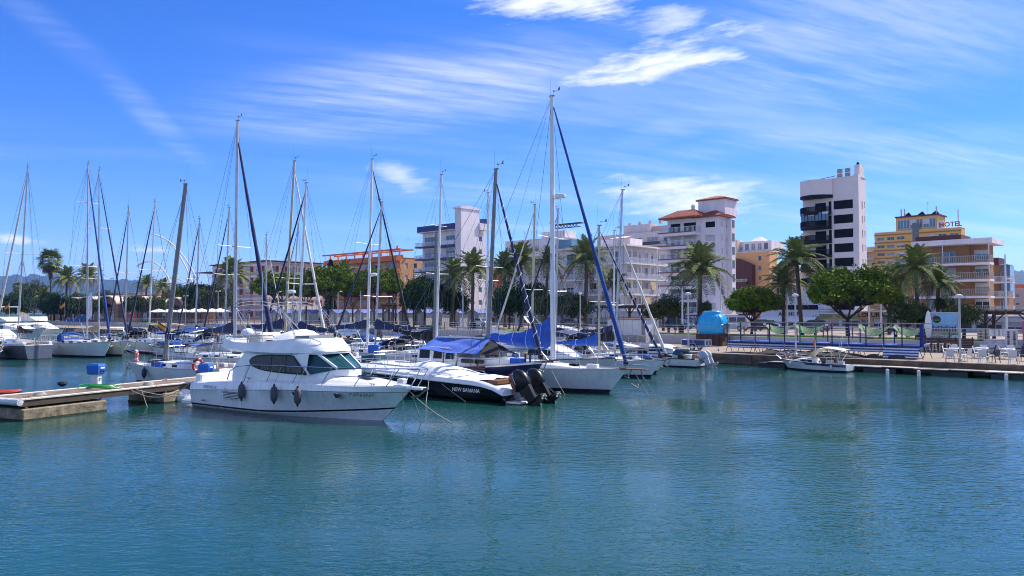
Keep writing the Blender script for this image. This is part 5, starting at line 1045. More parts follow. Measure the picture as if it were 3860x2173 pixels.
# white steel arches (landmark) by the far quay
for i, (xa, ya, xb, yb, xt, yt) in enumerate(((515, 1005, 680, 1190, 610, 1012), (555, 880, 790, 1190, 690, 965), (555, 882, 745, 1130, 660, 940), (560, 1095, 720, 1190, 640, 1080), (570, 1075, 800, 1190, 690, 1060))):
    Ya = 200 + 3 * i; P0, P1, P2 = at(xa, ya, Ya), at(xt, yt, Ya), at(xb, yb, Ya)
    pts = [P0 * ((1 - u) ** 2) + (P1 * 2 - (P0 + P2) * .5) * (2 * u * (1 - u)) + P2 * u ** 2 for u in [k / 18 for k in range(19)]]
    tag(MB().tube(pts, .2, 6).build('steel_arch', ALUW, smooth=True), ['curved white steel arch starting lowest at the left', 'highest and longest curved white steel arch', 'inner curved white steel arch below the highest one', 'small round white steel arch before the arcade', 'flat white steel arch behind the others'][i], 'arch')

# ---- blue round kiosk on a planked base
ki = thing('kiosk', 'sky blue ball shaped kiosk on a dark planked base', 'kiosk', (19.9, 77.6, QZ), RZ + R(12))
base_r = 1.28; BRP = [mat('kiosk_plank_%d' % k, c, .8, var=.3, scale=4, stretch=(1, 1, .3)) for k, c in enumerate(((.075, .038, .026), (.055, .028, .02), (.09, .048, .032)))]
for f in range(4):
    for k in range(13):
        x0 = -base_r + k * 2 * base_r / 13; M4 = Matrix.Rotation(f * math.pi / 2, 4, 'Z'); q = MB().cbox(x0 + .006, x0 + 2 * base_r / 13 - .006, -base_r - .02, -base_r + .03, 0, 1.16, .008)
        q.v = [tuple(M4 @ V(v)) for v in q.v]; q.build('plank', BRP[(k * 5 + f) % 3], ki)
MB().box(-base_r + .04, base_r - .04, -base_r + .04, base_r - .04, 0, 1.13).build('base', BRP[1], ki)
SKYB = mat('sky_blue_plastic', (.006, .36, .68), .35, var=.05, coat=.3)
prof = [(1.30, 1.16), (1.43, 1.42), (1.50, 1.75), (1.50, 2.1), (1.465, 2.13), (1.47, 2.16), (1.42, 2.5), (1.28, 2.85), (1.08, 3.05), (.95, 3.10), (.93, 3.16), (.90, 3.36), (.80, 3.44), (.1, 3.46)]
def sq(r, a): return r / (abs(math.cos(a)) ** 4 + abs(math.sin(a)) ** 4) ** .25 * .93
dome = MB().loft([[V((sq(r_, a) * math.cos(a), sq(r_, a) * math.sin(a), z)) for a in [2 * math.pi * k / 28 for k in range(28)]] for r_, z in prof], True, False, True).build('dome', SKYB, ki, smooth=30)
for k in range(12):
    a = 2 * math.pi * (k + .5) / 12; MB().tube([V((sq(r_ * 1.005, a) * math.cos(a), sq(r_ * 1.005, a) * math.sin(a), z)) for r_, z in prof[5:10]], .03, 4).build('dome_rib', SKYB, dome)
MB().box(1.38, 1.46, -.8, .8, 1.25, 2.1).build('serving_hatch', mat('hatch_glass', (.20, .22, .24), .15), ki); MB().cbox(1.2, 1.95, -.85, .85, 2.16, 2.22, .02).build('hatch_flap', SKYB, ki)
lettering('kiosk_lettering', 'GS', .36, mat('white_letter', (.82, .82, .82)), ki, (.93, -.25, 3.27), (R(90), 0, R(72)))
# ---- trailer
tp = on(2628, 1321, QZ); tr = thing('boat_trailer', 'small two wheeled trailer with blue side panels on the quay', 'trailer', tp, R(-38))
TB = mat('trailer_blue', (.015, .035, .16), .5); TF = mat('galvanised_steel', (.50, .51, .53), .4, .6)
b = MB(); q = [(-1.15, -.6), (1.0, -.6), (1.0, .6), (-1.15, .6)]
MB().box(-1.15, 1.0, -.6, .6, .42, .47).build('floor', mat('trailer_ply', (.06, .045, .035), .8), tr)
for (x0, x1, y0, y1) in ((-1.15, -.1, -.63, -.6), (-.06, 1.0, -.63, -.6), (-1.15, -.1, .6, .63), (-.06, 1.0, .6, .63), (1.0, 1.03, -.6, -.02), (1.0, 1.03, .02, .6), (-1.18, -1.15, -.6, .6)): MB().box(x0, x1, y0, y1, .47, .88).build('side_panel', TB, tr)
for z in (.45, .90): MB().tube([(-1.16, -.62, z), (1.02, -.62, z), (1.02, .62, z), (-1.16, .62, z), (-1.16, -.62, z)], .03, 4).build('rail', TF, tr)
for x_, y_ in ((-1.16, -.62), (-.08, -.62), (1.02, -.62), (1.02, 0), (1.02, .62), (-.08, .62), (-1.16, .62)): MB().box(x_ - .03, x_ + .03, y_ - .03, y_ + .03, .42, .92).build('upright', TF, tr)
def wheel(o, p, r=.28, w=.16, axis='y', name='wheel'):
    g = bpy.data.objects.new(name, None); col.objects.link(g); g.parent = o; g.location = p
    if axis == 'x': g.rotation_euler = (0, 0, R(90))
    rr = [[V((rad * math.cos(a), y, rad * math.sin(a))) for a in [2 * math.pi * k / 16 for k in range(16)]] for rad, y in ((r * .62, -w / 2), (r * .95, -w / 2), (r, -w * .3), (r, w * .3), (r * .95, w / 2), (r * .62, w / 2))]
    MB().loft(rr, True, True, True).build('tyre', RUBBER, g, smooth=True)
    for s in (-1, 1):
        MB().loft([[V((rad * math.cos(a), y, rad * math.sin(a))) for a in [2 * math.pi * k / 12 for k in range(12)]] for rad, y in ((r * .6, s * w * .48), (r * .55, s * w * .54), (r * .2, s * w * .52), (r * .05, s * w * .56))], True, False, True).build('rim', TF, g)
for s in (-1, 1): wheel(tr, (-.1, s * .76, .28), .28, .16); MB().tube([(-.42, s * .76, .45), (-.3, s * .76, .62), (.1, s * .76, .62), (.22, s * .76, .45)], .04, 4).build('mudguard', TF, tr)
MB().tube([(1.0, 0, .42), (2.0, 0, .38)], .04, 5).tube([(1.9, 0, .4), (1.95, 0, .02)], .03, 5).build('drawbar', TF, tr); MB().ball((1.95, 0, .06), .08, n=8, m=5).build('jockey_wheel', RUBBER, tr)

# ---- trampolines
TRB = mat('trampoline_blue_pad', (.02, .10, .40), .5, var=.2); TRD = mat('navy_foam_post', (.010, .012, .10), .7); TRG = mat('green_foam_post', (.02, .22, .09), .6)
SKIRT = stripes('blue_white_stripes', (.03, .05, .22), (.62, .64, .70), .19, 2); NET = mat('net_green', (.34, .46, .20), .8, var=.5, scale=14, c2=(.05, .12, .06)); TST = mat('dark_steel', (.06, .06, .07), .5, .5)
t0 = row(2775, 60.6, QZ); TX = 2.45
names6 = ['first trampoline next to the blue kiosk', 'second trampoline from the blue kiosk', 'third trampoline from the blue kiosk, behind the lamp', 'fourth trampoline from the blue kiosk, with green posts', 'fifth trampoline from the blue kiosk, with yellow green nets', 'last trampoline before the bar stools with striped skirt']
for i in range(6):
    o = thing('trampoline', names6[i], 'trampoline', t0 + V((.726, -.687, 0)) * TX * i, RZ, 'row of trampolines on the quay'); w, dp, z = TX - .1, 2.3, .93
    y0, y1 = -1.6, -1.6 + dp
    MB().box(.3, w - .3, y0 + .3, y1 - .3, z - .03, z).build('jump_bed', mat('black_mesh_bed', (.015, .015, .017), .8), o)
    for (a, b_, c, d) in ((0, w, y0, y0 + .32), (0, w, y1 - .32, y1), (0, .3, y0 + .33, y1 - .33), (w - .3, w, y0 + .33, y1 - .33)): MB().cbox(a, b_, c, d, z - .08, z + .05, .02).build('edge_pad', TRB, o)
    MB().tube([(0, y0, z - .07), (w, y0, z - .07), (w, y1, z - .07), (0, y1, z - .07), (0, y0, z - .07)], .035, 5).build('frame', TST, o)
    for x_ in (.1, w - .1):
        for y_ in (y0 + .1, y1 - .1): MB().tube([(x_ - .3, y_, 0), (x_, y_, z - .08)], .025, 5).tube([(x_ + .3, y_, 0), (x_, y_, z - .08)], .025, 5).build('leg', TST, o)
    pc = TRG if i in (3,) else TRD
    for x_, y_, m_ in ((0.0, y0, pc), (w * .52, y0, TRD if i != 2 else TRG), (0.0, y1, TRG if i == 0 else TRD)): MB().tube([(x_, y_, z - .05), (x_, y_, 2.46)], .045 if m_ is TRD else .055, 8).build('padded_post', m_, o, smooth=True)
    MB().tube([(0, y0, 2.48), (TX, y0, 2.48)], .03, 6).build('top_rail', mat('tan_tube', (.34, .28, .22), .5), o); MB().tube([(0, y1, 2.48), (TX, y1, 2.48)], .03, 6).build('top_rail', mat('tan_tube', (.34, .28, .22)), o)
    MB().box(w * .3, w * .3 + .22, y0 - .012, y0 + .012, 2.28, 2.42).build('number_plate', FENDW, o)
    sk = MB(); zz = [z - .1, .42] if i < 5 else [z - .1, .12]
    rws = [[V((x_, y0 + (.06 if i < 5 else -.04) + .05 * math.sin(x_ * 9) * (1 if k else .2) - (.25 * k if i == 5 else 0), zk)) for x_ in [w * q / 16 for q in range(17)]] for k, zk in enumerate(zz)]
    sk.loft(rws, False); sk.build('striped_skirt', SKIRT, o, smooth=60)
    if i in (1, 2, 4, 5):
        rws = []
        for q in range(13):
            u = q / 12; x_ = .08 + (w - .16) * u; d = math.sin(math.pi * u); rws.append([V((x_, y1 - .08 - .1 * k + .03 * math.sin(q * 2 + k), 2.35 - .32 * d - (.16 + .34 * d) * k / 5)) for k in range(6)])
        MB().loft(rws, False).build('safety_net', NET, o, smooth=60)
e = t0 + V((.726, -.687, 0)) * TX * 6
o = tag(MB().tube([V((0, 0, .85)), V((0, 0, 2.5))], .14, 10).build('padded_mast', mat('royal_blue_foam', (.010, .012, .20), .6), loc=e + V((-1.05, -1.1, 0)) * .9, smooth=True), 'thick royal blue padded post closing the trampoline row', 'post')
mound = MB(); rws = []
for i in range(20):
    u = i / 19; rws.append([V((u * 9, -1.3 + k * .5, max(0.004, .34 * math.sin(math.pi * min(1, max(0, (k + .5) / 6))) * min(1, u * 6, (1 - u) * 6) * (1 + .25 * math.sin(i * 1.7 + k))))) for k in range(6)])
tag(mound.loft(rws, False).build('dark_tarpaulin', mat('black_ground_sheet', (.018, .016, .016), .9, bump=.8, bscale=4), loc=t0 + V((.726, -.687, 0)) * 2.2 + V((-1.1, -1.2, .004)), rz=RZ, smooth=60), 'dark ground sheet heaped under the trampolines', 'tarpaulin')
for i in range(5):
    p = t0 + V((.726, -.687, 0)) * (7.2 + i * 1.5) + V((-1.3, -1.35, 0))
    tag(MB().loft([[V((r_ * math.cos(a), r_ * .6 * math.sin(a), z)) for a in [2 * math.pi * k / 12 for k in range(12)]] for r_, z in ((.6, 0), (.62, .08), (.5, .2), (.25, .28), (.02, .3))], True, False, True).build('kayak_hull_cover', mat('black_plastic', (.02, .02, .022), .5), loc=p, rz=RZ, smooth=60), 'flat black cover lying under the striped trampoline skirt', 'cover', 'black covers under the trampolines')
# wooden fence gate beside the last trampoline, slat wall, stools
sw_ = thing('slat_screen', 'brown horizontal slat screen behind the bar stools', 'screen', row(3478, 70.9, QZ), RZ)
for k in range(9): MB().box(0, 3.7, -.02, .02, .05 + k * .13, .155 + k * .13).build('slat', BRP[k % 3], sw_)
for x_ in (.05, 1.2, 2.4, 3.6): MB().box(x_ - .04, x_ + .04, .03, .09, 0, 1.3).build('upright', BRP[1], sw_)
STW = mat('pale_stool_paint', (.55, .52, .47), .6)
st_m = None
for i, px in enumerate((3495, 3520, 3546, 3572, 3594)):
    o = thing('bar_stool', ['bar stool at the trampoline end of the row', 'second bar stool from the trampolines', 'middle bar stool of five before the slats', 'fourth bar stool from the trampolines', 'bar stool nearest the street lamp'][i], 'stool', row(px, 70.0, QZ), RZ, 'bar stools before the slat screen')
    MB().lathe([(.17, .70), (.18, .73), (.16, .75)], n=12).build('seat', STW, o)
    for a in (.8, 2.4, 3.9, 5.5): MB().tube([(.13 * math.cos(a), .13 * math.sin(a), .71), (.22 * math.cos(a), .22 * math.sin(a), 0)], .022, 5).build('leg', STW, o)
    MB().torus((0, 0, .25), .185, .012, 'z', 16, 4).build('foot_ring', STW, o)
# tables and chairs
PLW = mat('white_resin', (.72, .71, .68), .5, var=.05); PLB = mat('black_resin', (.02, .02, .022), .5)
def chair_parts(o, m):
    MB().cbox(-.24, .24, -.24, .24, .40, .44, .03).build('seat', m, o)
    rr = [[V((x, y0, z)) for x in (-.23, -.08, .08, .23)] + [V((x, y0 + .03, z)) for x in (.23, .08, -.08, -.23)] for y0, z in ((.22, .43), (.26, .6), (.30, .78), (.33, .86))]
    MB().loft(rr, True, True, True).build('backrest', m, o)
    for s in (-1, 1):
        MB().tube([(s * .26, -.2, .42), (s * .28, -.18, .62), (s * .28, .26, .66)], .025, 5).build('armrest', m, o)
        MB().tube([(s * .23, -.22, .41), (s * .26, -.26, 0)], [.035, .022], 5).build('leg', m, o); MB().tube([(s * .22, .22, .41), (s * .26, .30, 0)], [.035, .022], 5).build('leg', m, o)
def table_parts(o, m):
    MB().cbox(-.42, .42, -.42, .42, .69, .73, .03).build('table_top', m, o)
    for x in (-.34, .34):
        for y in (-.34, .34): MB().tube([(x, y, .69), (x * 1.08, y * 1.08, 0)], [.035, .025], 5).build('leg', m, o)
def copy_tree(o, loc, rz, label):
    c = o.copy(); col.objects.link(c); c.location = loc; c.rotation_euler = (0, 0, rz); c['label'] = label
    for ch_ in o.children:
        k = ch_.copy(); col.objects.link(k); k.parent = c
    return c
T = None; C0 = None; CB = None
TABS = [(3605, 1352, 'white terrace table by the street lamp'), (3700, 1350, 'white terrace table between the dark armchairs and the lamp'), (3800, 1355, 'white terrace table near the picture edge')]
for i, (px, py, lb) in enumerate(TABS):
    p = on(px, py, QZ)
    if T is None: T = thing('terrace_table', lb, 'table', p, RZ, 'white resin tables'); table_parts(T, PLW)
    else: copy_tree(T, p, RZ, lb)
CH = [(3572, 1350, 100, 0, 'white armchair left of the lamp facing the table'), (3582, 1366, 190, 0, 'white chair with its back to the water left of the lamp'), (3596, 1345, 10, 0, 'white chair behind the table left of the lamp'), (3640, 1362, 250, 0, 'white armchair right of the lamp post'), (3648, 1348, 280, 0, 'white chair behind the lamp post'),
      (3688, 1352, 100, 0, 'white chair at the left side of the middle table'), (3708, 1370, 180, 0, 'white chair nearest the water at the middle table'), (3704, 1345, 0, 0, 'white chair behind the middle table'), (3745, 1368, 250, 1, 'black armchair nearest the water beside the middle table'), (3735, 1346, 290, 1, 'black armchair behind the middle table'),
      (3786, 1352, 100, 0, 'white chair left of the table near the picture edge'), (3822, 1373, 180, 0, 'white chair nearest the water at the edge table'), (3806, 1346, 0, 0, 'white chair behind the edge table'), (3855, 1362, 250, 1, 'black armchair cut by the picture edge'), (3838, 1347, 290, 1, 'black armchair behind the edge table')]
for px, py, a, dark, lb in CH:
    p = on(px, py, QZ); rz = R(a) + RZ
    src = CB if dark else C0
    if src is None:
        src = thing('terrace_chair', lb, 'chair', p, rz, 'terrace chairs'); chair_parts(src, PLB if dark else PLW)
        if dark: CB = src
        else: C0 = src
    else: copy_tree(src, p, rz, lb)
# billboard with surf school poster
bb = thing('billboard', 'surf school billboard with black silhouettes on a beach', 'billboard', row(3553, 73.4, PZ), RZ)
BW, BH = 2.35, 2.3
MB().box(-BW / 2, BW / 2, -.05, .09, .05, BH).build('panel', mat('poster_sky', (.22, .45, .66), .5, var=.12, scale=1.2), bb)
for (x0, x1, z0, z1) in ((-BW / 2 - .07, BW / 2 + .07, BH, BH + .08), (-BW / 2 - .07, BW / 2 + .07, -.03, .05), (-BW / 2 - .07, -BW / 2, .05, BH), (BW / 2, BW / 2 + .07, .05, BH)): MB().box(x0, x1, -.09, .11, z0, z1).build('frame', mat('billboard_grey', (.48, .49, .50), .4, .3), bb)
MB().box(-BW / 2, BW / 2, -.058, -.052, .05, .44).build('white_strip', FENDW, bb); MB().box(-BW / 2, BW / 2, -.056, -.052, .44, .86).build('sand_strip', mat('poster_sand', (.46, .36, .28), .6), bb)
MB().box(-.1, BW / 2, -.060, -.057, .47, .62).build('green_ribbon', mat('poster_green', (.10, .42, .16), .5), bb)
lettering('poster_lettering', 'GANDIASURF', .30, mat('poster_dark', (.03, .09, .06), .5), bb, (-.2, -.062, .28), (R(90), 0, 0), .002, .01)
lettering('poster_lettering', 'DEPORTE, JUEGO E INGLES', .12, FENDW, bb, (.32, -.056, 1.45), (R(90), 0, 0), .002)
MB().lathe([(.31, 0), (.31, .006)], n=24).build('logo_disc', mat('poster_black', (.012, .02, .014), .5), bb).matrix_local = Matrix.Translation((-.45, -.056, 1.75)) @ Matrix.Rotation(R(90), 4, 'X')
lettering('logo_lettering', 'GAND', .15, mat('poster_lime', (.25, .55, .12), .5), bb, (-.45, -.066, 1.70), (R(90), 0, 0), .002)
for k in range(10):
    x_ = -.95 + k * .21; h_ = .5 + .07 * math.sin(k * 2.3); z0 = .70; u = .1 * math.sin(k * 1.9)
    b = MB(); b.slab([(x_ - .05, z0), (x_ - .01, z0), (x_, z0 + .22), (x_ + .02, z0), (x_ + .06, z0), (x_ + .05, z0 + h_ * .75), (x_ - .05, z0 + h_ * .75)], -.062, -.058); b.ball((x_, -.06, z0 + h_ * .88), .045, .004, .055, 8, 5)
    b.beam((x_ - .04, -.06, z0 + h_ * .7), (x_ - .11, -.06, z0 + h_ * (.95 + u)), .004, .03); b.beam((x_ + .04, -.06, z0 + h_ * .7), (x_ + .11, -.06, z0 + h_ * (.95 - u)), .004, .03); b.build('silhouette', mat('poster_black', (.012, .02, .014)), bb)
for s, c in ((-1, (.5, .06, .06)), (1, (.06, .1, .35))): MB().beam((s * .75 - .25, -.06, 1.7 if s < 0 else .35), (s * .75 + .2, -.06, 2.15 if s < 0 else .6), .004, .1).build('ribbon', mat('ribbon%d' % s, c), bb)
for x_ in (-.9, .9): MB().box(x_ - .05, x_ + .05, .02, .1, -.3, 2.3).build('post', mat('billboard_grey', (.48, .49, .50)), bb)
sbp = row(3498, 73.2, PZ); q = [V((.27 * math.sin(math.pi * u) ** .55, 0, u * 2.62)) for u in [k / 16 for k in range(17)]]
tag(MB().loft([[V((-p.x, -.03, p.z)), V((0, -.06, p.z)), V((p.x, -.03, p.z)), V((p.x, .03, p.z)), V((-p.x, .03, p.z))] for p in q], True, True, True).build('surfboard', GEL, loc=sbp + V((0, 0, -.1)), rz=RZ, smooth=True), 'white surfboard standing upright beside the billboard', 'surfboard')
for px, n, lb, w, h, c in ((3705, 72.5, 'menu board with colourful dishes on the railing', .9, 1.3, (.36, .33, .26)), (3810, 71.2, 'white ice cream menu board by the pole', .85, 1.25, (.66, .66, .68))):
    o = thing('menu_board', lb, 'sign', row(px, n, PZ - .25), RZ); MB().box(-w / 2, w / 2, -.03, .03, 0, h).build('panel', mat('menu_' + lb[:5], c, .6, var=.1), o)
    for k in range(6):
        for j in range(2): MB().lathe([(.10, 0), (.10, .006)], n=8).build('menu_picture', mat('menu_pic%d' % ((k + j) % 4), [(.30, .10, .06), (.06, .2, .22), (.4, .3, .1), (.05, .05, .06)][(k + j) % 4], .6), o).matrix_local = Matrix.Translation((-.2 + .4 * j, -.034, .15 + k * .18)) @ Matrix.Rotation(R(90), 4, 'X')
for i in range(4): tag(MB().box(-.22, .22, -.012, .012, 0, .5).build('notice', FENDW, loc=row(3738 + i * 17, WN - .1, PZ + .45), rz=RZ), ['leftmost white notice on the terrace railing', 'second white notice on the terrace railing', 'third white notice on the terrace railing', 'rightmost white notice on the terrace railing'][i], 'sign', 'white notices on the railing')
o = thing('mural_panel', 'pale crazy paving mural panel behind the terrace tables', 'panel', row(3708, 71.3, QZ), RZ); MB().box(0, 4.4, -.06, 0, .1, 1.06).build('panel', mat('mural_paint', (.52, .54, .58), .8, var=.35, scale=5), o); MB().box(-.06, 4.46, -.08, .02, 1.06, 1.13).build('cap', WWALL, o)
o = thing('striped_booth', 'pink booth with cream striped top cut by the picture edge', 'booth', row(3852, 70.5, QZ), RZ); MB().box(0, 2, 0, 1.6, .9, 2.6).build('pink_wall', mat('pink_paint', (.62, .05, .26), .5), o)
for k in range(7): MB().box(-.02, 2.02, -.05, 1.62, 2.62 + k * .16, 2.70 + k * .16).build('awning_slat', CREAMC if k % 2 == 0 else TST, o)
MB().box(0, 2, 0, 1.6, 0, .88).build('counter', BRP[0], o)

# ================================================================== buildings
WHW = mat('white_render', (.80, .715, .715), .9, var=.11, scale=1.1, stretch=(1, 1, .18))
GRW = mat('pale_grey_render', (.60, .53, .53), .9, var=.12, scale=1.1, stretch=(1, 1, .18))
CRW = mat('cream_render', (.70, .54, .42), .9, var=.08, scale=.3)
PEW = mat('peach_render', (.72, .38, .16), .9, var=.08, scale=.25)
YEW = mat('ochre_render', (.72, .41, .12), .9, var=.08, scale=.2)
TERW = mat('terracotta_render', (.64, .18, .07), .9, var=.12, scale=.3)
SANDW = mat('sand_render', (.64, .34, .16), .9, var=.12, scale=.25)
PINKW = mat('pinkish_render', (.50, .38, .33), .9, var=.08, scale=.3)
MARO = mat('maroon_panel', (.09, .025, .022), .7, var=.15)
TILE = mat('roof_tile', (.30, .085, .05), .85, var=.3, scale=1.5)
NAVYB = mat('navy_band_paint', (.010, .030, .16), .5, var=.1)
IRON = mat('black_iron', (.008, .008, .010), .6, 0, spec=.2)
WMET = mat('white_railing_paint', (.66, .66, .68), .5)
WGL = mat('window_glass', (.035, .05, .065), .06, var=.5, scale=.15, coat=.3)
WGB = mat('blue_window_glass', (.08, .17, .24), .06, var=.4, scale=.15, coat=.3)
SHUT = mat('roller_shutter', (.58, .57, .56), .7, var=.08)
REDSH = mat('red_shutter', (.20, .018, .014), .7, var=.1)
BLKW = mat('black_blind', (.006, .006, .007), .6, var=.3, spec=.15)
SLAB = mat('balcony_slab', (.70, .68, .67), .9, var=.08)
_wc = {}; WRND = random.Random(21); WGC = mat('curtained_glass', (.30, .29, .27), .25, var=.4, scale=.4)
TOWELS = [mat('towel_%d' % k, c, .9) for k, c in enumerate(((.5, .12, .1), (.1, .25, .5), (.6, .55, .2), (.6, .6, .6)))]
def window(parent, x, z, w, h, y=.12, style='slide', glass=None, frame=None, rot=0.0, off=None):
    """window set in an opening, lower left corner at x, z"""
    if glass is None: glass = WRND.choice((WGL, WGL, WGB, WGC))
    key = (round(w, 2), round(h, 2), style, (frame or WMET).name)
    if key not in _wc:
        b = MB(); f = .055; b.box(0, w, 0, .06, 0, f).box(0, w, 0, .06, h - f, h).box(0, f, 0, .06, f, h - f).box(w - f, w, 0, .06, f, h - f)
        if style in ('slide', 'door') and w > .8:
            for q in range(1, max(2, round(w / 1.1))): b.box(w * q / max(2, round(w / 1.1)) - .03, w * q / max(2, round(w / 1.1)) + .03, 0, .06, f, h - f)
        if style == 'bars':
            for q in range(1, 6): b.box(w * q / 6 - .02, w * q / 6 + .02, -.02, .03, f, h - f)
        _wc[key] = (b.mesh('window', frame or WMET), MB().box(.03, w - .03, .03, .05, .03, h - .03).mesh('pane', glass or WGL))
    fm, pm_ = _wc[key]
    o = inst(fm, 'window', parent, off(x, y, z) if off else (x, y, z), rot)
    if style == 'shut':
        sk = ('shut', key)
        if sk not in _wc: b = MB(); nn = max(4, int(h / .22)); [b.box(.04, w - .04, .0, .035, h * q / nn + .01, h * (q + 1) / nn - .008) for q in range(nn)]; _wc[sk] = b.mesh('roller_shutter', SHUT)
        inst(_wc[sk], 'roller_shutter', o)
    else:
        pk = (key, (glass or WGL).name)
        if pk not in _wc: _wc[pk] = MB().box(.03, w - .03, .03, .05, .03, h - .03).mesh('pane', glass or WGL)
        inst(_wc[pk], 'pane', o)
        if WRND.random() < .35:
            hf_ = h * WRND.choice((.25, .4, .6)); hk = ('half', round(w, 2), round(hf_, 2))
            if hk not in _wc: b = MB(); nn = max(2, int(hf_ / .22)); [b.box(.04, w - .04, -.02, .025, hf_ * q / nn + .01, hf_ * (q + 1) / nn - .008) for q in range(nn)]; _wc[hk] = b.mesh('roller_shutter', SHUT)
            inst(_wc[hk], 'roller_shutter', o, (0, 0, h - hf_))
    return o
def site(n, pxL, pxR, pxR2, topy):
    a, c = row(pxL, n, PZ), row(pxR, n, PZ); W = (c - a).length
    r = (pxR2 - 1930) / FOC; D = (r * c.y - c.x) / (NV_.x - r * NV_.y) if pxR2 > pxR else 10
    H = at(pxR, topy, c.y).z - PZ
    return a, W, max(4, min(D, 40)), H
def block(name, label, n, pxL, pxR, pxR2, topy, wallm, floors, front, side=None, wstyle='slide', glass=None, roofm=None, cat='building', parapet=.5, rev=.2, frame=None, H=None, ground=0.0):
    """front/side: list of (x0, x1, z0, z1, style) per floor, x as fractions of the width, z as fractions of the floor height"""
    a, W, D, Hh = site(n, pxL, pxR, pxR2, topy); H = H or Hh; o = thing(name, label, cat, a, RZ, 'buildings along the sea front')
    fh = (H - parapet - ground) / floors; b = MB(); fo = []; so = []
    for f in range(floors):
        for (x0, x1, z0, z1, st_) in (front(f) if callable(front) else front): fo.append((x0 * W, x1 * W, ground + (f + z0) * fh, ground + (f + z1) * fh, st_))
        for (x0, x1, z0, z1, st_) in ((side(f) if callable(side) else side) or []): so.append((x0 * D, x1 * D, ground + (f + z0) * fh, ground + (f + z1) * fh, st_))
    b.wall(W, H, [q[:4] for q in fo], lambda x, d, z: V((x, d, z)), rev)
    b.wall(D, H, [q[:4] for q in so], lambda x, d, z: V((W - d, x, z)), rev)
    b.add([(0, 0, 0), (0, D, 0), (0, D, H), (0, 0, H), (W, D, 0), (W, D, H)], [(0, 3, 2, 1), (1, 2, 5, 4)])
    b.add([(0, 0, H - .25), (W, 0, H - .25), (W, D, H - .25), (0, D, H - .25)], [(0, 1, 2, 3)])
    b.build('wall', wallm, o)
    for i, (p, q, s_, d_) in enumerate(((0 - .06, W + .06, -.06, .2), (0 - .06, W + .06, D - .2, D + .06), (-.06, .2, .203, D - .203), (W - .2, W + .06, .203, D - .203))): MB().box(p, q, s_, d_, H, H + .12).build('coping', roofm or SLAB, o)
    for x0, x1, z0, z1, st_ in fo:
        if st_ != 'void': window(o, x0, z0, x1 - x0, z1 - z0, rev - .07, st_, glass, frame)
        else: MB().box(x0, x1, rev, rev + .02, z0, z1).build('recess', BLKW, o)
    for x0, x1, z0, z1, st_ in so: window(o, x0, z0, x1 - x0, z1 - z0, 0, st_, glass, frame, R(90), lambda x, y, z: V((W - rev + .07, x, z)))
    if W > 8 and D > 6:
        for k in range(2): x_ = W * WRND.uniform(.1, .75); MB().box(x_, x_ + WRND.uniform(.8, 2), D * (.4 + .2 * k), D * (.4 + .2 * k) + 1, H - .2, H + WRND.uniform(.5, 1.0)).build('roof_unit', GRW, o)
    return o, W, D, H, fh
def balcony(o, x0, x1, z, d, style='bars', m=WMET, slabm=SLAB, h=1.0, side=None, thick=.2, sp=.16):
    """slab with railing on the front (or on the right side wall when side = wall x)"""
    bo = bpy.data.objects.new('balcony', None); col.objects.link(bo); bo.parent = o
    if side is None: bo.location = (x0, 0, z)
    else: bo.location = (side, x0, z); bo.rotation_euler = (0, 0, R(90))
    w = x1 - x0; y = -d
    MB().box(0, w, y, .1 if side is None else -.003, -thick, 0).build('slab', slabm, bo)
    if style == 'bars':
        b = MB(); b.box(-.02, w + .02, y, y + .06, h - .06, h).box(0, w, y + .01, y + .05, .08, .13).box(0, .05, y, 0, h - .06, h).box(w - .05, w, y, 0, h - .06, h)
        k = 0
        while k * sp < w: b.box(k * sp, k * sp + .065, y + .015, y + .045, .0, h - .05); k += 1
        k = 1
        while k * sp < d: b.box(.005, .04, y + k * sp, y + k * sp + .035, 0, h - .05); b.box(w - .04, w - .005, y + k * sp, y + k * sp + .035, 0, h - .05); k += 1
        b.build('railing', m, bo)
        if w > 3 and WRND.random() < .45: tx = WRND.uniform(.2, w - 1.2); MB().box(tx, tx + WRND.uniform(.6, 1.0), y - .03, y - .004, .25, h + .02).build('towel', WRND.choice(TOWELS), bo)
        if w > 4 and WRND.random() < .4: ac_unit(o, x0 + .8, -.25, z + .05) if side is None else None
    else:
        MB().box(0, w, y, y + .1, 0, h).box(0, .1, y + .1, 0, 0, h).box(w - .1, w, y + .1, 0, 0, h).build('parapet', m, bo)
        MB().tube([(0, y + .05, h + .12), (w, y + .05, h + .12)], .03, 4).build('handrail', WMET, bo)
    return bo
def ac_unit(o, x, y, z, rz=0.0):
    b = inst(MB().cbox(-.42, .42, -.18, .18, 0, .65, .02).mesh('air_conditioner', mat('grey_unit', (.38, .37, .36), .6)), 'air_conditioner', o, (x, y, z), rz); inst(MB().torus((0, -.19, .33), .24, .02, 'y', 14, 4).mesh('fan_grille', IRON), 'fan_grille', b); return b
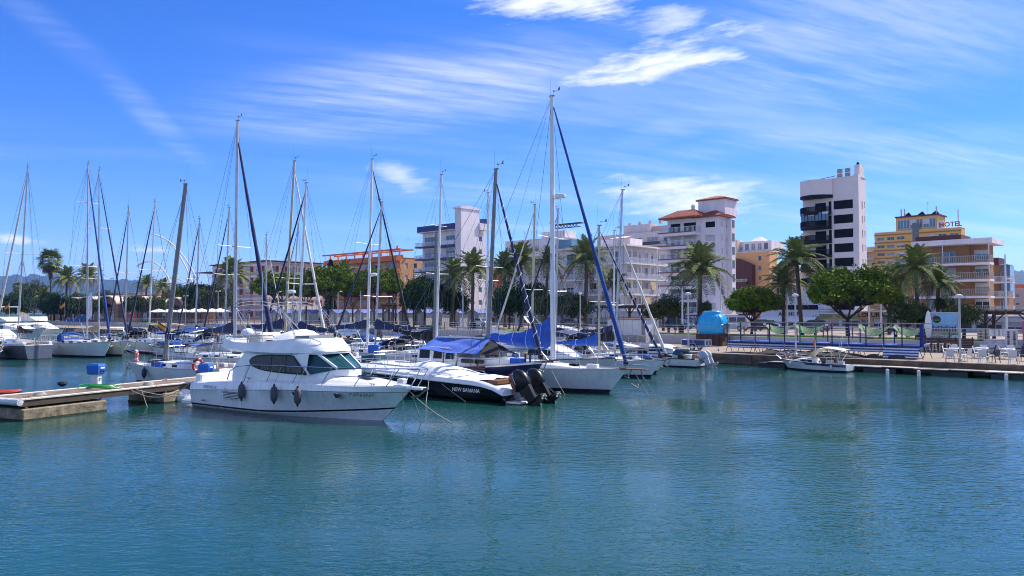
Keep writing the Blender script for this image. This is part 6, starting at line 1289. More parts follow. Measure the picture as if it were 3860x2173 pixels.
def tiles(o, pts, rise, m=TILE, name='roof'):
    """hipped tile roof over a rectangle x0 x1 y0 y1 z with ribs"""
    x0, x1, y0, y1, z = pts; cx, cy = (x0 + x1) / 2, (y0 + y1) / 2; rx = max(0, (x1 - x0) / 2 - (y1 - y0) / 2); ry = max(0, (y1 - y0) / 2 - (x1 - x0) / 2)
    A = [V((x0, y0, z)), V((x1, y0, z)), V((x1, y1, z)), V((x0, y1, z))]; r1, r2 = (V((cx - rx, cy - ry, z + rise)), V((cx + rx, cy + ry, z + rise)))
    b = MB().add(A + [r1, r2], [(0, 1, 5, 4), (1, 2, 5), (2, 3, 4, 5), (3, 0, 4)] if rx >= ry else [(0, 1, 4), (1, 2, 5, 4), (2, 3, 5), (3, 0, 4, 5)]); b.add([p - V((0, 0, .18)) for p in A] + A, [(0, 1, 5, 4), (1, 2, 6, 5), (2, 3, 7, 6), (3, 0, 4, 7), (0, 3, 2, 1)]); ro = b.build(name, m, o)
    for k in range(int((x1 - x0) / .32)):
        x = x0 + .16 + k * .32; f = min(1, min(x - x0, x1 - x) / max(.1, (x1 - x0) / 2 - rx)) if rx < (x1 - x0) / 2 else 1; yk = y0 + (cy - ry - y0) * f
        MB().tube([(x, y0 - .02, z + .03), (x, yk, z + rise * f + .03)], .07, 4).build('tile_row', m, ro)
    for k in range(int((y1 - y0) / .32)):
        y = y0 + .16 + k * .32; f = min(1, min(y - y0, y1 - y) / max(.1, (y1 - y0) / 2 - ry)) if ry < (y1 - y0) / 2 else 1; xk = x1 - (x1 - cx - rx) * f
        MB().tube([(x1 + .02, y, z + .03), (xk, y, z + rise * f + .03)], .07, 4).build('tile_row', m, ro)
    return ro
def aerial(o, x, y, z, h=2.2):
    b = MB().tube([(x, y, z), (x, y, z + h)], .025, 4)
    for k in range(5): b.tube([(x - .5 + .06 * k, y, z + h - .12 * k), (x + .5 - .06 * k, y, z + h - .12 * k)], .012, 4)
    b.build('tv_aerial', WIRE, o)

# -- red shuttered cream block
def f1(f): return [(.05 + k * .19, .05 + k * .19 + .095, .30, .74, 'bars') for k in range(5)]
o, W, D, H, fh = block('apartment_block', 'cream apartment block with red shutters and flat brown roof', 130, 800, 1005, 1212, 986, CRW, 5, f1, lambda f: [(.08 + k * .16, .08 + k * .16 + .07, .3, .74, 'bars') for k in range(6)], roofm=MARO)
for f in range(5):
    z = f * fh
    MB().box(-.15, W + .15, -.22, -.003, z + fh * .80, z + fh * .98).build('string_course', WHW, o); MB().box(-.1, W + .1, -.12, -.004, z + .02, z + fh * .22).build('string_course', PINKW, o)
    MB().box(W + .003, W + .22, .1, D, z + fh * .84, z + fh * .98).build('string_course', PINKW, o)
    for k in range(5):
        x = (.05 + k * .19) * W; MB().box(x + .095 * W + .02, x + .15 * W, -.06, -.005, z + fh * .27, z + fh * .77).build('shutter', REDSH, o)
    for k in range(6):
        y = (.08 + k * .16) * D; MB().box(W + .005, W + .06, y + .07 * D + .02, y + .125 * D, z + fh * .27, z + fh * .77).build('shutter', REDSH, o)
MB().box(-.8, W + .9, -.9, D + .5, H + .13, H + .40).build('roof_slab', MARO, o)
aerial(o, W * .5, 5, H); aerial(o, W * .9, 8, H, 3)
b = MB(); [b.box(-14 + k * 1.0, -13.8 + k * 1.0, -1, 6, H - 2.1 - .02 * k, H - 1.95) for k in range(14)]; b.box(-14, 0, -1.0, -.8, H - 2.3, H - 2.1).box(-14, 0, 5.8, 6, H - 2.3, H - 2.1); b.box(-13.6, -13.3, -.8, -.5, 0, H - 2.3).build('roof_pergola', MARO, o)
# -- terracotta block with roof pergola
def f2(f): return [(.06, .2, .05, .8, 'door'), (.27, .38, .3, .78, 'slide'), (.45, .6, .05, .8, 'shut'), (.66, .76, .3, .78, 'slide'), (.82, .95, .05, .8, 'door')]
o, W, D, H, fh = block('apartment_block', 'terracotta apartment block with open pergola on its roof terrace', 132, 1240, 1508, 1592, 972, SANDW, 5, f2, [(.2, .34, .3, .76, 'shut'), (.6, .75, .3, .76, 'slide')], roofm=TERW)
for f in range(1, 6): balcony(o, -.6, W + .4, f * fh, 1.6, 'solid' if f > 3 else 'bars', TERW, TERW, .95, thick=.35, sp=.22)
zt = H + .1; zz = at(1508, 938, (o.location + V((.726, -.687, 0)) * W).y).z - PZ
MB().box(.8, W - .4, 1.0, 1.4, H + .1, H + .9).build('terrace_wall', TERW, o)
for k in range(9): MB().box(k * W / 8.2, k * W / 8.2 + .35, .1, .45, H + .1, zz - .35).build('pergola_post', TERW, o)
MB().box(-2.6, W + .8, -.8, -.2, zz - .35, zz).build('pergola_beam', TERW, o); MB().box(-2.6, W + .8, 3.4, 4, zz - .35, zz).build('pergola_beam', TERW, o)
for k in range(7): MB().box(k * W / 6, k * W / 6 + .3, -.195, 3.395, zz - .3, zz - .05).build('pergola_beam', TERW, o)
MB().lathe([(.3, 0), (.4, .6), (.25, .9), (.3, 1.3)], (W * .85, 3, zz), 8).build('chimney', TERW, o); aerial(o, W * .95, 4, zz, 3.2); aerial(o, W * .4, 4, zz, 2)
b = MB()
for r_ in range(16):
    for c in range(8): b.box(W + .02, W + .12, D * .62 + c * .5 + .05, D * .62 + c * .5 + .42, 5 + r_ * .6 + .05, 5 + r_ * .6 + .5)
b.build('screen_blocks', FENDW, o)
MB().box(W * .62, W * .63, -1.5, -.05, 0, H).build('party_fin', SANDW, o)

# -- white block with navy bands and stair tower
def f3(f): return [(.06, .44, .02, .76, 'door'), (.62, .86, .02, .74, 'door')]
o, W, D, H, fh = block('apartment_block', 'white apartment block with navy bands and tall stair tower', 134, 1592, 1738, 1828, 858, WHW, 7, f3, lambda f: [(.15, .33, .32, .72, 'slide'), (.50, .88, .32, .72, 'slide')], glass=WGB, parapet=.9)
MB().box(-.5, W * .93, -1.5, -.02, H - .4, H + 1.1).build('navy_band', NAVYB, o); MB().box(-.502, W * .932, -1.52, -.01, H - .55, H - .41).build('band_edge', WHW, o)
for f in range(1, 7):
    z = f * fh; balcony(o, -1.2, W * .46, z, 1.7, 'bars', WMET, NAVYB, 1.0, thick=.34, sp=.2); balcony(o, W * .52, W * .93, z, 1.5, 'bars' if f % 2 else 'solid', WMET, NAVYB, 1.0, thick=.62, sp=.2)
zt = at(1712, 800, o.location.y).z - PZ; tw = W * .34
rr = [[V((W - tw, -1.0, z)) for z in ()]]
b = MB(); b.box(W * .93 + .01, W + 1.2, -1.2, 5, 0, zt - .6); to = b.build('stair_tower', WHW, o)
MB().loft([[V((W * .93 - .35, y, zt - .6 + dz)) for y, dz in ((-1.5, 0), (-1.5, .5), (2, .9), (5.6, .35), (5.6, 0))], [V((W + 1.35, y, zt - .6 + dz)) for y, dz in ((-1.5, 0), (-1.5, .5), (2, .9), (5.6, .35), (5.6, 0))]], True, True, True).build('tower_roof', WHW, to)
for k in range(6): MB().box(W * .93 + .2 + k * .32, W * .93 + .3 + k * .32, -1.26, -1.203, 1, zt - .65).build('tower_rib', WHW, to)
MB().box(W + .25, W + 1.6, 5.02, 8.5, H - .3, H + 1.4).build('rooftop_room', WHW, o); MB().box(W + .3, W + 1.62, 6.2, 7.8, H + 1.41, H + 2.6).build('rooftop_room', NAVYB, o)
for f in range(7): MB().loft([[V((W + .02, y, z)) for y, z in ((D * .22, f * fh + .9), (D * .44, f * fh + 1.5), (D * .44, f * fh + 2.5), (D * .22, f * fh + 1.9))], [V((W + .10, y, z)) for y, z in ((D * .22, f * fh + .9), (D * .44, f * fh + 1.5), (D * .44, f * fh + 2.5), (D * .22, f * fh + 1.9))]], True, False, True).build('stair_window', WGL, o)

# -- white penthouse block behind the palms
def f4(f): return [(.06, .18, .05, .78, 'door'), (.26, .38, .3, .76, 'shut'), (.46, .6, .05, .78, 'door'), (.68, .78, .3, .76, 'slide'), (.85, .95, .05, .78, 'shut')]
o, W, D, H, fh = block('apartment_block', 'white penthouse block behind the palms left of the tall white mast', 136, 1905, 2120, 2230, 895, WHW, 6, f4, [(.2, .35, .3, .75, 'slide'), (.6, .75, .3, .75, 'slide')], parapet=.8)
for f in range(1, 6): balcony(o, .3, W - .3, f * fh, 1.5, 'solid' if f > 4 else 'bars', WHW if f > 4 else WMET, SLAB, .95)
MB().box(W * .55, W * .95, 2, 6, H, H + 1.8).build('rooftop_room', WHW, o)
b = MB()
for k in range(8): b.beam((W * .8 + k * .9, 1, H + 2.2), (W * .8 + k * .9 + .9, 1, H + 3.0 - .02 * k), .08, .1); b.beam((W * .8 + k * .9, 1, H + 3.1), (W * .8 + k * .9 + .9, 1, H + 2.3), .08, .1)
b.box(W * .8, W * .8 + 8, .6, 2.4, H + 3.0, H + 3.15).box(W * .8, W * .8 + 8, .9, 1.1, H + 2.1, H + 2.25); b.build('roof_truss', IRON, o); MB().lathe([(.35, 0), (.35, 1.8), (.5, 1.9), (.5, 2.3)], (W * .7, 2.5, H + 1.8), 10).build('vent_pipe', GRW, o); aerial(o, W * .2, 3, H, 2.5)
lettering('wall_lettering', 'Edificio', .9, IRON, o, (W * .93, -.03, H - 2.6), (R(90), 0, 0))

# -- grey block with dark balconies behind
def f6(f): return [(.03, .14, .1, .78, 'door'), (.2, .36, .1, .78, 'slide'), (.42, .55, .1, .78, 'slide'), (.62, .75, .1, .78, 'slide'), (.82, .95, .1, .78, 'door')]
o, W, D, H, fh = block('apartment_block', 'grey stepped apartment block with dark balconies behind the white one', 178, 2262, 2560, 2575, 868, GRW, 8, f6, None, parapet=.6)
for f in range(4, 8):
    for q in ((.0, .15), (.18, .52), (.58, .98)): balcony(o, q[0] * W, q[1] * W, f * fh, 1.3, 'solid', mat('dark_glass_balcony', (.03, .035, .05), .2), SLAB, .9)
MB().box(W * .28, W * .62, 1.5, 7, H, H + 2.6).build('rooftop_room', GRW, o); MB().box(W * .62, W * .88, 2.5, 7, H, H + 1.9).build('rooftop_room', PINKW, o)
for k in range(5): MB().box(W * (.3 + k * .13), W * (.3 + k * .13) + .7, 3, 3.8, H + 2.6, H + 3.6).build('chimney', PINKW, o)
aerial(o, W * .7, 3, H + 2)

# -- white balcony block at the corner
def f5(f): return [(.04 + k * .16, .04 + k * .16 + .10, .04, .78, 'door' if k % 2 else 'shut') for k in range(6)]
o, W, D, H, fh = block('apartment_block', 'white corner block with long railed balconies on two sides', 120, 2085, 2357, 2532, 925, WHW, 5, f5, lambda f: [(.04 + k * .12, .04 + k * .12 + .075, .04, .78, 'shut' if (k + f) % 2 else 'door') for k in range(8)], parapet=.4)
for f in range(1, 6):
    if f < 5: balcony(o, 0, W + 1.5, f * fh, 1.5, 'bars', WMET, SLAB, 1.0, thick=.25, sp=.2); balcony(o, .003, D, f * fh, 1.5, 'bars', WMET, SLAB, 1.0, side=W, thick=.25, sp=.2)
    else: MB().box(-.3, W + 1.7, -1.7, -.01, H - .25, H).build('roof_edge', WHW, o); MB().box(W + .01, W + 1.7, 0, D, H - .25, H).build('roof_edge', WHW, o)
for k in range(5): MB().box(k * W / 4 - .05, k * W / 4 + .07, -1.45, -1.33, 0, H - .26).build('balcony_post', WMET, o)
for k in range(6): MB().box(W + 1.33, W + 1.45, k * D / 5.2 + .1, k * D / 5.2 + .22, 0, H - .26).build('balcony_post', WMET, o)
for k, f in ((2, 1), (5, 1), (3, 2), (6, 3)): y = (.04 + k * .12) * D; MB().add([V((W + 1.42, y, f * fh + fh * .85)), V((W + 1.42, y + 1.5, f * fh + fh * .85)), V((W + 1.7, y + 1.5, f * fh + .9)), V((W + 1.7, y, f * fh + .9))], [(0, 1, 2, 3)]).build('awning', TANC, o)
MB().box(W * .5, W * .95, 3, 7, H, H + 1.6).build('rooftop_room', WHW, o); MB().add([V((W * .75, 1.0, H + 1.5)), V((W * .98, 1.0, H + 1.5)), V((W * .98, 3, H + 2.0)), V((W * .75, 3, H + 2.0))], [(0, 1, 2, 3)]).build('roof_awning', CREAMC, o)
MB().box(-.2, W * .18, 2, 6, H, H + 2.2).build('rooftop_room', WGB, o)

# -- white tower with red tile roofs
def f7(f): return [(.06, .26, .05, .78, 'door' if f != 7 else 'void'), (.32, .56, .05, .78, 'shut' if f in (5, 6, 3) else ('void' if f == 7 else 'door')), (.74, .92, .30, .72, 'void' if f == 7 else 'shut')]
o, W, D, H, fh = block('apartment_tower', 'white apartment tower with red tiled roofs and rounded balconies', 120, 2518, 2714, 2758, 812, WHW, 8, f7, lambda f: [(.18, .26, .3, .75, 'slide'), (.6, .85, .3, .6, 'slide')], parapet=.3, cat='tower')
for f in range(1, 8):
    bo = balcony(o, -.4, W * .64, f * fh, 1.9, 'bars', WMET, WHW, 1.0, thick=.5, sp=.24)
    MB().box(-.45, W * .64 + .05, -1.98, -1.92, -.02, .16).build('tile_trim', TILE, bo)
tiles(o, (-.9, W * .72, -1.6, D * .8, H + .15), 1.4); tiles(o, (W * .5, W + .7, -.5, D + .5, H + .02), 1.1)
zt = at(2700, 762, o.location.y).z - PZ; MB().box(W * .48, W - .15, D * .55, D * 1.6, H + .2, zt).build('penthouse', WHW, o); tiles(o, (W * .44, W + .15, D * .5, D * 1.65, zt + .02), .7)
MB().lathe([(.3, 0), (.3, .9), (.42, 1.0), (.2, 1.4)], (W * .42, 1.5, H + 1.1), 8).build('chimney', WHW, o)
MB().box(W + .003, W + .9, D * .62, D * .95, 0, H - .5).build('lift_shaft', WHW, o)
for f in range(8): MB().box(W + .902, W + .93, D * .68, D * .88, f * fh + .7, f * fh + 2.0).build('shaft_window', WGL, o)
lettering('banner_lettering', 'azahares', .5, REDSH, o, (W * .2, -1.95, 5 * fh + .75), (R(90), 0, 0))

# -- peach block with maroon bay
def f8(f): return [(.06, .16, .25, .75, 'slide'), (.72, .80, .25, .75, 'slide')]
o, W, D, H, fh = block('apartment_block', 'peach apartment block with a maroon gabled bay', 165, 2752, 2902, 2916, 948, PEW, 7, f8, None, parapet=.3)
MB().box(W * .12, W * .98, 1.5, 8, H, H + 2.6).build('penthouse', WHW, o)
for k in range(5): window(o, W * (.16 + k * .16), H + .6, W * .1, 1.5, 1.42, 'slide')
MB().box(-.2, W * .2, 0, 2, H, H + 3.1).build('penthouse', CRW, o); MB().loft([[V((W * .52 + dx_, 3, H + 2.6)) for dx_ in (-2, 2)] + [V((W * .52 + dx_, 7, H + 2.6)) for dx_ in (2, -2)], [V((W * .52 + dx_, 5, H + 3.9)) for dx_ in (-.2, .2)] + [V((W * .52 + dx_, 5.2, H + 3.9)) for dx_ in (.2, -.2)]], True, True, True).build('skylight', WHW, o)
bx0, bx1 = W * .20, W * .62; zb = at(2810, 978, o.location.y).z - PZ
MB().slab([(bx0 - .5, 0), (bx1 + .3, 0), (bx1 + .3, zb - 1.6), (bx0 + .6, zb), (bx0 - .5, zb - .2)], -1.6, -.003).build('maroon_bay', MARO, o)
for f in range(1, 5): balcony(o, bx0 + .3, bx1 - .6, f * fh * .92, 2.6, 'bars' if f % 2 else 'solid', WMET if f % 2 else MARO, MARO, 1.0, thick=.5); window(o, bx0 + .5, f * fh * .92 + .3, bx1 - bx0 - 1.4, fh * .62, -1.66, 'door', WGB)
for f in range(6): MB().box(W * .36, W * .46, -.01, .0 - .004, 0, .001).build('sill', SLAB, o) if 0 else None

# -- beige low house beside it
o, W, D, H, fh = block('town_house', 'low beige house between the peach block and the dark windowed tower', 158, 2912, 3065, 3070, 1008, CRW, 4, [(.1, .25, .3, .72, 'slide'), (.45, .6, .3, .72, 'shut'), (.75, .88, .3, .72, 'slide')], None)
tiles(o, (-.5, W * .5, -.6, 6, H + .1), 1.2)

# -- tower with black windows and round balconies
def f9(f): return [(.40, .58, .03, .78, 'void')] if 0 else [(.575, .925, .2, .80, 'void')]
o, W, D, H, fh = block('apartment_tower', 'slim white tower with black window bands and curved black balconies', 128, 3030, 3236, 3270, 664, mat('warm_white_render', (.76, .665, .64), .9, var=.06, scale=.3), 9, f9, lambda f: [(.2, .28, .3, .72, 'slide'), (.5, .62, .2, .72, 'slide'), (.78, .86, .3, .72, 'slide')], parapet=3.2, cat='tower', rev=.22)
MB().box(W * .56, W * .57, -.0, -.0, 0, 0) if 0 else None
for f in range(9):
    z = f * fh; xw = W * .54
    # hollow round balcony with iron railing
    bo = bpy.data.objects.new('balcony', None); col.objects.link(bo); bo.parent = o; bo.location = (0, 0, z)
    cur = [(xw * (k / 10), -(.35 + 1.75 * math.sin(math.pi * min(1, (k / 10) * 1.0 + .06)) ** .6)) for k in range(11)]
    MB().prism([(0, .2)] + cur + [(xw, .2)], -.32, 0).build('slab', IRON, bo)
    b = MB(); b.loft([[V((x, y, 1.0)), V((x, y, .92)), V((x + .0, y + .06, .92)), V((x, y + .06, 1.0))] for x, y in cur], True)
    b.loft([[V((x, y, .18)), V((x, y, .02)), V((x + .0, y + .05, .02)), V((x, y + .05, .18))] for x, y in cur], True)
    for i in range(len(cur) - 1):
        for q in range(5): u = q / 5; x = cur[i][0] + (cur[i + 1][0] - cur[i][0]) * u; y = cur[i][1] + (cur[i + 1][1] - cur[i][1]) * u; b.box(x - .03, x + .03, y, y + .05, .02, .95)
    b.build('railing', IRON, bo)
    MB().box(W * .24, W * .44, -.05, -.004, z + .05, z + fh * .74).build('balcony_door', BLKW, bo).location.z = -z
    MB().box(W * .49, W * .54, -.05, -.004, z + .05, z + fh * .8).build('balcony_door', BLKW, bo).location.z = -z
    MB().ball((W * .14, -.05, z + fh * .6), .16, .06, .16, 8, 5).build('wall_lamp', FENDW, bo).location.z = -z
    if f == 7:
        for k in range(4): window(bo, .45 + k * 1.55 * W / 12, .95, 1.5 * W / 12, fh * .62, -1.75, 'slide', WGB, IRON)
    MB().box(W * .56, W * .938, -.05, -.003, z + fh * .82, z + fh * 1.18).build('window_band', MATS['warm_white_render'], o)
cur = [(W * .57 * (k / 10), -(.35 + 1.75 * math.sin(math.pi * min(1, (k / 10) + .06)) ** .6)) for k in range(11)]
MB().prism([(0, .2)] + cur + [(W * .57, .2)], 9 * fh + .1, 9 * fh + .6).build('canopy', IRON, o); MB().prism([(0, .2)] + [(x, y * .97) for x, y in cur] + [(W * .57, .2)], 9 * fh + .603, H - .1).build('curved_parapet', MATS['warm_white_render'], o)
MB().box(W * .94, W * 1.03, -.08, .9, 0, H + .3).build('corner_pier', MATS['warm_white_render'], o)
for k, x in enumerate((W * .66, W * .80)):
    for q in (0, 1): ac_unit(o, x, 1.0, H + .2 + q * .75, 0)
    MB().box(x - .5, x + .5, .8, 1.4, H - .1, H + .19).build('unit_stand', IRON, o)
MB().box(W * .92, W * 1.01, 1, 3, H, H + 2.0).build('chimney', MATS['warm_white_render'], o); MB().tube([(.5, .5, H), (W * .6, .5, H + .5)], .05, 4).build('roof_rail', IRON, o); MB().lathe([(.2, 0), (.25, .3), (.1, .5)], (W * .96, 1.6, H + 2.0), 8).build('chimney_cowl', IRON, o)

# -- ochre hotel in the distance
def f10(f): return [(.03 + k * .12, .03 + k * .12 + .09, .30, .72, 'slide') for k in range(3)] + [(.62 + k * .13, .62 + k * .13 + .09, .30, .72, 'slide') for k in range(3)]
o, W, D, H, fh = block('hotel', 'tall ochre hotel with dark central stair strip and red roof letters', 250, 3300, 3628, 3632, 858, YEW, 11, f10, None, parapet=.8, frame=WMET)
for f in range(1, 12): MB().box(-.1, W + .1, -.14, -.004, f * fh - .18, f * fh + .16).build('string_course', mat('dark_ochre_band', (.36, .17, .055), .9), o)  # string courses in a darker ochre than the walls
MB().box(W * .455, W * .53, -.06, -.003, 0, H + 2.2).build('stair_glazing', mat('grey_glass', (.10, .11, .115), .15), o)
MB().box(W * .25, W * .73, 1, 9, H, H + 4.2).build('penthouse', YEW, o); MB().box(W * .24, W * .75, .6, 9.4, H + 4.2, H + 4.6).build('penthouse_roof', MARO, o)
for k in range(6): window(o, W * (.27 + k * .075), H + .8, W * .066, 2.6, .9, 'slide', WGB)
for k in range(3): MB().add([V((W * (.36 + k * .16) - 1.4, 3, H + 4.6)), V((W * (.36 + k * .16) + 1.4, 3, H + 4.6)), V((W * (.36 + k * .16) + .4, 3, H + 5.9)), V((W * (.36 + k * .16) + .2, 5, H + 5.9))], [(0, 1, 2), (1, 3, 2), (0, 2, 3)]).build('solar_stand', IRON, o)
for x in (W * .29, W * .33, W * .70): MB().tube([(x, 3, H + 4.5), (x, 3, H + 7.0)], .22, 6).build('antenna_mast', GRW, o)
MB().tube([(W * .95, 2, H), (W * .95, 2, H + 5.5)], .15, 6).build('antenna_mast', GRW, o); aerial(o, W * .6, 3, H + 4.5, 4)
lettering('roof_lettering', 'HOTEL', 1.9, mat('hotel_red', (.30, .03, .04), .6), o, (W * .88, .3, H + 1.1), (R(90), 0, 0), .08, .02); MB().box(W * .74, W * .80, .5, 1, H, H + 2.4).build('sign_panel', FENDW, o)
for f in range(1, 10): balcony(o, -4.2, -.05, f * fh, 1.8, 'bars', WMET, WHW, 1.2, sp=.4)
MB().box(-4.3, -.02, .1, 8, 0, 9.6 * fh).build('balcony_wing', YEW, o)
for f in range(1, 5):
    for k in range(3): balcony(o, W * (.02 + k * .13), W * (.13 + k * .13), f * fh, 1.6, 'bars', WMET, YEW, 1.1, sp=.35)

# -- brick terrace block at the right
BRK = bpy.data.materials.new('tan_brick'); BRK.use_nodes = True; t_ = BRK.node_tree; bt = t_.nodes.new('ShaderNodeTexBrick'); co_ = t_.nodes.new('ShaderNodeTexCoord'); mp_ = t_.nodes.new('ShaderNodeMapping'); mp_.inputs['Rotation'].default_value = (R(90), 0, 0); bt.inputs['Scale'].default_value = 3.6
bt.inputs['Color1'].default_value = (.40, .19, .075, 1); bt.inputs['Color2'].default_value = (.31, .14, .05, 1); bt.inputs['Mortar'].default_value = (.42, .28, .17, 1); bt.inputs['Mortar Size'].default_value = .02
t_.links.new(co_.outputs['Object'], mp_.inputs[0]); t_.links.new(mp_.outputs[0], bt.inputs['Vector']); t_.links.new(bt.outputs[0], t_.nodes['Principled BSDF'].inputs['Base Color']); t_.nodes['Principled BSDF'].inputs['Roughness'].default_value = .9
def f11(f): return [(.12, .30, .02, .76, 'shut' if f == 3 else 'door'), (.48, .74, .02, .78, 'shut' if f in (3,) else 'door')]
o, W, D, H, fh = block('apartment_block', 'tan brick terrace block with wide white balconies and deep roof slab', 126, 3470, 3655, 3662, 925, BRK, 5, f11, None, parapet=.3, glass=WGB, roofm=SLAB)
MB().box(-.5, W + 3.4, -2.3, D + 1, H + .02, H + .75).build('roof_slab', WHW, o); MB().box(-.2, W * .9, -1.2, D, H + .75, H + 1.5).build('roof_band', MARO, o)
for f in range(1, 5):
    balcony(o, -.3, W + 3.1, f * fh, 2.2, 'bars', mat('tan_railing', (.42, .36, .29), .6), WHW, 1.0, thick=.3, sp=.22)
MB().box(W + .01, W + 2.2, .6, D, 0, H).build('recessed_wall', BRK, o)
for f in range(5): window(o, W + .6, f * fh + .5, 1.8, fh * .6, .54, 'slide'); 
for k in (W + 2.9, W * .55): MB().box(k, k + .1, -2.1, -2.0, 0, H).build('balcony_post', WMET, o)
for k in range(6): window(o, .2 + k * W / 6.1, 1 * fh - fh + fh * 1.0 * 0 + .8, W / 6.4, fh * .8, -2.28, 'slide', WGB)
MB().box(-.3, W + .2, -2.2, -.01, .0, .78).build('terrace_front', WHW, o); MB().box(-.3, W + .2, -2.3, -.01, fh - .5, fh - .31).build('terrace_beam', WHW, o)
o, W, D, H, fh = block('apartment_block', 'narrow brick wing with white shutters beyond the terrace block', 152, 3700, 3800, 3806, 998, BRK, 4, [(.3, .48, .05, .75, 'shut'), (.7, .95, .05, .75, 'door')], None, glass=WGB)
for f in range(1, 4): balcony(o, .2, W + 1, f * fh, 1.5, 'bars', WMET, WHW, 1.0)
MB().box(0, W * .7, -.4, 4, H, H + 1.2).build('roof_band', MARO, o); MB().box(W * .82, W * 1.15, -1.2, 2, H - 4.5, H - .2).build('glazed_bay', WGB, o)
for i, (pl, pr, ty, n, m_, lb) in enumerate(((3775, 3870, 1072, 230, TERW, 'small terracotta house below the right hand hill'), (3820, 3900, 1090, 190, PINKW, 'pink house at the right picture edge'))):
    block('town_house', lb, n, pl, pr, pr + 4, ty, m_, 4, [(.1, .3, .3, .72, 'slide'), (.5, .7, .3, .72, 'shut')], None)
# -- shops in front
SHOPW = mat('shop_white', (.62, .63, .66), .8, var=.05)
def shop(label, n, pxL, pxR, topy, wallm, sign, sm, awn=None, size=.9, signm=None, depth=7):
    a, W, D, H = site(n, pxL, pxR, pxR, topy); o = thing('shop', label, 'shop', a, RZ, 'shops along the promenade'); fz = H * .60
    k = max(2, int(W / 3.2)); holes = [(W * i / k + .2, W * (i + 1) / k - .2, .25, fz - .1) for i in range(k)]
    b = MB().wall(W, H, holes, lambda x, d, z: V((x, d, z)), .3); b.box(0, W, .45, depth, 0, H - .01); b.build('wall', wallm, o)
    for h in holes: window(o, h[0], h[2], h[1] - h[0], h[3] - h[2], .2, 'slide', WGL)
    MB().box(-.1, W + .1, -.18, -.003, fz + .1, H - .05).build('fascia', signm or wallm, o); MB().box(-.2, W + .2, -.3, depth, H, H + .15).build('roof', SLAB, o)
    if sign: lettering('sign_lettering', sign, size, sm, o, (W * .5, -.20, (fz + H) / 2), (R(90), 0, 0), .03, .015)
    if awn:
        for i in range(k):
            x0, x1 = W * i / k + .08, W * (i + 1) / k - .08; MB().loft([[V((x0, -.2, fz + .12)), V((x1, -.2, fz + .12))], [V((x0, -1.9, fz - .55)), V((x1, -1.9, fz - .55))], [V((x0, -1.92, fz - .85)), V((x1, -1.92, fz - .85))]], False).build('awning', awn, o)
    return o, W, H
o, W, H = shop('white shop with black letters and white awnings behind the palms', 122, 2870, 3085, 1172, SHOPW, 'ALE-HOP', IRON, mat('white_awning', (.74, .74, .73), .8), .85)
MB().box(0, W, -.2, -.14, H + .16, H + .9).build('terrace_rail', IRON, o)
MB().box(W * .3, W, 2, 6, H + .2, H + 3.2).build('upper_room', SHOPW, o)
o, W, H = shop('grey shop with green and ochre lettering behind the umbrella pine', 122, 3090, 3245, 1185, SHOPW, 'Un CREPS   BOLS HELADO', mat('shop_green', (.08, .30, .04), .6), None, .7, mat('shop_ochre', (.42, .33, .17), .7))
o, W, H = shop('orange shop with black lettering beside the blue poster frames', 121, 3240, 3330, 1176, mat('shop_orange', (.50, .28, .13), .7), 'LOKURA', IRON, None, .95)
lettering('sign_lettering', 'Joyas', .4, IRON, o, (W * .3, -.2, H * .90), (R(90), 0, 0), .02)
o, W, H = shop('shop with blue, green and yellow framed posters', 121, 3332, 3440, 1178, mat('shop_tan', (.42, .32, .24), .7), 'OTRO DE MAR', mat('white_letter', (.82, .82, .82)), None, .5)
for k, c in enumerate(((.03, .16, .38), (.01, .10, .08), (.55, .42, .03))): MB().box(W * (.06 + k * .31), W * (.30 + k * .31), -.3, -.19, H * .58, H * .78).build('poster_frame', mat('poster_frame_%d' % k, c, .5), o)
o, W, H = shop('white ground floor bar with navy fascia below the red roofed tower', 114, 2530, 2700, 1188, SHOPW, 'PALMERAL', mat('white_letter', (.82, .82, .82)), None, .6, NAVYB)
o, W, H = shop('low grey arcade shop below the white penthouse block', 112, 1800, 2060, 1176, GRW, '', IRON, None)
o, W, H = shop('low white shop below the white corner block', 110, 2180, 2480, 1176, SHOPW, '', IRON, None)
o, W, H = shop('glazed ground floor restaurant below the brick terrace block', 112, 3560, 3900, 1196, GRW, '', IRON, None)
# -- left: arcaded houses and far town
def arcade(label, n, px0, px1, topy, bays, wallm):
    a, W, D, H = site(n, px0, px1, px1, topy); o = thing('arcaded_house', label, 'house', a, RZ, 'vaulted houses by the far quay'); b = MB(); w = W / bays
    for i in range(bays):
        q = [(i * w + .004, 0), ((i + 1) * w - .004, 0), ((i + 1) * w - .004, H * .72)] + [(i * w + w / 2 + w / 2 * math.cos(a_), H * .72 + H * .28 * math.sin(a_)) for a_ in [math.pi * k / 10 for k in range(1, 10)]] + [(i * w + .004, H * .72)]
        MB().slab(q, .3, 8).build('vaulted_bay', wallm, o)
        e = [V((i * w + w / 2 + (w / 2 + .25) * math.cos(a_), 0, H * .72 + (H * .28 + .25) * math.sin(a_))) for a_ in [math.pi * k / 12 for k in range(13)]]
        MB().loft([[p + V((0, -.3, 0)), p + V((0, 8.2, 0)), p + V((0, 8.2, .35)), p + V((0, -.3, .35))] for p in e], True, True, True).build('vault_roof', CRW, o)
        g = [(i * w + w / 2 + w * .2 * math.cos(a_), H * .62 + H * .14 * math.sin(a_)) for a_ in [math.pi * k / 8 for k in range(9)]]; MB().slab(g, .2, .296).build('arch_window', BLKW, o)
        window(o, i * w + w * .12, H * .12, w * .2, H * .3, .22, 'slide'); window(o, i * w + w * .62, H * .05, w * .22, H * .38, .22, 'door')
    return o
BRW = mat('salmon_brick', (.27, .15, .10), .9, var=.15, scale=.6)
